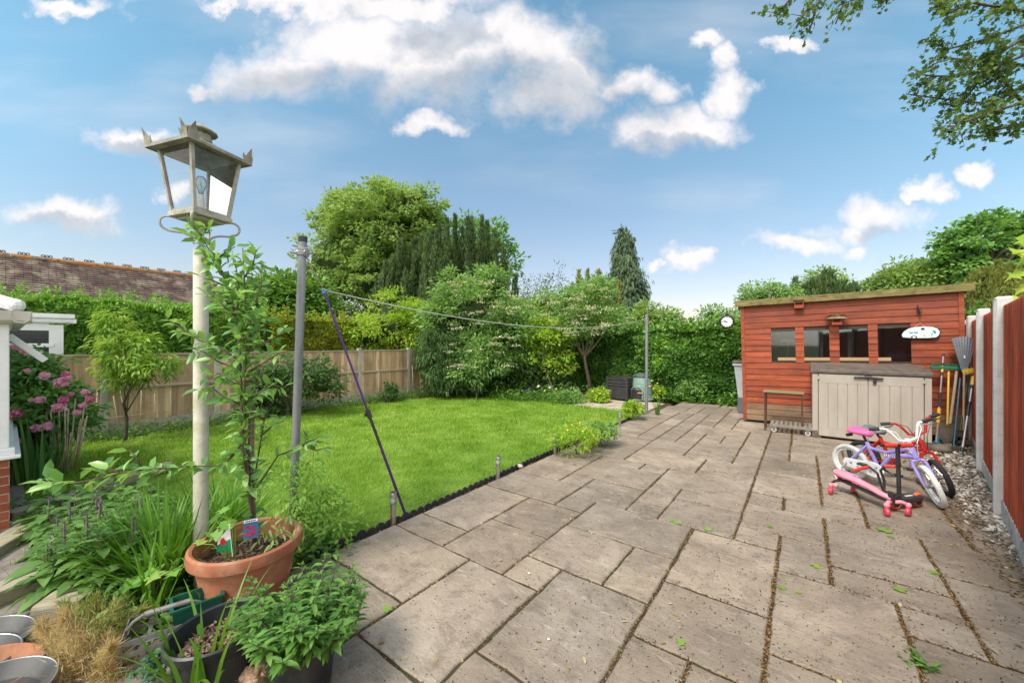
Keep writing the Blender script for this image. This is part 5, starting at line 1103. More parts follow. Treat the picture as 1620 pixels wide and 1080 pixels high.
for s in (1, -1):
    mb = MB(); mb.torus((0, s * .17, .062), (0, 1, 0), .05, .012, 24, 8, 1.2); t_ = mb.build('stabiliser', m_whitep, gb, smooth=True); MB().tube([(0, s * .16, .062), (0, s * .18, .062)], .045, 20).build('disc', m_rdisc, t_); mb = MB(); mb.tube([(0, s * .05, .2), (0, s * .12, .16), (0, s * .16, .062)], .009, 6); mb.build('arm', m_silver, t_)
mb = MB()
for k in range(6): x = .37 + k * .018; mb.prism([(x, .005 * (k % 2)), (x + .011, .004), (x + .009, .03), (x + .002, .028)], .002, Matrix.Translation((.0, -.0195, .375)) @ XZ)
mb.build('frame_marks', m_whitep, gb)
rc2 = ground(1368, 745); fc2 = ground(1496, 783); hd2 = math.atan2(fc2.y - rc2.y, fc2.x - rc2.x)
bike('childrens_bicycle', rc2, hd2, rad(5), rad(-40), .19, (fc2 - rc2).length, m_rpaint, m_greysad, m_blackR, m_rpaint, m_rpaint, m_blackp, 'red child\'s bicycle with grey saddle leaning behind the lilac one', .545, dark=True)
# scooter
m_orange = paint('m_orange', (.72, .13, .05), .5); m_redg = paint('m_red_grip', (.70, .05, .03), .55)
fr = ground(1416, 806); rr = ground(1451, 801); sh = math.atan2(rr.y - fr.y, rr.x - fr.x)
sc = empty('kick_scooter', fr, sh, 'black kick scooter with orange wheels and red grips in front of the bicycles', 'scooter'); D = (rr - fr).length
for x, nm in ((0, 'wheel'), (D, 'wheel')):
    mb = MB(); mb.torus((x, 0, .07), (0, 1, 0), .054, .016, 30, 10, 1.2); t_ = mb.build(nm, m_orange, sc, smooth=True); mb = MB(); mb.tube([(x, -.015, .07), (x, .015, .07)], .044, 20); mb.build('hub', m_blackp, t_)
mb = MB(); vs = [(.04, -.05), (.12, -.065), (D - .02, -.06), (D + .02, -.04), (D + .02, .04), (D - .02, .06), (.12, .065), (.04, .05)]; mb.prism(vs, .045, Matrix.Translation((0, 0, .075))); mb.build('deck', m_blackp, sc, bevel=.015)
mb = MB()
for k in range(4): x = .12 + .025 * k; mb.tube([(x, -.02, .1215), (x + .01, .005, .1215), (x + .018, -.012, .1215)], .003, 5)
mb.build('deck_marks', m_wht, sc)
pole_b = deep(1422.5, 782, 3.70) ; pole_t = deep(1420, 704, 3.72)
inv = Matrix.Rotation(-sh, 3, 'Z'); pb_ = inv @ (pole_b - fr); pt_ = inv @ (pole_t - fr); pb_.z = .12
mb = MB(); mb.tube([pb_, pt_], .017, 14); mb.tube([(0, 0, .14), pb_ * .5 + Vector((0, 0, .07)), pb_], .018, 8); mb.bb((-.02, -.03, .06), (.03, .03, .14), bev=.01); mb.tube([pb_.lerp(pt_, .60), pb_.lerp(pt_, .66)], .022, 12); mb.build('steering_tube', m_blackp, sc, smooth='auto')
axh = inv @ rt_
for s in (-1, 1): mb = MB(); mb.tube([pt_ + axh * s * .02, pt_ + axh * s * .135 + Vector((0, 0, .0))], .021, 12); mb.build('grip', m_redg, sc, smooth='auto')
MB().tube([pt_ - axh * .165, pt_ + axh * .15], .014, 8).build('handlebar', m_blackp, sc)
# pink ride-on
m_pk = paint('m_pink', (.86, .27, .36), .45); fl, frr, rl, rrr = ground(1403, 815), ground(1437, 815), ground(1315, 781), ground(1350, 779)
mf = (fl + frr) / 2; mr_ = (rl + rrr) / 2; hh_ = math.atan2(mf.y - mr_.y, mf.x - mr_.x); Lr = (mf - mr_).length
ro = empty('ride_on_toy', mr_, hh_, 'pink three armed wiggle ride-on toy with red castor wheels and handle grips', 'ride-on toy'); inv = Matrix.Rotation(-hh_, 3, 'Z')
NN = 12; mb = MB(); vs = []; fs = []; prof = [(-.10, .025, .15, .03), (-.06, .06, .155, .035), (.04, .065, .15, .035), (.14, .045, .14, .028), (.26, .035, .12, .026), (.36, .032, .095, .026), (Lr - .06, .028, .085, .022)]
for (x, w_, z, hh) in prof:
    for j in range(NN): a = 2 * math.pi * j / NN; vs.append((x + .02, w_ * math.cos(a), z + .05 + hh * math.sin(a)))
for i in range(len(prof) - 1):
    for j in range(NN): fs.append((i * NN + j, i * NN + (j + 1) % NN, (i + 1) * NN + (j + 1) % NN, (i + 1) * NN + j))
fs += [tuple(range(NN)), tuple((len(prof) - 1) * NN + j for j in range(NN))]; mb.add(vs, fs); mb.build('seat', m_pk, ro, smooth=True)
mb = MB(); mb.tube([(-.04, 0, .14), (.1, 0, .13), (Lr - .05, 0, .10)], .02, 8); mb.tube([(Lr - .05, 0, .09), (Lr - .05, 0, .19)], .026, 12)
for w_ in (rl, rrr): q = inv @ (w_ - mr_); mb.tube([(.02, 0, .14), (q.x * .6 - .02, q.y * .5, .13), (q.x - .01, q.y, .10)], .012, 8)
mb.build('chassis', m_blackp, ro, smooth='auto')
for w_ in (rl, rrr, fl, frr):
    q = inv @ (w_ - mr_); front = q.x > .2; mb = MB()
    mb.tube([(q.x - (.0 if front else .0), q.y, .10), (q.x, q.y, .07)], .018, 8); mb.ball((q.x, q.y, .095), .024, 10)
    if front: mb.tube([(Lr - .05, 0, .10), ((Lr - .05 + q.x) / 2, q.y * .6, .115), (q.x, q.y, .10)], .017, 8)
    else: mb.tube([(q.x + .06, q.y * .9, .11), (q.x, q.y, .10)], .018, 8)
    c_ = mb.build('castor_housing', m_pk, ro, smooth=True)
    a = R.uniform(-.5, .5) + .9; dv = Vector((math.sin(a), math.cos(a), 0)); mb = MB(); p_ = Vector((q.x + .015, q.y - .02, .040)); mb.torus(p_, dv, .028, .012, 22, 8, 1.3); mb.tube([p_ - dv * .017, p_ + dv * .017], .03, 18); mb.build('castor_wheel', m_rdisc, c_, smooth='auto')
hl = [inv @ (deep(u, v, Z) - mr_) for u, v, Z in ((1398, 777, 3.68), (1393, 765, 3.68), (1388, 748, 3.7), (1375, 738, 3.78))]; hr = [inv @ (deep(u, v, Z) - mr_) for u, v, Z in ((1399, 777, 3.66), (1399, 760, 3.66), (1393, 744, 3.66), (1400, 737, 3.64))]
st = Vector((Lr - .05, 0, .19)); mb = MB(); mb.tube([st] + hl, .011, 8); mb.tube([st] + hr, .011, 8); mb.build('steering_bar', m_blackp, ro, smooth='auto')
for a_, u2, v2, Z2 in ((hl[-1], 1352, 744, 3.9), (hr[-1], 1416, 738, 3.58)):
    b_ = inv @ (deep(u2, v2, Z2) - mr_); mb = MB(); mb.tube([a_, a_.lerp(b_, .5) + Vector((0, 0, .004)), b_], .016, 10); mb.build('grip', m_redg, ro, smooth='auto')

# ================================================================== TREES AND SHRUBS BEYOND THE GARDEN
m_bark = M('m_bark', (.07, .055, .04), (.13, .10, .075), rough=.95, scale=6, stretch=(4, 4, .6), bump=.8, bscale=25)
m_barkl = M('m_bark_light', (.17, .13, .09), (.28, .22, .15), rough=.95, scale=6, stretch=(4, 4, .6), bump=.6, bscale=25)
m_core = M('m_inner_shade', (.022, .04, .010), (.035, .06, .016), rough=1)  # dark solid cores put inside crowns and hedges as inner shade
def gz(p, z=-.1): return Vector((p.x, p.y, z))
def tree(name, label, cat, u, v, Z, blobs, leafm, nclump, nleaf, cr, L, Wd, seed, kind='flat', base=None, trunk_r=.2, barkm=None, group=None, nbr=10, core=.0, core_sc=.72, **kw):
    """blobs: (u, v, ru, rv) in photo pixels at distance Z; each becomes an ellipsoid of leaf clumps of real size"""
    c0 = deep(u, v, Z); b = Vector(base) if base is not None else gz(c0)
    e = empty(name, b, label=label, cat=cat, group=group); parts = []; allC = []; w = sum(q[2] * q[3] for q in blobs)
    for i, (bu, bv, ru, rv) in enumerate(blobs):
        c = deep(bu, bv, Z + R.uniform(-.3, .3) * ru * Z / FPX) - b; rx = ru * Z / FPX / math.sqrt(1 + ((bu - CXP) / FPX) ** 2 * .6); rz = rv * Z / FPX
        n = max(4, int(nclump * ru * rv / w)); o, C = crown_cloud(tuple(c), (rx, rx, rz), n, nleaf, cr, L, Wd, seed + i, kind, clumps=True, **kw); parts.append(o); allC.append(C)
    V, F, r_ = join(parts); cr_ = npmesh('crown', V, F, r_, leafm, e)
    C = np.concatenate(allC)
    zc = np.median(C[:, 2]); top = Vector((np.mean(C[:, 0]), np.mean(C[:, 1]), zc))
    br = [Vector(C[k]) for k in rng.choice(len(C), min(nbr, len(C)), False)]
    trunk_mb((0, 0, -.1), top, trunk_r, trunk_r * .35, seed, .06, br).build('trunk', barkm or m_bark, e, smooth=True)
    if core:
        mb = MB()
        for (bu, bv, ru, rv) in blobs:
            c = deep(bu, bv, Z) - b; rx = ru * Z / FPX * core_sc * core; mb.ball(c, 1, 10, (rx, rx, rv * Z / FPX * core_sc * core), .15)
        mb.build('shade_core', m_core, e, smooth=True)  # dark balls added inside the crown, their colour standing for shade
    return e
lf_pale = leafM('l_pale', (.055, .105, .025), (.125, .195, .05), (.25, .32, .11), trans=.4)
lf_mid = leafM('l_mid', (.03, .075, .012), (.065, .135, .022), (.13, .22, .04))
lf_syc = leafM('l_syc', (.035, .085, .02), (.075, .155, .035), (.15, .25, .06))
lf_dark = leafM('l_dark', (.018, .04, .012), (.035, .075, .018), (.07, .12, .03), trans=.2)
lf_yew = leafM('l_yew', (.016, .032, .010), (.036, .062, .018), (.075, .11, .03), trans=.12, rough=.7)
lf_yewg = leafM('l_yew_gold', (.05, .065, .012), (.11, .12, .022), (.2, .19, .04), trans=.2, rough=.7)
lf_cyp = leafM('l_cypress', (.025, .045, .024), (.055, .085, .045), (.10, .135, .07), trans=.2, rough=.7)
lf_bright = leafM('l_bright', (.07, .15, .012), (.16, .28, .025), (.30, .42, .06), trans=.45)
lf_gold = leafM('l_gold', (.10, .16, .012), (.24, .30, .025), (.45, .45, .05), trans=.4)
lf_conif = leafM('l_conifer', (.03, .08, .012), (.075, .165, .02), (.18, .30, .04), trans=.25, rough=.6)
lf_hedge = leafM('l_hedge', (.018, .05, .010), (.04, .10, .015), (.13, .24, .03), trans=.3, rough=.4, spec=.45)
lf_elder = leafM('l_elder', (.05, .10, .03), (.10, .18, .05), (.2, .29, .09), trans=.4)
m_umbel = leafM('l_umbel', (.42, .40, .22), (.56, .54, .34), (.68, .66, .48), trans=.2)
m_blossom = leafM('l_blossom', (.5, .5, .42), (.64, .62, .55), (.74, .72, .66), trans=.2)

tree('ash_tree', 'largest pale green broadleaf tree towering behind the left fence', 'tree', 600, 400, 25, [(600, 365, 92, 74), (540, 420, 66, 80), (640, 330, 66, 40), (560, 345, 50, 46), (600, 450, 80, 60), (668, 385, 45, 60), (510, 470, 30, 40), (520, 350, 22, 22), (612, 302, 30, 14), (575, 312, 16, 14), (676, 340, 22, 22)], lf_pale, 620, 74, .62, .24, .14, 11, trunk_r=.35, core=.8, flat=.4, lumpy=.34, hollow=.35)
tree('oak_tree', 'dark green broadleaf tree behind the slim potted sapling, above the golden hedge', 'tree', 440, 468, 20, [(430, 470, 42, 42), (470, 478, 40, 40), (395, 485, 36, 40), (505, 500, 30, 36)], lf_mid, 170, 80, .7, .26, .16, 31, trunk_r=.25, core=.9)
def yew(name, label, cols, Z, leafm, seed, group=None, L=.26, dens=1.0):
    b = gz(deep(cols[len(cols) // 2][0], 540, Z)); e = empty(name, b, label=label, cat='tree', group=group); parts = []; g = np.random.default_rng(seed); mbc = MB()
    for (u, vt, vb, hw, lean) in cols:
        z = Z + g.uniform(-1, 1) * 1.2; t0 = deep(u, vt, z) - b; b0 = deep(u - lean, vb, z) - b; w = hw * z / FPX; n = int(dens * 520 * max(.4, (t0 - b0).length * w / 1.5))
        s = g.random(n) ** .8; prof = w * np.minimum(1, (1 - s) * 2.6 + .06) * (.75 + .35 * np.sin(s * 9 + u)); d = unit(np.column_stack([g.normal(size=(n, 2)), np.zeros(n)]))
        P = np.array(b0) + (np.array(t0) - np.array(b0)) * s[:, None] + d * (prof * g.random(n) ** .35)[:, None]
        A = unit(d * .35 + np.array([0, 0, 1.0]) + g.normal(size=(n, 3)) * .22); parts.append(leaves(P, A, unit(d + g.normal(size=(n, 3)) * .4), L * (.6 + .8 * g.random(n)), L * .32, 'spray', np.clip(.2 + .5 * g.random() + .4 * (g.random(n) - .3), 0, 1)))
        mbc.tube([b0, b0.lerp(t0, .5), b0.lerp(t0, .9)], [w * .6, w * .62, w * .1], 7)  # dark tapered core added inside each column as shade
    V, F, r_ = join(parts); npmesh('crown', V, F, r_, leafm, e); mbc.build('shade_core', m_core, e); trunk_mb((0, 0, -.1), (0, 0, 3), .3, .2, seed).build('trunk', m_bark, e, smooth=True); return e
def cols(u0, u1, tops, vb, hw, lean=0, g=R):
    n = int((u1 - u0) / hw * 1.25); r = []
    for i in range(n):
        u = u0 + (u1 - u0) * i / (n - 1); q = (u - u0) / (u1 - u0) * (len(tops) - 1); k = min(len(tops) - 2, int(q)); v = tops[k] + (tops[k + 1] - tops[k]) * (q - k)
        r.append((u + g.uniform(-4, 4), v + g.uniform(-9, 14), vb + g.uniform(-8, 8), hw * g.uniform(.8, 1.2), lean * g.uniform(.5, 1.3)))
        r.append((u + g.uniform(-6, 6), v + g.uniform(25, 55), vb + 10, hw * g.uniform(.9, 1.3), lean * g.uniform(.2, 1)))
    return r
yew('yew_tree', 'dark upright yew in front of the pale tree, left of the taller yew', cols(606, 694, (420, 395, 372, 362, 372), 545, 10, 22), 21, lf_yew, 51)
yew('yew_tree', 'tallest dark fastigiate yew with many spires, right of the pale tree', cols(698, 812, (352, 346, 350, 344, 362, 395, 432), 540, 11, 0), 23, lf_yew, 52)
tree('elm_tree', 'sparse green tree top behind the spires of the tallest yew', 'tree', 770, 400, 28, [(765, 385, 40, 42), (800, 425, 22, 36), (735, 370, 30, 24)], lf_mid, 60, 60, .8, .3, .18, 61, trunk_r=.2)
yew('golden_yew', 'small golden tipped yew left of the weeping cypress', cols(905, 975, (440, 432, 434, 450), 540, 9, 0), 20, lf_yewg, 53, L=.22)
yew('yew_tree', 'rounded dark yew showing above the middle of the shed roof', cols(1262, 1348, (452, 440, 434, 440, 455), 500, 8, 0), 18, lf_yew, 54)
yew('yew_tree', 'big olive green yew beside the right end of the shed', cols(1528, 1660, (440, 420, 412, 418, 420, 410), 560, 14, 8), 11.5, lf_yewg, 55, L=.16, dens=3.2)
MATS['l_yew_olive'] = None; del MATS['l_yew_olive']
# weeping cypress
def cypress():
    Z = 21.5; b = gz(deep(993, 540, Z)); e = empty('weeping_cypress', b, label='tall drooping blue green cypress with a ragged pointed top', cat='tree'); g = np.random.default_rng(8); parts = []; top = deep(987, 362, Z) - b; H_ = top.z
    n = 620; s = g.random(n) ** .9; az = g.random(n) * 6.28; rad_ = (2.65 * (1 - s) ** .75 * (.45 + .55 * g.random(n)) + .08) * (1 + .25 * np.sin(s * 21 + az * 2)) * .72
    C = np.column_stack([np.cos(az) * rad_ + top.x * s, np.sin(az) * rad_ + top.y * s, s * H_]); m = 30
    P = np.repeat(C, m, 0); k = len(P); P = P + np.column_stack([g.normal(size=k) * .12, g.normal(size=k) * .12, -g.random(k) * .75])
    o_ = np.repeat(np.column_stack([np.cos(az), np.sin(az), 0 * az]), m, 0); A = unit(o_ * .3 + g.normal(size=(k, 3)) * .22 + np.array([0, 0, -1.0])); parts.append(leaves(P, A, unit(o_ + g.normal(size=(k, 3)) * .5), .3, .09, 'spray', np.repeat(g.random(n) * .6, m) + .4 * g.random(k)))
    q = 90; z_ = np.linspace(H_ * .93, H_ * 1.0, q); P = np.column_stack([top.x * z_ / H_ + g.normal(size=q) * .14, top.y * z_ / H_ + g.normal(size=q) * .14, z_]); parts.append(leaves(P, unit(g.normal(size=(q, 3)) * .6 + np.array([-.5, -.4, -.3])), rdir(q), .4, .1, 'spray'))
    V, F, r_ = join(parts); npmesh('crown', V, F, r_, lf_cyp, e); mb = MB(); mb.tube([(0, 0, -.1), (top.x * .5, top.y * .5, H_ * .5), (top.x, top.y, H_ * .98)], [.25, .15, .02], 8); mb.build('trunk', m_bark, e, smooth=True)
    MB().tube([(0, 0, .5), (top.x * .4, top.y * .4, H_ * .4), (top.x * .8, top.y * .8, H_ * .82)], [1.0, .75, .1], 9).build('shade_core', m_core, e)  # dark core added up the middle of the crown as shade
cypress()
tree('birch_tree', 'thin wispy grey green tree tops left of the golden yew', 'tree', 855, 470, 19, [(850, 470, 26, 34), (880, 455, 14, 22), (828, 490, 20, 24)], lf_cyp, 60, 26, .5, .2, .05, 71, trunk_r=.08, nbr=24, flat=1.2, sunup=0)
tree('hazel_tree', 'leafy green tree crowns filling the gap between the tallest yew and the golden yew', 'tree', 850, 505, 17, [(846, 508, 42, 26), (885, 498, 24, 22), (822, 500, 24, 30), (868, 478, 18, 16), (905, 515, 26, 24)], lf_pale, 130, 60, .42, .18, .1, 83, core=.8, trunk_r=.12)
tree('shrub', 'rounded green bush behind the back hedge right of the cypress', 'bush', 1050, 515, 16, [(1045, 512, 34, 20), (1018, 510, 22, 26), (1075, 528, 18, 14)], lf_pale, 110, 70, .4, .15, .09, 72, core=.9)
hw_ = tree('hawthorn', 'white flecked bush rising over the hedge behind the garden clock', 'bush', 1140, 515, 13.2, [(1142, 514, 36, 22), (1118, 524, 22, 20), (1168, 520, 26, 24), (1124, 500, 12, 12)], lf_elder, 110, 60, .34, .11, .06, 73, core=.85)
hw2 = tree('hawthorn', 'white flecked bush top showing behind the left half of the shed roof', 'bush', 1215, 468, 16, [(1215, 468, 44, 18), (1190, 476, 22, 16)], lf_elder, 80, 60, .35, .13, .07, 74, core=.85)
tree('lime_tree', 'pale crown peeping above the rounded yew behind the shed', 'tree', 1303, 452, 24, [(1303, 452, 28, 20)], lf_pale, 40, 70, .7, .22, .14, 75)
tree('ash_tree', 'lower yellowish green tree left of the big sycamore behind the shed', 'tree', 1440, 440, 20, [(1440, 440, 50, 24), (1405, 452, 30, 16), (1480, 440, 40, 30)], lf_pale, 130, 80, .55, .22, .12, 76, trunk_r=.2, core=.7)
tree('sycamore', 'big rich green sycamore rising behind the right end of the shed roof', 'tree', 1550, 385, 18, [(1545, 380, 54, 34), (1512, 402, 26, 28), (1590, 372, 34, 34), (1540, 422, 50, 22), (1625, 395, 34, 48), (1600, 348, 22, 12), (1560, 350, 24, 14)], lf_syc, 150, 62, .55, .2, .16, 77, kind='flat', trunk_r=.28, core=0, nbr=40, hollow=.25, lumpy=.35, flat=.35)
def sprinkle(e, lst, mat, nm, size, n, per, Z, seed, kind='flat'):
    g = np.random.default_rng(seed); b = e.location; P = []
    for (u, v, ru, rv) in lst:
        for _ in range(n):
            a = g.random() * 6.28; q = g.random() ** .5; P.append(np.array(deep(u + ru * q * math.cos(a), v + rv * q * math.sin(a), Z - ru * .5 * Z / FPX * g.random())) - np.array(b))
    P = np.array(P); k = len(P); P2 = np.repeat(P, per, 0) + g.normal(size=(k * per, 3)) * size * np.array([1, 1, .25]); q = len(P2)
    o = leaves(P2, unit(g.normal(size=(q, 3)) * np.array([1, 1, .2])), unit(np.array([0, -.3, 1]) + g.normal(size=(q, 3)) * .3), size * .5, size * .45, kind); return npmesh(nm, o[0], o[1], o[2], mat, e)
sprinkle(hw_, [(1140, 508, 44, 24)], m_blossom, 'blossom', .06, 110, 6, 12.6, 1); sprinkle(hw2, [(1212, 466, 44, 14)], m_blossom, 'blossom', .07, 90, 6, 15.4, 2)

# ------------------------------------------------------------------ hedges
def hedge(name, label, pts, z0, z1, depth, n, L, Wd, leafm, seed, kind='flat', bulge=.15, topspray=0, out=(.6, .3), cat='hedge', corem=None):
    """a clipped hedge whose face runs along pts (the garden side lies to the right hand of the run)"""
    g = np.random.default_rng(seed); e = empty(name, (pts[0][0], pts[0][1], z0), label=label, cat=cat); b = np.array([pts[0][0], pts[0][1], z0]); parts = []; mbc = MB(); tot = sum(math.dist(pts[i], pts[i + 1]) for i in range(len(pts) - 1))
    for i in range(len(pts) - 1):
        p, q = np.array(pts[i]), np.array(pts[i + 1]); l = np.linalg.norm(q - p); d = (q - p) / l; nr = np.array([d[1], -d[0]]); k = int(n * l / tot)
        t = g.random(k) * l; f = g.random(k); H_ = z1 - z0; face = f < H_ / (H_ + depth * .5); zz = np.where(face, g.random(k) * H_, H_); back = np.where(face, 0, g.random(k) * depth)
        X_ = p[None] + d[None] * t[:, None] - nr[None] * back[:, None]; w3 = np.column_stack([X_, zz]); bl = lump(w3 * .9, seed, 6, 2.4) * bulge + lump(w3 * 3, seed + 1, 6, 2) * bulge * .45
        off = np.where(face, bl - .10 * (zz / H_) ** 4, 0) - g.random(k) * .09; P = np.column_stack([X_ + nr[None] * off[:, None], zz + np.where(face, 0, bl * .8)]) ; N3 = np.where(face[:, None], np.array([nr[0], nr[1], .25]), np.array([0, 0, 1.0]))
        A = unit(N3 * out[0] + g.normal(size=(k, 3)) * .6 + np.array([0, 0, out[1]])); Nn = unit(N3 + g.normal(size=(k, 3)) * .45 + np.array([0, 0, .5]))
        sz = .6 + .7 * g.random(k); parts.append(leaves(P + np.array([0, 0, z0]) - b, A, Nn, L * sz, Wd * sz, kind, np.clip(.35 * g.random(k) + .3 + .35 * lump(w3 * 1.6, seed + 3, 5, 2) + .22 * (zz / H_ - .5), 0, 1)))
        c = (p + q) / 2 - nr * (depth / 2 + .22); ang = math.atan2(d[1], d[0]); mbc.box((c[0] - b[0], c[1] - b[1], H_ / 2 - .1), (l + .05, depth, H_ - .18), Matrix.Rotation(ang, 3, 'Z'))  # dark box added behind the leaves to block light
        if topspray:
            k = int(topspray * l); t = g.random(k) * l; hh = .12 + .35 * g.random(k) ** 2; back = g.random(k) * depth * .7; m = 26; T = np.repeat(t, m); S_ = g.random(k * m); hr = np.repeat(hh, m)
            X_ = p[None] + d[None] * T[:, None] - nr[None] * np.repeat(back, m)[:, None]; P = np.column_stack([X_, z1 - .05 + S_ * hr]) + g.normal(size=(k * m, 3)) * (.11 * (1.05 - S_))[:, None] * np.array([1, 1, .3])
            parts.append(leaves(P - b, unit(g.normal(size=(k * m, 3)) * .45 + np.array([0, 0, 1])), unit(g.normal(size=(k * m, 3)) + np.array([nr[0], nr[1], .3])), L * .9, Wd, kind, .35 + .6 * g.random(k * m)))
    V, F, r_ = join(parts); npmesh('foliage', V, F, r_, leafm, e); mbc.build('light_block_core', corem or m_core, e); return e
hedge('conifer_hedge', 'long clipped green conifer hedge behind the left fence, below the tiled roof', [(-12.3, -6), (-12.3, 4.6)], -.2, 2.42, 1.2, 150000, .10, .034, lf_conif, 5, 'spray', .2, topspray=30, out=(.9, .1))
hedge('privet_hedge', 'shorter golden yellow hedge continuing to the right of the conifer hedge', [(-12.1, 4.6), (-12.1, 7.3)], -.2, 2.3, 1.0, 18000, .085, .05, lf_gold, 6, 'flat', .14, topspray=20)
hedge('leafy_hedge', 'glossy dark leaved hedge closing the back of the garden behind the compost bins', [(-10.2, 10.6), (-6.2, 12.7), (-2.6, 11.45), (3.0, 11.75)], -.1, 2.0, .9, 75000, .10, .075, lf_hedge, 9, 'leaf', .17, topspray=10)
tree('shrub', 'pale lime green bush swelling over the middle of the left fence', 'bush', 620, 515, 13.8, [(630, 512, 52, 44), (590, 530, 40, 30), (665, 525, 36, 36)], lf_bright, 150, 70, .35, .12, .06, 81, core=.95)
tree('shrub', 'softer green bush between the golden hedge and the pale lime bush', 'bush', 540, 535, 13.5, [(550, 535, 40, 30), (515, 530, 26, 26)], lf_bright, 90, 70, .3, .10, .055, 82, core=.9)

# ------------------------------------------------------------------ shrubs inside the garden
el = tree('elder_shrub', 'large elder bush with creamy flower heads in the far left corner of the lawn', 'shrub', 755, 520, 12.6, [(752, 495, 62, 58), (720, 455, 26, 26), (800, 520, 52, 48), (765, 560, 70, 46), (775, 450, 34, 26), (700, 510, 36, 40)], lf_elder, 330, 60, .33, .15, .07, 91, kind='flat', base=gz(deep(785, 620, 12.8)), trunk_r=.07, core=.8, nbr=16)
sprinkle(el, [(748, 452, 36, 22), (800, 478, 38, 22), (770, 520, 66, 50), (758, 560, 60, 30)], m_umbel, 'flower_heads', .085, 13, 40, 11.3, 4)
tree('bamboo_shrub', 'dark narrow leaved shrub against the end of the left fence', 'shrub', 695, 575, 12.0, [(692, 560, 30, 44), (710, 590, 38, 34), (735, 600, 34, 26)], lf_dark, 170, 46, .26, .17, .03, 92, kind='leaf', base=gz(deep(700, 625, 12)), trunk_r=.04, droop=.9, core=.8)
tree('small_shrub', 'low bright leafy shrub in front of the elder bush', 'shrub', 750, 585, 11.3, [(742, 592, 24, 22), (775, 570, 26, 28), (762, 550, 18, 20)], lf_elder, 60, 46, .24, .12, .05, 93, kind='leaf', base=gz(deep(752, 628, 11.3)), trunk_r=.025, barkm=m_barkl)
tree('dark_laurel', 'shadowy dark green shrub below the elder and the small tree', 'shrub', 815, 580, 12.6, [(810, 575, 52, 42), (860, 590, 40, 34)], lf_dark, 170, 50, .3, .13, .06, 94, base=gz(deep(815, 618, 12.6)), trunk_r=.04, core=.9)
tree('young_tree', 'slender young tree with a bright rounded crown right of the elder bush', 'tree', 862, 560, 12.2, [(860, 548, 44, 30), (835, 560, 30, 24), (880, 575, 26, 22), (855, 520, 28, 22)], lf_bright, 120, 42, .26, .12, .055, 95, kind='leaf', base=gz(deep(878, 622, 11.7)), trunk_r=.035, barkm=m_barkl)
se = tree('elder_tree', 'small flowering tree with a bare forked trunk in front of the back hedge', 'tree', 930, 505, 12.8, [(925, 480, 44, 30), (905, 515, 40, 24), (955, 510, 40, 26), (940, 460, 26, 18)], lf_elder, 190, 46, .28, .13, .06, 96, base=gz(deep(933, 617, 12.9), -.05), trunk_r=.001, nbr=0)
mb = MB(); 
def toL(u, v, Z=12.8): return deep(u, v, Z) - se.location
mb.tube([toL(934, 618), toL(930, 595), toL(925, 570), toL(924, 562)], [.075, .06, .05, .05], 8)
for a, b_ in (((905, 520), .0), ((918, 510), .3), ((932, 505), -.2), ((945, 520), .1), ((897, 530), 0), ((958, 525), .2)): mb.tube([toL(924, 566), toL((924 + a[0]) / 2 + 1, 545), toL(a[0], a[1]), toL(a[0] + (a[0] - 924) * .5, a[1] - 35)], [.035, .028, .02, .008], 6)
mb.build('forked_trunk', m_barkl, se, smooth=True)
sprinkle(se, [(920, 470, 46, 22), (950, 500, 46, 22), (895, 495, 36, 22), (935, 520, 60, 12)], m_umbel, 'flower_heads', .09, 12, 40, 11.9, 5)
for ch in list(se.children):
    if ch.name.startswith('trunk'): bpy.data.objects.remove(ch)
pt_tree = tree('peach_tree', 'small peach tree with drooping yellow green leaves in front of the left fence', 'tree', 215, 555, 6.5, [(200, 562, 46, 36), (180, 528, 26, 30), (250, 580, 40, 16), (205, 594, 34, 20), (176, 506, 14, 16), (228, 540, 16, 18)], leafM('l_peach', (.045, .10, .015), (.09, .18, .022), (.26, .34, .045), trans=.4), 150, 22, .13, .10, .034, 97, kind='leaf', base=gz(deep(196, 690, 6.5)), trunk_r=.03, droop=.75, flat=.9)
tree('climbing_shrub', 'dark climbing shrub spreading over the fence behind the nearer line post', 'shrub', 470, 600, 8.9, [(480, 585, 50, 18), (430, 610, 36, 30), (415, 640, 34, 26), (510, 610, 34, 26)], lf_dark, 150, 40, .2, .08, .045, 98, kind='leaf', base=gz(deep(455, 660, 8.7)), trunk_r=.02, core=.5)
tree('small_shrub', 'little dark bush against the gravel board right of the line prop', 'shrub', 618, 620, 10.9, [(617, 621, 11, 13)], lf_dark, 22, 40, .13, .07, .04, 99, kind='leaf', base=gz(deep(618, 634, 10.9)), trunk_r=.015)
def gcover(name, label, poly_or_pts, n, L, Wd, leafm, hgt, seed, kind='leaf', stuff=True, sd=.2, cat=None):
    g = np.random.default_rng(seed); P = []
    for (x, y) in poly_or_pts: P.append(np.column_stack([x + g.normal(size=n) * sd, y + g.normal(size=n) * sd, np.abs(g.normal(size=n)) * hgt]))
    P = np.concatenate(P); P[:, 2] += np.array([lz(a) for a in P[:, 0]]); k = len(P); A = unit(g.normal(size=(k, 3)) * np.array([1, 1, .4]) + np.array([0, 0, .4])); s = .6 + .8 * g.random(k)
    o = leaves(P, A, unit(np.array([0, 0, 1]) + g.normal(size=(k, 3)) * .5), L * s, Wd * s, kind); ob = npmesh(name, o[0], o[1], o[2], leafm)
    if stuff: ob['kind'] = 'stuff'
    else: tag(ob, label, cat)
    return ob
gcover('bed_weeds', None, [(-9.65 + .05 * (i % 2), y) for i, y in enumerate(np.arange(.9, 9, .35))], 260, .05, .03, lf_mid, .12, 21, sd=.13)
gcover('border_plants', None, [(x, 9.15 + .3 * math.sin(x * 3)) for x in np.arange(-9, -5, .3)], 330, .07, .03, lf_mid, .16, 22, sd=.22)
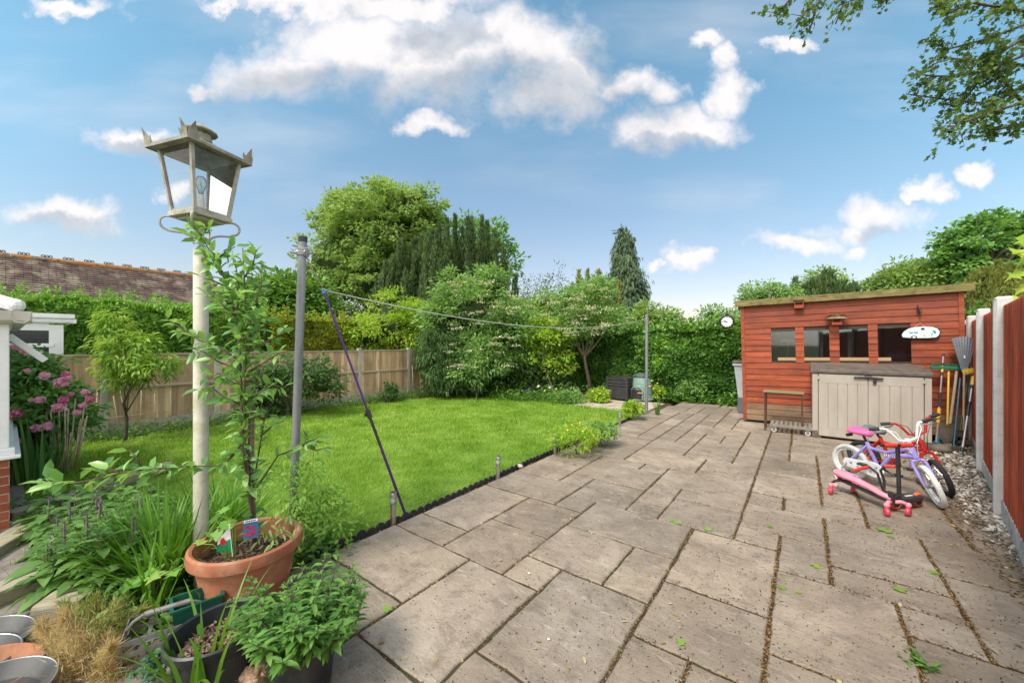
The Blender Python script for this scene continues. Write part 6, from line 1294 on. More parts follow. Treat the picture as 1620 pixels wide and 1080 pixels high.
gcover('hedge_foot_ivy', None, [(x, 11.25) for x in np.arange(-5, -.6, .3)], 260, .08, .06, lf_hedge, .13, 23, sd=.14)
gcover('border_weeds', None, [(x, 9.9) for x in np.arange(-8.5, -5, .45)], 200, .1, .045, lf_dark, .2, 24, sd=.3)
def strap(name, label, p, n, L, lean, curve, w, leafm, seed, spread=.1, seg=6, cat='plant', group=None, az0=None, azs=6.28, lj=.3):
    g = np.random.default_rng(seed); e_ = g.random(n) * 6.28; q = spread * g.random(n) ** .5; P = np.column_stack([np.cos(e_) * q, np.sin(e_) * q, np.zeros(n)])
    az = e_ + g.normal(size=n) * .5 if az0 is None else az0 + (g.random(n) - .5) * azs
    o = ribbons(P, az, L * (1 - lj + lj * 1.6 * g.random(n)), lean[0] + (lean[1] - lean[0]) * g.random(n), curve[0] + (curve[1] - curve[0]) * g.random(n), w * (.7 + .5 * g.random(n)), seg, g.random(n))
    ob = npmesh(name, o[0], o[1], o[2], leafm, smooth=True); ob.location = p; return tag(ob, label, cat, group)
strap('grassy_plant', 'bright fountain of grassy leaves in the far border below the elder', ground(828, 625, -.08), 260, .75, (.0, .5), (.2, 1.2), .02, lf_bright, 41, .14)
strap('grassy_plant', 'shorter dark grassy tuft right of the bright fountain of leaves', ground(850, 622, -.08), 120, .55, (.0, .5), (.2, 1.2), .02, lf_mid, 42, .1)
# small flowers in the far border
m_yfl = leafM('l_yellow_fl', (.6, .42, .03), (.75, .55, .05), (.8, .7, .2), trans=.2); m_bfl = leafM('l_blue_fl', (.04, .03, .3), (.08, .05, .45), (.15, .1, .5)); m_wfl = leafM('l_white_fl', (.6, .58, .5), (.7, .68, .6), (.78, .76, .7)); m_ofl = leafM('l_orange_fl', (.6, .15, .04), (.7, .22, .06), (.75, .4, .2))
def flowers(name, label, lst, mat, size, Z, cat='flowers', petals=7, group=None, parent=None):
    V = []
    for (u, v) in lst:
        c = np.array(deep(u, v, Z)); a = np.arange(petals) * 6.28 / petals + R.random(); d = np.column_stack([np.cos(a), np.sin(a) * .5 - .3, np.sin(a) * .7 + .3]); V.append(leaves(np.repeat(c[None], petals, 0), d, np.array([[0, -1, .6]] * petals) + rng.normal(size=(petals, 3)) * .2, size, size * .7, 'flat'))
    Vv, F, r_ = join(V); o = npmesh(name, Vv, F, r_, mat)
    if parent: o.parent = parent; o.matrix_parent_inverse = Matrix.Translation(-parent.location); return o
    return tag(o, label, cat, group)
flowers('blue_flowers', 'small clump of violet blue flowers in the far border', [(834, 618), (838, 616), (831, 621), (837, 620)], m_bfl, .07, 11.6)
flowers('white_flowers', 'two small white flower heads in the far border right of the blue ones', [(852, 611), (870, 613)], m_wfl, .06, 11.4)
yp = []
for nm, lb, (u, v), ru, rv, Z, s, yf in (('yellow_poppy_plant', 'feathery green plant with small yellow flowers beside the patio edge', (912, 690), 42, 20, 5.5, 1, [(905, 672), (918, 668), (898, 680), (922, 682), (910, 690), (893, 690)]),
        ('small_leafy_plant', 'low leafy plant with reddish tips between the yellow flowered plant and the fourth light', (950, 680), 24, 9, 6.0, 2, []),
        ('yellow_poppy_plant', 'low yellow flowered plant at the trunk foot beside the black compost bin', (945, 626), 16, 9, 10.6, 3, [(938, 618), (950, 622)]),
        ('yellow_poppy_plant', 'yellow flowered weeds at the foot of the hedge right of the line post', (1037, 620), 9, 6, 10.9, 4, [(1031, 602), (1040, 606), (1034, 614), (1044, 618), (1028, 611)]),
        ('small_leafy_plant', 'leafy low plant in the border left of the slab path', (900, 628), 22, 10, 10.3, 5, [(880, 615), (862, 618)]),
        ('small_leafy_plant', 'loose bushy shoots standing out of the back hedge near the bin', (1095, 612), 22, 16, 10.6, 6, [])):
    e = tree(nm, lb, 'plant', u, v, Z, [(u, v, ru, rv)], lf_bright if s in (1, 3, 4) else lf_elder, 40, 34, .09 * max(1, Z / 7), .055 * max(1, Z / 7), .025 * max(1, Z / 7), 110 + s, kind='leaf', base=gz(deep(u, v + rv, Z), 0), trunk_r=.012, nbr=8)
    if yf: flowers('flower', None, yf, m_yfl, .017 * max(1, Z / 6), Z - .3, parent=e)
# seedling with a round head beside the far solar light
p = ground(1003, 664); e = empty('seedling', p, label='young plant with a flat round head of leaves left of the far line post', cat='plant'); Z = (p.y * cT - p.x * sT)
mb = MB()
for dx in (-.05, 0, .06): mb.tube([(dx * .3, 0, 0), (dx, 0, .22)], .008, 5)
mb.build('stem', m_barkl, e); o = crown_cloud((0, 0, .27), (.2, .2, .06), 30, 22, .06, .09, .05, 5, 'leaf'); npmesh('leaves', o[0], o[1], o[2], lf_bright, e)
strap('edge_weed', 'thin weeds growing at the patio edge right of the far line post', ground(1040, 656), 30, .35, (0, .3), (0, .6), .015, lf_mid, 43, .05)

# ------------------------------------------------------------------ canes and hoops along the fence
m_cane = M('m_cane', (.30, .23, .15), (.42, .34, .23), rough=.7, scale=9, stretch=(3, 3, .5)); cans = []
for a in [((755, 800), (740, 1035)), ((640, 800), (665, 960)), ((605, 830), (635, 1040)), ((825, 820), (825, 1010)), ((912, 800), (908, 1020)), ((520, 810), (495, 1060))]: cans.append([(q[0] / 3.375, 380 + q[1] / 3.375) for q in a])
for a in [((495, 480), (480, 880)), ((930, 400), (940, 830)), ((1015, 380), (1050, 820)), ((1125, 420), (1120, 800)), ((1165, 560), (1210, 780)), ((120, 560), (130, 900))]: cans.append([(540 + q[0] / 8.306, 530 + q[1] / 8.306) for q in a])
for a in [((620, 70), (625, 350)), ((690, 180), (685, 330)), ((745, 60), (765, 330)), ((838, 140), (832, 300)), ((290, 190), (280, 360)), ((335, 170), (330, 370))]: cans.append([(330 + q[0] / 4, 560 + q[1] / 4) for q in a])
for k, (a, b_) in enumerate(cans):
    A_ = wall_x(a[0], a[1], -9.62); B_ = wall_x(b_[0], b_[1], -9.5); mb = MB(); mb.tube([(0, 0, 0), (A_ - B_) * .5 + Vector((.01, .01, 0)), A_ - B_], .008, 6); o = mb.build('cane', m_cane, smooth=True); o.location = B_; tag(o, 'thin bamboo cane standing in the bed along the left fence', 'cane', 'canes along the left fence')
hoops = [[(130, 672), (160, 664), (215, 656), (300, 650)], [(128, 655), (200, 668), (262, 666), (296, 652)], [(560, 618), (600, 612), (625, 617), (663, 606)], [(540, 625), (585, 620), (640, 611), (680, 608)], [(450, 613), (515, 612)], [(470, 627), (518, 618)], [(512, 629), (555, 622)], [(340, 655), (400, 640), (428, 602)], [(330, 665), (370, 650), (420, 655)]]
for hpts in hoops:
    w_ = [wall_x(u, v, -9.42) for u, v in hpts]; mb = MB(); q = [w_[0]]
    for i in range(len(w_) - 1): q += [w_[i].lerp(w_[i + 1], .5) + Vector((0, 0, .012)), w_[i + 1]]
    mb.tube([x - w_[0] for x in q], .005, 5); o = mb.build('cane', m_cane, smooth=True); o.location = w_[0]; tag(o, 'thin horizontal cane tied across the upright canes by the left fence', 'cane', 'crosswise canes along the left fence')

# ------------------------------------------------------------------ the overhanging sycamore on the right
def overhang():
    base = Vector((5.2, 11.3, -.1)); e = empty('overhanging_sycamore', base, label='sycamore branches with dark leaves hanging into the sky at the top right', cat='tree'); Z = 6.2; tw = []
    lines = [[(1700, 10), (1620, 40), (1560, 62), (1500, 78), (1462, 62)], [(1700, 50), (1620, 88), (1560, 112), (1500, 122), (1452, 118)], [(1700, 90), (1630, 130), (1570, 165), (1500, 158), (1440, 150)], [(1690, 150), (1610, 165), (1560, 180), (1520, 195), (1497, 208)],
             [(1700, 30), (1600, 15), (1540, 5), (1500, 20)], [(1690, 120), (1600, 100), (1530, 95), (1480, 90)], [(1690, 175), (1620, 195), (1580, 205), (1565, 198)], [(1700, -20), (1600, -15), (1520, -20), (1470, 20)], [(1620, 60), (1580, 85), (1540, 140), (1510, 180)], [(1620, 165), (1590, 130), (1570, 90), (1590, 60)],
             [(1420, -60), (1350, -30), (1335, 5), (1322, 38)], [(1350, -60), (1300, -20), (1280, 10), (1262, 38)], [(1330, -60), (1270, -25), (1245, 5), (1232, 24)], [(1390, -50), (1370, -20), (1360, 5)], [(1440, -50), (1408, -20), (1402, 6)], [(1300, -10), (1290, 15), (1284, 40)]]
    mb = MB(); PP = []; hub = deep(1760, 60, Z) - base
    mb.tube([(0, 0, -.1), (-.1, 0, 2.5), (-.3, -.1, 4.5), (-.6, -.3, 6.5), (-1.0, -.8, 9)], [.28, .24, .2, .16, .08], 12)
    for i, ln in enumerate(lines):
        zz = Z + R.uniform(-.6, .6); p = [deep(u, v, zz) - base for u, v in ln]; st_ = Vector((-.5, -.2, 5.8 + .18 * i)) if i < 10 else Vector((-.9, -.7, 8.4))
        m_ = st_.lerp(p[0], .5) + Vector((0, 0, .3)); mb.tube([st_, m_] + p, [.06, .045] + [.022 * (1 - k / len(p)) + .005 for k in range(len(p))], 6)
        for k in range(len(p) - 1):
            for _ in range(13 if i < 10 else 6):
                t = R.random(); s = p[k].lerp(p[k + 1], t); d = Vector((R.uniform(-1, .4), R.uniform(-1, 1), R.uniform(-.9, .5))); tip = s + d.normalized() * R.uniform(.1, .38); mb.tube([s, s.lerp(tip, .5) + Vector((0, 0, .02)), tip], [.006, .004, .002], 4)
                for _ in range(7): q = s.lerp(tip, R.uniform(.3, 1.05)); PP.append(q + Vector([R.gauss(0, .03) for _ in range(3)]))
    mb.build('trunk', m_bark, e, smooth=True); P = np.array([tuple(q) for q in PP]); n = len(P)
    o = leaves(P, unit(rng.normal(size=(n, 3)) * .7 + np.array([-.3, 0, -.5])), unit(rng.normal(size=(n, 3)) * .5 + np.array([0, 0, 1])), .072 * (.6 + .6 * rng.random(n)), .072 * (.6 + .6 * rng.random(n)), 'maple')
    npmesh('crown', o[0], o[1], o[2], lf_over, e)
lf_over = leafM('n_over', (.05, .10, .025), (.10, .18, .04), (.2, .3, .08), trans=.45)
overhang()
e = empty('sapling', gz(deep(1650, 900, 3.6), -.03), label='bright green leaves of a sapling reaching over the red fence at the right edge', cat='sapling'); P = []; mb = MB(); b = e.location
mb.tube([(0, 0, 0), deep(1648, 600, 3.7) - b, deep(1632, 470, 3.8) - b, deep(1622, 390, 3.8) - b], [.012, .01, .008, .004], 6)
mb.tube([deep(1640, 455, 3.8) - b, deep(1605, 440, 3.8) - b, deep(1592, 438, 3.8) - b], .003, 5); mb.build('stem', m_barkl, e)
for u, v in ((1612, 370), (1605, 395), (1618, 405), (1612, 430), (1620, 450), (1608, 472), (1622, 490), (1600, 395), (1618, 515), (1625, 380), (1630, 420), (1635, 470), (1622, 540)): P.append(tuple(deep(u + 8, v, 3.8) - b))
P = np.array(P); n = len(P); o1 = leaves(P, unit(rng.normal(size=(n, 3)) * .4 + np.array([-.8, -.3, -.5])), unit(rng.normal(size=(n, 3)) * .3 + np.array([0, -.5, 1])), .13, .13, 'maple', .5 + .5 * rng.random(n))
P = np.array([tuple(deep(u, v, 3.8) - b) for u, v in ((1592, 438), (1596, 442), (1603, 438), (1608, 445), (1600, 445))]); o2 = leaves(P, rdir(5), unit(rdir(5) * .3 + np.array([0, -.5, 1])), .04, .025, 'leaf', np.ones(5))
V, F, r_ = join([o1, o2]); npmesh('leaves', V, F, r_, lf_bright, e)

# ================================================================== THE PLANTED CORNER
m_terra = M('m_terracotta', (.25, .085, .042), (.36, .135, .068), (.30, .11, .055), rough=.75, scale=4, bump=.35, bscale=60, dirt=(.45, .28, .17), dscale=6, damt=.55)
m_tub = M('m_tub', (.010, .012, .015), (.026, .03, .034), rough=.42, scale=5, bump=.2, dirt=(.06, .055, .05), dscale=7, damt=.5)
m_compost = M('m_compost', (.03, .02, .014), (.09, .06, .04), (.16, .11, .07), rough=1, scale=45, bump=1, bscale=90, bdist=.02)
lf_strap = leafM('n_strap', (.05, .14, .014), (.11, .26, .024), (.22, .42, .05), trans=.35, rough=.45)
m_chip = leafM('m_chip', (.05, .03, .02), (.16, .10, .065), (.34, .26, .19), trans=0, rough=.9)
def mulch(e, c, r, n, size=.022):
    a = rng.random(n) * 6.28; q = r * rng.random(n) ** .5; P = np.column_stack([c[0] + np.cos(a) * q, c[1] + np.sin(a) * q, c[2] + rng.random(n) * .012]); o = leaves(P, unit(rng.normal(size=(n, 3)) * np.array([1, 1, .35])), unit(rng.normal(size=(n, 3)) * .4 + np.array([0, 0, 1])), size * (.5 + rng.random(n)), size * .5, 'leaf'); m_ = npmesh('bark_mulch', o[0], o[1], o[2], m_chip, e); m_['kind'] = 'stuff'
def C2(u, v, z): return ground(u, v, z)
# large terracotta planter
tc_ = deep(392, 850, 2.38); tc_.z = -.02
tp = empty('terracotta_planter', tc_, label='large round terracotta planter with a thick rolled rim beside the lamp post', cat='plant pot')
mb = MB(); mb.lathe([(.185, 0), (.20, .01), (.235, .16), (.240, .165), (.243, .18), (.239, .19), (.262, .315), (.275, .322), (.298, .335), (.302, .365), (.296, .395), (.283, .405), (.268, .398), (.262, .37), (.245, .28), (.0, .278)], 56); mb.build('pot', m_terra, tp, smooth='auto')
mb = MB(); mb.lathe([(.0, .285), (.15, .30), (.246, .292)], 30); mb.f.reverse(); mb.build('compost', m_compost, tp); mulch(tp, (0, 0, .297), .235, 900)
sap = empty('cherry_sapling', tc_ + Vector((.0, 0, .29)), label='tall thin young cherry tree growing out of the terracotta planter', cat='sapling')
lf_ch = leafM('l_cherry', (.04, .10, .025), (.085, .19, .045), (.20, .34, .09), trans=.35, rough=.35, spec=.5)
m_stem = M('m_stem', (.07, .04, .03), (.13, .08, .06), rough=.8, scale=12)
def branchy(parent, lines, Z0, leafm, L, Wd, space, stem_r=.006, kind='leaf', jitterZ=.1, seed=1, droop=.1, stemmat=None, base=None, per=1):
    g = random.Random(seed); mb = MB(); P = []; A = []; b = parent.location if base is None else base
    for ln in lines:
        r0 = stem_r; pts = ln
        if isinstance(ln, tuple): r0, pts = ln
        zz = [Z0 + (q[2] if len(q) > 2 else 0) for q in pts]; p = [deep(q[0], q[1], z) - b for q, z in zip(pts, zz)]
        mb.tube(p, [r0 * (1 - .6 * i / (len(p) - 1)) for i in range(len(p))], 7)
        for i in range(len(p) - 1):
            l = (p[i + 1] - p[i]).length; k = max(1, int(l / space)); d = (p[i + 1] - p[i]).normalized()
            for j in range(k):
                t = (j + g.random()) / k
                if r0 > .009 and i == 0: continue
                for _ in range(per):
                    s = p[i].lerp(p[i + 1], t); o_ = Vector((g.gauss(0, 1), g.gauss(0, 1), g.gauss(0, .7))).normalized(); dd = (d * .5 + o_).normalized(); dd.z -= droop
                    P.append(tuple(s + dd * .012)); A.append(tuple(dd))
    mb.build('stem', stemmat or m_stem, parent, smooth=True); P = np.array(P); A = np.array(A); n = len(P); g2 = np.random.default_rng(seed)
    s = .65 + .6 * g2.random(n); o = leaves(P, A, unit(g2.normal(size=(n, 3)) * .45 + np.array([0, -.1, 1])), L * s, Wd * s, kind, g2.random(n)); return npmesh('leaves', o[0], o[1], o[2], leafm, parent, smooth=False)
branchy(sap, [(.011, [(403, 858), (395, 790), (384, 700), (381, 600), (380, 560), (372, 500)]), (.006, [(372, 500), (362, 455), (345, 420), (325, 385), (312, 362)]), (.007, [(403, 858, .03), (397, 780), (387, 700), (387, 620), (390, 550), (388, 480), (386, 430), (384, 392)]),
   [(380, 570), (350, 553), (310, 535), (285, 518), (262, 503)], [(380, 585), (345, 572), (325, 558), (300, 548)], [(388, 590), (415, 575), (440, 560), (455, 555)], [(388, 560), (410, 545), (435, 535), (450, 520)], [(381, 640), (355, 628), (335, 612), (318, 615)], [(386, 640), (410, 620), (430, 610), (452, 612)],
   [(380, 610), (360, 600), (345, 590), (330, 600)], [(372, 500), (355, 485), (340, 470), (325, 468)], [(388, 500), (405, 480), (412, 455), (415, 420)], [(388, 520), (405, 505), (425, 500)], [(362, 455), (340, 445), (322, 440)], [(352, 430), (335, 410), (318, 400)], [(386, 440), (400, 420), (405, 395)], [(378, 540), (400, 528), (420, 512)], [(372, 500), (380, 470), (376, 440), (372, 410)],
   [(340, 412), (358, 398), (372, 390)], [(325, 385), (305, 375), (290, 362)], [(318, 372), (330, 360)], [(384, 700), (355, 735, 0), (320, 737, -.05), (280, 738, -.1), (240, 742, -.15)]], 2.38, lf_ch, .080, .038, .012, seed=4)
lo = empty('cherry_branch_tip', deep(240, 742, 2.23), label='long low branch with big leaves reaching left over the sage plants', cat='branch')
lo.parent = None
branchy(lo, [[(262, 740), (225, 742), (190, 748), (150, 758), (110, 765), (60, 765)], [(225, 742), (215, 722), (205, 712)], [(190, 748), (165, 738), (150, 735)], [(110, 765), (80, 758), (55, 768)], [(240, 742), (225, 765), (205, 775)]], 2.2, lf_ch, .10, .045, .022, seed=6, base=lo.location)
branchy(empty('rose_shoot', deep(400, 800, 2.6), label='leafy shoots beside the wooden stake behind the terracotta planter rim', cat='shoots'), [[(402, 760), (412, 700), (418, 665), (425, 650)], [(412, 690), (432, 672), (450, 665)], [(418, 665), (405, 655), (398, 645)], [(400, 780), (440, 720), (480, 705), (505, 690)], [(480, 705), (500, 712), (515, 708)], [(480, 705), (485, 690), (480, 680)], [(470, 708), (492, 696), (508, 700)]], 2.55, lf_ch, .065, .034, .02, seed=8, per=1)
st_ = empty('wooden_stake', tc_ + Vector((0, 0, .29)), label='thick brown wooden stake standing in the terracotta planter', cat='stake'); st_.location = deep(401, 850, 2.42)
MB().tube([(0, 0, -.06), deep(397, 745, 2.42) - st_.location, deep(398, 642, 2.42) - st_.location], [.019, .018, .016], 9).build('stick', M('m_stake', (.10, .07, .05), (.2, .15, .11), rough=.95, scale=8, stretch=(3, 3, .5), bump=.8), st_, smooth='auto')
# plant label with a picture of cherries, and the little flag
vw = Matrix.Rotation(TH - rad(0) + math.atan(.68) * .6, 3, 'Z')
lbp = deep(397, 836, 2.30); lb_ = empty('plant_label', lbp, TH + .55, 'blue plant label with a picture of red cherries tied to the sapling', 'label')
mb = MB(); mb.bb((-.045, -.001, -.075), (.045, .001, .075)); mb.build('card', M('m_label_blue', (.03, .12, .26), (.05, .17, .34), rough=.35), lb_)
dots('cherry', M('m_cherry', (.45, .01, .03), (.55, .02, .05), rough=.3), [(x + R.uniform(-.006, .006), z + R.uniform(-.006, .006), .009, .009) for x, z in ((-.03, -.04), (-.012, -.052), (.012, -.045), (.03, -.03), (-.022, -.018), (.0, -.026), (.02, -.008), (-.03, .008), (-.006, .004), (.012, .02), (-.018, .03))], lb_, .001, -.002)
mb = MB(); mb.bb((-.043, -.0025, .05), (.043, -.0015, .07)); mb.build('white_band', m_wht, lb_); mb = MB(); 
for k in range(6): mb.bb((-.034 + k * .011, -.0035, .055), (-.027 + k * .011, -.0026, .065))
mb.build('lettering', MATS['m_navy'], lb_)
fp = deep(368, 868, 2.25); fl_ = empty('small_flag', fp, TH + .6, 'little white and green flag with a red emblem stuck in the planter', 'flag')
mb = MB(); mb.tube([(.0, 0, -.05), (-.018, 0, .17)], .0025, 6); mb.ball((-.018, 0, .172), .005, 6); mb.build('stick', m_wht, fl_)
def fl(x, z): return (-.003 - z * .106 - x, -.002 + .004 * math.sin(x * 60), z)
mb = MB(); top = [(0, .155), (.02, .135), (.045, .105), (.07, .08)]; mid = [(0, .075), (.02, .068), (.045, .06), (.075, .055)]; bot = [(0, .0), (.02, .0), (.05, .0), (.085, .01)]
mb.add([fl(*q) for q in top + mid], [(0, 1, 5, 4), (1, 2, 6, 5), (2, 3, 7, 6)]); f1 = mb.build('white_field', M('m_flag_white', (.74, .74, .72)), fl_); mb = MB(); mb.add([fl(*q) for q in mid + bot], [(0, 1, 5, 4), (1, 2, 6, 5), (2, 3, 7, 6)]); f2 = mb.build('green_field', M('m_flag_green', (.01, .26, .10)), fl_)
for f_ in (f1, f2): md = f_.modifiers.new('t', 'SOLIDIFY'); md.thickness = .0008
mb = MB(); SHR = lambda t: (.012 + (t[0] - .012) * .62 + .012, .055 + (t[1] - .055) * .75 + .004)
body = [(.022, .075), (.03, .092), (.027, .106), (.035, .098), (.042, .104), (.045, .092), (.055, .098), (.06, .088), (.068, .082), (.064, .072), (.07, .06), (.062, .05), (.066, .032), (.058, .03), (.052, .046), (.044, .05), (.046, .03), (.038, .022), (.036, .044), (.028, .05), (.03, .03), (.02, .022), (.022, .045), (.012, .06)]
mb.add([(lambda t: (t[0], t[1] - .0016, t[2]))(fl(*SHR(q))) for q in body] + [(lambda t: (t[0], t[1] - .0012, t[2]))(fl(*SHR(q))) for q in body], [tuple(range(24))] + [(i, (i + 1) % 24, 24 + (i + 1) % 24, 24 + i) for i in range(24)]); mb.build('red_emblem', M('m_flag_red', (.6, .03, .03)), fl_)
fl_.scale = (.85,) * 3; lb_.scale = (.8,) * 3
# other growth in the planter
lf_vine = leafM('l_vine', (.07, .16, .03), (.14, .27, .05), (.26, .38, .08), trans=.4)
pv = empty('strawberry_plant', tc_ + Vector((-.05, -.05, .29)), label='low lobed leaves growing at the left inside the terracotta planter', cat='plant')
P = np.array([tuple(deep(u, v, 2.3 + R.uniform(-.1, .12)) - pv.location) for u, v in ((335, 850), (345, 838), (352, 828), (330, 842), (322, 860), (360, 836), (350, 848), (342, 822), (365, 822), (355, 810), (372, 830), (328, 868))]); n = len(P); o = leaves(P, unit(rng.normal(size=(n, 3)) * .5 + np.array([-.3, -.5, .1])), unit(rng.normal(size=(n, 3)) * .3 + np.array([0, -.4, 1])), .07, .07, 'maple'); npmesh('leaves', o[0], o[1], o[2], lf_vine, pv)
mb = MB()
for q in P: mb.tube([(q[0] * .3, q[1] * .3, .0), (q[0] * .7, q[1] * .7, q[2] * .7 + .02), tuple(q)], .003, 5)
mb.build('stem', lf_vine, pv)
wp = empty('wilting_plant', tc_ + Vector((.1, 0, .29)), label='limp drooping leafy stems at the right inside the terracotta planter', cat='plant')
branchy(wp, [[(420, 850), (428, 820), (440, 808), (448, 830)], [(430, 858), (450, 815), (462, 808), (470, 830)], [(425, 855), (452, 838), (462, 845), (470, 862)], [(420, 858), (415, 840), (410, 855)], [(440, 860), (425, 862), (418, 872)]], 2.36, leafM('l_wilt', (.07, .12, .04), (.13, .19, .06), (.25, .27, .12)), .05, .016, .02, .003, seed=9, droop=1.2, stemmat=lf_vine)

# black tub with bark mulch
tb_ = ground(352, 990, .27); tb_.z = 0; tub = empty('black_tub', tb_, label='black plastic tub filled with bark mulch between the planter and the mint pot', cat='plant pot')
mb = MB(); mb.lathe([(.13, 0), (.135, .01), (.165, .23), (.178, .235), (.186, .25), (.186, .275), (.178, .282), (.170, .275), (.162, .235), (.148, .17), (.0, .17)], 44, sx=1.0, sy=1.15); mb.build('pot', m_tub, tub, smooth='auto'); mb = MB(); mb.lathe([(0, .205), (.1, .20), (.158, .185)], 24, sx=1, sy=1.15); mb.build('compost', m_compost, tub); mulch(tub, (0, 0, .20), .15, 900, .028)
# mint pot
mp_ = ground(478, 1006, .24); mp_.z = 0; mpot = empty('black_plant_pot', mp_, label='round black plastic pot holding the bushy mint at the patio edge', cat='plant pot')
mb = MB(); mb.lathe([(.115, 0), (.12, .01), (.143, .205), (.153, .21), (.157, .225), (.157, .25), (.150, .256), (.143, .25), (.14, .21), (.0, .205)], 44); mb.build('pot', m_tub, mpot, smooth='auto'); mulch(mpot, (0, 0, .21), .135, 400)
lf_mint = leafM('n_mint', (.05, .13, .026), (.11, .25, .05), (.25, .43, .09), trans=.25, rough=.5)
def whorls(e, stems, leafm, L, Wd, node, seed, opp=2, stemr=.0035, r0=1, droop=.25, stemm=None):
    """upright stems with leaves in opposite pairs; every stem is (base, tip, scale)"""
    g = np.random.default_rng(seed); mb = MB(); P = []; A = []; S_ = []
    for (b, t) in stems:
        b = Vector(b); t = Vector(t); l = (t - b).length; k = max(3, int(l / node)); mid = b.lerp(t, .5) + Vector((g.normal() * .01, g.normal() * .01, .0)); mb.tube([b, mid, t], [stemr, stemr * .8, stemr * .4], 5); a0 = g.random() * 6.28
        for i in range(k + 2):
            s = min(1, .12 + .88 * i / k); c = b.lerp(mid, s * 2) if s < .5 else mid.lerp(t, s * 2 - 1); big = math.sin(min(1, (1 - s) * 1.6 + .30) * math.pi * .5) * (.6 + .4 * min(1, s * 3))
            m = opp if i < k else 4
            for j in range(m):
                a = a0 + i * 1.57 + j * 6.283 / m + g.normal() * .2; up = (.15 + .9 * max(0, s - .75) * 4 * .35) ; d = np.array([math.cos(a), math.sin(a), up - droop * (1 - s) + g.normal() * .12]); P.append(np.array(c) + d * .004); A.append(d); S_.append(big * (.8 + .4 * g.random()) * (1 if i < k else .55))
    mb.build('stem', stemm or m_stem, e, smooth=True); P = np.array(P); A = np.array(A); S_ = np.array(S_); n = len(P)
    o = leaves(P, A, np.array([0, 0, 1.0]) + g.normal(size=(n, 3)) * .15, L * S_, Wd * S_, 'leaf', np.clip(.15 + .7 * g.random(n), 0, 1)); npmesh('leaves', o[0], o[1], o[2], leafm, e)
mint = empty('mint_plant', mp_ + Vector((0, 0, .21)), label='bushy green mint spilling over the black pot at the edge of the patio', cat='plant'); st = []
g = random.Random(12)
for i in range(80):
    a = g.random() * 6.28; q = g.random() ** .5; b0 = Vector((math.cos(a) * q * .13, math.sin(a) * q * .13, 0)); u_ = g.uniform(375, 560); t_ = g.random()
    hgt = .10 + .19 * g.random() * (1.1 - .5 * q); st.append((b0, b0 + Vector((math.cos(a) * (.05 + .13 * q), math.sin(a) * (.05 + .13 * q), hgt))))
for (u, v, z_) in ((395, 915, .0), (388, 940, 0), (548, 925, .02), (560, 905, .05), (535, 880, .1), (515, 878, .1), (570, 940, 0), (405, 960, -.1), (430, 1000, -.15), (455, 1030, -.2), (540, 985, -.1)):
    t_ = deep(u, v, 1.85 + z_) - mint.location; st.append((Vector((t_.x * .35, t_.y * .35, 0)), t_))
whorls(mint, st, lf_mint, .070, .027, .022, 5)
# green plastic trug
tg = ground(312, 946, .2); tg.z = .02; gt = empty('green_trough', tg, TH + .75, 'small dark green plastic tub beside the terracotta planter', 'tub'); m_gp = M('m_green_plastic', (.006, .07, .045), (.012, .10, .065), rough=.4, scale=5, dirt=(.05, .08, .05), dscale=7, damt=.3)
mb = MB(); a, b_, h_ = (.085, .055), (.105, .075), .19
for s0, s1, flip in ((1, 1, 0), (.93, .93, 1)):
    z0 = .0 if not flip else .012; vs = [(sx * a[0] * s0, sy * a[1] * s0, z0) for sx, sy in ((-1, -1), (1, -1), (1, 1), (-1, 1))] + [(sx * b_[0] * s1, sy * b_[1] * s1, h_) for sx, sy in ((-1, -1), (1, -1), (1, 1), (-1, 1))]
    f = [(0, 1, 5, 4), (1, 2, 6, 5), (2, 3, 7, 6), (3, 0, 4, 7), (3, 2, 1, 0)]; mb.add(vs, f if not flip else [tuple(reversed(q)) for q in f])
mb.bb((-b_[0] - .008, -b_[1] - .008, h_ - .008), (b_[0] + .008, -b_[1] * .93, h_ + .004)); mb.bb((-b_[0] - .008, b_[1] * .93, h_ - .008), (b_[0] + .008, b_[1] + .008, h_ + .004)); mb.bb((-b_[0] - .008, -b_[1] * .93, h_ - .0079), (-b_[0] * .93, b_[1] * .93, h_ + .0039)); mb.bb((b_[0] * .93, -b_[1] * .93, h_ - .0079), (b_[0] + .008, b_[1] * .93, h_ + .0039)); mb.build('tub', m_gp, gt)
MB().box((-.03, -.02, .10), (.09, .02, .03), Matrix.Rotation(.3, 3, 'Y'), bev=.005).build('blue_sponge', M('m_blue_bit', (.03, .09, .22), (.05, .13, .3)), gt)
# wire bottle carrier
cg = ground(266, 1018, .02); wc = empty('wire_crate', cg, TH + .62, 'old grey slatted crate with a bar handle in the planted corner', 'crate'); m_zinc = M('m_zinc', (.15, .145, .14), (.27, .265, .26), rough=.6, metal=.4, scale=10, bump=.3, dirt=(.07, .05, .03), dscale=9)
mb = MB(); w, d, hh = .16, .11, .13
for z in (.015, .075, hh):
    mb.bb((-w, -d - .002, z - .012), (w, -d + .002, z + .012)); mb.bb((-w, d - .002, z - .012), (w, d + .002, z + .012)); mb.bb((-w - .002, -d, z - .0118), (-w + .002, d, z + .0118)); mb.bb((w - .002, -d, z - .0118), (w + .002, d, z + .0118))
for x in np.linspace(-w, w, 5): mb.bb((x - .01, -d - .005, 0), (x + .01, -d - .0022, hh)); mb.bb((x - .01, d + .0022, 0), (x + .01, d + .005, hh))
for y in np.linspace(-d, d, 4): mb.bb((-w - .005, y - .01, 0), (-w - .0022, y + .01, hh)); mb.bb((w + .0022, y - .01, 0), (w + .005, y + .01, hh))
for x in (-w / 2, 0, w / 2): mb.bb((x - .008, -d, .06), (x + .008, d, .064))
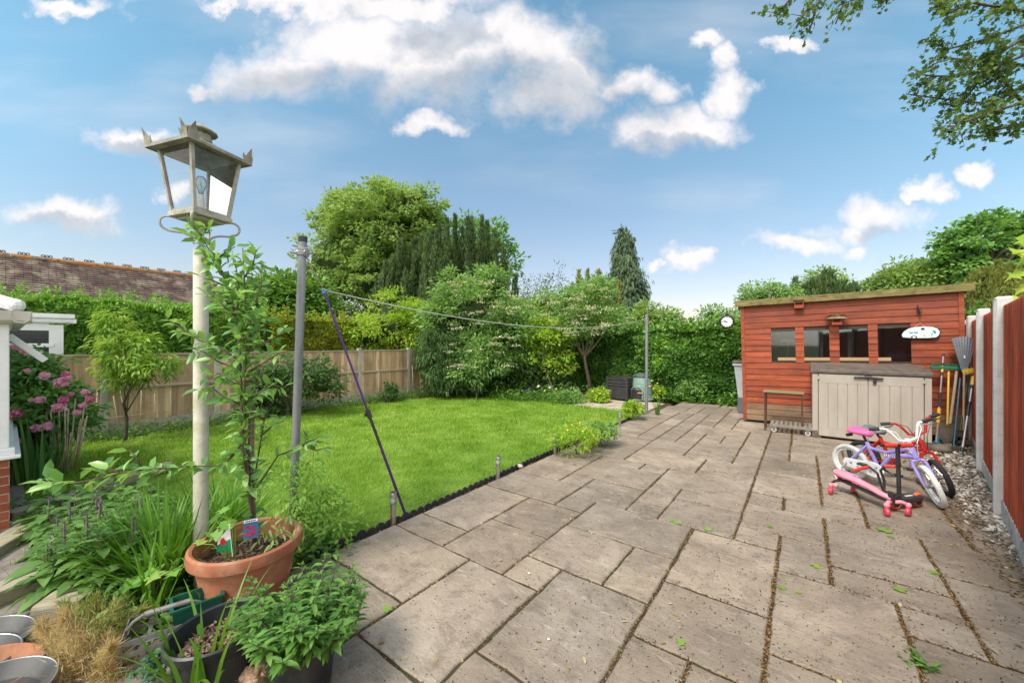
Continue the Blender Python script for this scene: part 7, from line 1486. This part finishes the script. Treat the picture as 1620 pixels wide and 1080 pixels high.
for y in (-.03, .03): mb.bb((-w, y - .008, .0645), (w, y + .008, .0685))
mb.build('slats', m_zinc, wc); mb = MB()
mb.tube([(-w, 0, .0), (-w, 0, hh), (-w + .03, .0, .17), (-w + .07, 0, .19)], .008, 6); mb.tube([(w, 0, .0), (w, 0, hh), (w - .03, 0, .17), (w - .07, 0, .19)], .008, 6); mb.tube([(-.09, 0, .19), (.09, 0, .19)], .015, 10); mb.build('handle', m_zinc, wc, smooth='auto')
# lumpy brown stone
bs = ground(402, 1066, .07); mb = MB(); 
for i in range(46): 
    d = Vector((R.gauss(0, 1), R.gauss(0, 1), abs(R.gauss(0, 1)))).normalized(); mb.ball(d * .048, .02, 7, (1, 1, .8), .1)
mb.ball((0, 0, 0), .055, 12); o = mb.build('dried_flower_head', M('m_pinkbrown', (.26, .14, .09), (.42, .26, .17), (.5, .36, .26), rough=.95, scale=30, bump=1, bscale=120), smooth=True); o.location = bs; tag(o, 'crinkled pinkish brown dried flower head at the bottom edge between the pots', 'dried flower')
strap('iris_plant', 'bright sword shaped leaves rising in front of the black tub', ground(322, 1108, .02), 26, .50, (.05, .45), (.2, 1.0), .024, lf_strap, 61, .10, seg=8, lj=.3)
strap('iris_plant', 'two or three blades of sword leaves at the bottom edge below the mint pot', ground(462, 1112, .05), 7, .24, (.1, .5), (.2, .7), .018, lf_strap, 62, .08)
strap('iris_plant', 'single group of upright sword leaves left of the green tub', ground(238, 985, .02), 20, .44, (.0, .4), (.1, .8), .024, lf_strap, 63, .05, seg=8)
lf_blue = leafM('n_bluegreen', (.05, .13, .07), (.10, .21, .12), (.18, .30, .19), trans=.25)
o = crown_cloud((0, 0, .05), (.055, .055, .04), 18, 26, .02, .022, .02, 77, 'maple', sunup=1); q = npmesh('sedum', o[0], o[1], o[2], lf_blue); q.location = ground(240, 1072, .05); tag(q, 'blue green frilly leaved plant at the bottom edge beside the crate', 'plant')

# strappy clumps beside the lamp post
strap('crocosmia', 'dense clump of arching strap leaves left of the lamp post', deep(262, 935, 2.5) * 1 + Vector((0, 0, .0)), 420, .62, (.02, .75), (.1, 1.15), .022, lf_strap, 64, .13, seg=7)
strap('crocosmia', 'darker strap leaves behind the lamp post and the potted sapling', gz(deep(352, 850, 3.0), 0), 240, .55, (.02, .7), (.1, 1.1), .023, lf_strap, 65, .16, seg=7)
# sage with purple flower spikes
sage = empty('purple_sage', gz(deep(150, 905, 2.75), 0), label='broad leafy clump with dusky purple flower spikes left of the lamp post', cat='plant'); lf_sage = leafM('n_sage', (.055, .13, .032), (.12, .25, .055), (.22, .38, .10), trans=.25, rough=.6); st = []; sp = []
g = random.Random(20)
for i in range(230):
    u_, v_, Z_ = g.uniform(60, 262), 0, g.uniform(2.3, 3.7); top_v = 752 + (3.7 - Z_) * 70 + g.uniform(-10, 40) + abs(u_ - 160) * .25; t_ = deep(u_, top_v, Z_) - sage.location
    t_.z = min(t_.z, .62); b0 = Vector((t_.x * .85, t_.y * .85, 0)); st.append((b0, t_))
    if i % 9 == 0: sp.append(t_)
whorls(sage, st, lf_sage, .16, .078, .06, 21, stemr=.005, droop=.5)
for t_ in sp:
    mb = MB(); mb.tube([t_ - Vector((0, 0, .05)), t_ + Vector((0, 0, .11))], [.008, .005], 6)
    for k in range(16): z = .011 * k - .03; a_ = k * 2.4; mb.add([tuple(t_ + Vector((math.cos(a_ + j * 2.1) * .006, math.sin(a_ + j * 2.1) * .006, z))) for j in (-1, 0, 1)] + [tuple(t_ + Vector((math.cos(a_) * .022, math.sin(a_) * .022, z + .012)))], [(0, 1, 3), (1, 2, 3), (2, 0, 3)])
    mb.build('flower_spike', M('m_purple_spike', (.10, .07, .08), (.17, .12, .14), (.22, .15, .19), rough=.9, scale=40), sage)
gcover('corner_undergrowth', None, [tuple(deep(u, v, Z).xy) for u, v, Z in ((300, 900, 2.3), (330, 900, 2.7), (230, 900, 2.4), (200, 940, 2.2), (280, 950, 2.1), (430, 840, 3.0), (470, 840, 2.9), (400, 850, 2.9), (180, 960, 2.2), (90, 850, 3.3), (40, 850, 3.6), (500, 850, 2.9))], 190, .055, .028, lf_mint, .07, 25, sd=.12)
gcover('rockery_weeds', None, [tuple(ground(u, v).xy) for u, v in ((30, 838), (60, 815), (20, 860), (80, 800), (110, 780), (60, 790))], 120, .035, .02, lf_mint, .03, 26, sd=.09)
for (u, v, Z, L_, nn, sd_, lb) in ((470, 770, 3.0, .055, 30, 1, 'airy leafy shrub around the foot of the nearer washing line post'), (520, 800, 3.05, .05, 30, 2, 'pale leafed sprawling shrub right of the terracotta planter above the edging')):
    tree('leafy_shrub', lb, 'shrub', u, v, Z, [(u, v, 45 if sd_ == 1 else 34, 55 if sd_ == 1 else 38), (u + 14, v + 30, 30, 28)], lf_vine, nn, 20, .10, L_, .024, 130 + sd_, kind='leaf', base=gz(deep(u, 860, Z), 0), trunk_r=.008, nbr=16, barkm=m_stem, hollow=.2, flat=1)
# big lobed leaf plant
ml = empty('mallow_plant', gz(deep(240, 905, 2.3), 0), label='few very large lobed green leaves between the strap leaves and the crate', cat='plant'); P = np.array([tuple(deep(u, v, 2.2) - ml.location) for u, v in ((262, 902), (250, 905), (230, 915), (275, 900))]); n = len(P)
o = leaves(P, np.array([(.3, -.7, -.1), (-.8, -.5, -.15), (-.3, -.9, -.2), (.9, -.1, 0)]), np.array([[0, -.35, 1.0]] * n), np.array([.10, .13, .14, .08]), np.array([.10, .13, .13, .09]), 'maple'); npmesh('leaves', o[0], o[1], o[2], lf_vine, ml); mb = MB()
for q in P: mb.tube([(0, 0, 0), tuple(q)], .004, 5)
mb.build('stem', m_stem, ml)
# dry plumes
lf_plume = leafM('l_plume', (.38, .24, .12), (.58, .42, .24), (.72, .60, .40), trans=.5, rough=.8); lf_plg = leafM('l_plume_green', (.20, .2, .06), (.34, .34, .10), (.5, .48, .2), trans=.35)
def plume(label, pts, n, Z, mat, seed, r=.05):
    g = np.random.default_rng(seed); V = []; b = gz(deep(pts[0][0], pts[0][1], Z), .0); mb = MB()
    for (u0, v0, u1, v1) in [(a[0], a[1], a[2], a[3]) for a in pts]:
        p0, p1 = np.array(deep(u0, v0, Z + g.normal() * .05)), np.array(deep(u1, v1, Z + g.normal() * .05)); s = g.random(n); l = np.linalg.norm(p1 - p0); P = p0 + (p1 - p0) * s[:, None] + g.normal(size=(n, 3)) * (r * (1.1 - s))[:, None]
        d = unit(p1 - p0); A = unit(d + g.normal(size=(n, 3)) * .55); V.append(leaves(P - np.array(b), A, rdir(n), .045 * (.5 + g.random(n)), .0035, 'flat')); mb.tube([Vector(p0 - np.array(b)) - Vector((0, 0, .03)), Vector(p1 - np.array(b))], .0018, 4)
    e = empty('dried_plumes', b, label=label, cat='dried plant'); Vv, F, r_ = join(V); npmesh('plume', Vv, F, r_, mat, e); mb.build('stem', mat, e)
plume('fluffy tan dried plumes spreading over the bottom left corner', [(120, 1060, 65, 985), (130, 1060, 100, 970), (160, 1075, 90, 1030), (170, 1080, 170, 1010), (150, 1085, 120, 1030), (165, 1075, 175, 1020), (130, 1090, 80, 1060), (175, 1090, 150, 1050), (180, 1090, 190, 1045), (150, 1040, 60, 1000)], 1000, 1.85, lf_plume, 31, .045)
plume('greenish yellow feathery plumes behind the tan ones', [(150, 1010, 100, 955), (165, 1010, 130, 960), (180, 1010, 190, 985), (150, 1000, 150, 945), (190, 1005, 225, 965), (160, 990, 190, 952), (140, 1000, 110, 975)], 600, 2.05, lf_plg, 32, .035)
# shallow bowls
m_bowlw = M('m_bowl_wet', (.06, .06, .062), (.16, .16, .16), metal=.5, rough=.35, scale=5, spec=.6, dirt=(.16, .15, .13), dscale=6, damt=.5); m_waterb = M('m_bowl_water', (.13, .13, .125), (.27, .27, .255), metal=.8, rough=.12, spec=1, scale=5, bump=.05)
bl = ['furthest dark plastic saucer of the leaning row in the bottom left corner', 'second dark plastic saucer of the leaning row', 'terracotta coloured saucer in the leaning row, third from the back', 'nearest and largest dark saucer holding water in the bottom left corner']
for i, ((u, v), z, mt) in enumerate(zip([(-28, 1012), (-46, 1042), (-26, 1066), (-8, 1092)], [.10, .11, .125, .16], [m_bowlw, m_bowlw, m_terra, m_bowlw])):
    c = ground(u, v, z); e = empty('plant_saucer', c, label=bl[i], cat='saucer', group='saucers leaning in a row', rot=(rad(-7), rad(5), 0)); mb = MB(); r = .17 if i != 1 else .15
    mb.lathe([(r * .72, -.07), (r * .94, -.012), (r * .97, 0), (r, .004), (r, .010), (r * .96, .012), (r * .92, .0), (r * .70, -.058), (0, -.058)], 48); mb.build('saucer', mt, e, smooth='auto')
    mb = MB(); mb.torus((0, 0, .010), (0, 0, 1), r * .985, .0045, 48, 6); mb.build('rim', m_steel if mt is not m_terra else m_terra, e, smooth=True); mb = MB(); mb.disc((0, 0, -.046), r * .74, 40); mb.build('water', m_waterb, e)
# sleepers and path on the left
m_sleeper = M('m_sleeper', (.22, .19, .13), (.34, .30, .22), (.28, .25, .15), rough=.95, scale=3, stretch=(.6, 4, 4), bump=.8, bscale=14, bdist=.01, dirt=(.16, .17, .07), dscale=3, damt=.6)
def beam(a, b, w, h, z, label, ext=(0, 0), tone=None):
    a = Vector(a); b = Vector(b); d = (b - a); l = d.length; d.normalize(); a = a - d * ext[0]; b = b + d * ext[1]; c = (a + b) / 2; mb = MB(); n = 14; L_ = (b - a).length; mb.box((0, 0, 0), (L_, w, h), bev=.012); o = mb.build('sleeper', tone or m_sleeper); o.location = (c.x, c.y, z + h / 2 - .03); o.rotation_euler = (0, 0, math.atan2(d.y, d.x)); tag(o, label, 'sleeper', 'weathered sleepers edging the left path')
beam(ground(0, 868).xyz, ground(60, 832).xyz, .17, .10, 0, 'weathered sleeper on the far side of the left path, near the brick base', (1.2, .3))
beam(ground(0, 950).xyz, ground(58, 925).xyz, .16, .12, 0, 'mossy weathered sleeper on the near side of the left path behind the saucers', (1.0, .15))
beam(ground(80, 800).xyz, ground(135, 782).xyz, .12, .10, 0, 'narrow sleeper lying in the rose bed beyond the left path', (.3, .9))
mb = MB(); mb.box((0, 0, 0), (.22, .20, .14), bev=.025); o = mb.build('stone_block', m_sleeper); o.location = ground(108, 962, .03) + Vector((0, 0, .02)); o.rotation_euler = (0, 0, TH + .3); tag(o, 'square buff stone block between the sleeper and the tan plumes', 'stone')
m_conpath = M('m_conc_path', (.17, .14, .12), (.26, .23, .20), rough=.95, scale=12, bump=.6, bscale=90, dirt=(.1, .08, .06), dscale=7)
MB().bb((-8, -3.2, -.04), (-3.3, .12, -.004)).build('path', m_conpath)['kind'] = 'structure'

# rose bush
rs = tree('rose_bush', 'rose bush covered in double pink blooms beside the white conservatory', 'shrub', 70, 640, 4.8, [(60, 640, 52, 60), (100, 650, 46, 44), (55, 590, 30, 34), (25, 620, 26, 60), (40, 700, 40, 26)], leafM('l_rose', (.03, .08, .02), (.07, .15, .035), (.14, .24, .06), trans=.3), 200, 34, .14, .075, .05, 140, kind='leaf', base=gz(deep(70, 760, 4.8), -.05), trunk_r=.02, nbr=26, barkm=m_stem)
m_rose = leafM('l_rosepink', (.78, .22, .46), (.84, .40, .60), (.86, .64, .74), trans=.35, rough=.6); m_rose2 = leafM('l_rosehot', (.62, .08, .28), (.74, .16, .38), (.80, .35, .52), trans=.35)
RP = [(26, 549, 9), (47, 558, 10), (38, 556, 7), (72, 595, 10), (104, 593, 7), (98, 607, 12), (107, 598, 8), (64, 633, 9), (27, 655, 10), (101, 633, 9), (95, 645, 12), (113, 624, 6), (135, 621, 8), (144, 632, 8), (132, 642, 8), (122, 653, 8), (56, 678, 9), (77, 675, 10), (66, 678, 8), (10, 647, 8), (15, 695, 10), (30, 698, 7), (44, 587, 6), (50, 633, 5), (90, 604, 7), (88, 648, 7)]
for i, (u, v, s) in enumerate(RP):
    Z = 4.45; c = np.array(deep(u, v, Z) - rs.location); r = s * .88 * Z / FPX; n = 110; d = rdir(n); d[:, 1] -= .25; d = unit(d); P = c + d * r * (.25 + .5 * rng.random((n, 1))) * np.array([1, 1, .9])
    A = unit(np.cross(d, rdir(n)) + np.array([0, 0, .5])); o = leaves(P, A, unit(d + rdir(n) * .3), r * .55, r * .62, 'leaf', rng.random(n)); npmesh('rose', o[0], o[1], o[2], m_rose2 if i in (4, 9, 8, 11, 13) else m_rose, rs)
cn = empty('dry_canes', gz(deep(105, 740, 4.6), -.05), label='bundle of pale dry reed canes beside the rose bush', cat='canes'); mb = MB()
for i in range(16): u = 84 + i * 3 + R.uniform(-3, 3); a = deep(u * .7 + 30, 742, 4.6) - cn.location; b_ = deep(u + (u - 105) * .5, R.uniform(625, 690), 4.6) - cn.location; mb.tube([a, a.lerp(b_, .5) + Vector((R.gauss(0, .03), 0, 0)), b_], .0065, 6)
mb.build('reeds', M('m_reed', (.36, .28, .18), (.5, .42, .3), rough=.8), cn, smooth=True)
strap('iris_plant', 'tall dark sword leaves below the pink rose bush', gz(deep(60, 765, 4.5), -.05), 60, .75, (.0, .3), (.0, .4), .035, leafM('l_iris_dark', (.03, .09, .03), (.06, .15, .045), (.1, .2, .06), trans=.3), 66, .22)
flowers('orange_flowers', 'tiny orange flower seen among the sapling leaves', [(369, 601), (372, 598), (366, 603)], m_ofl, .025, 3.2)
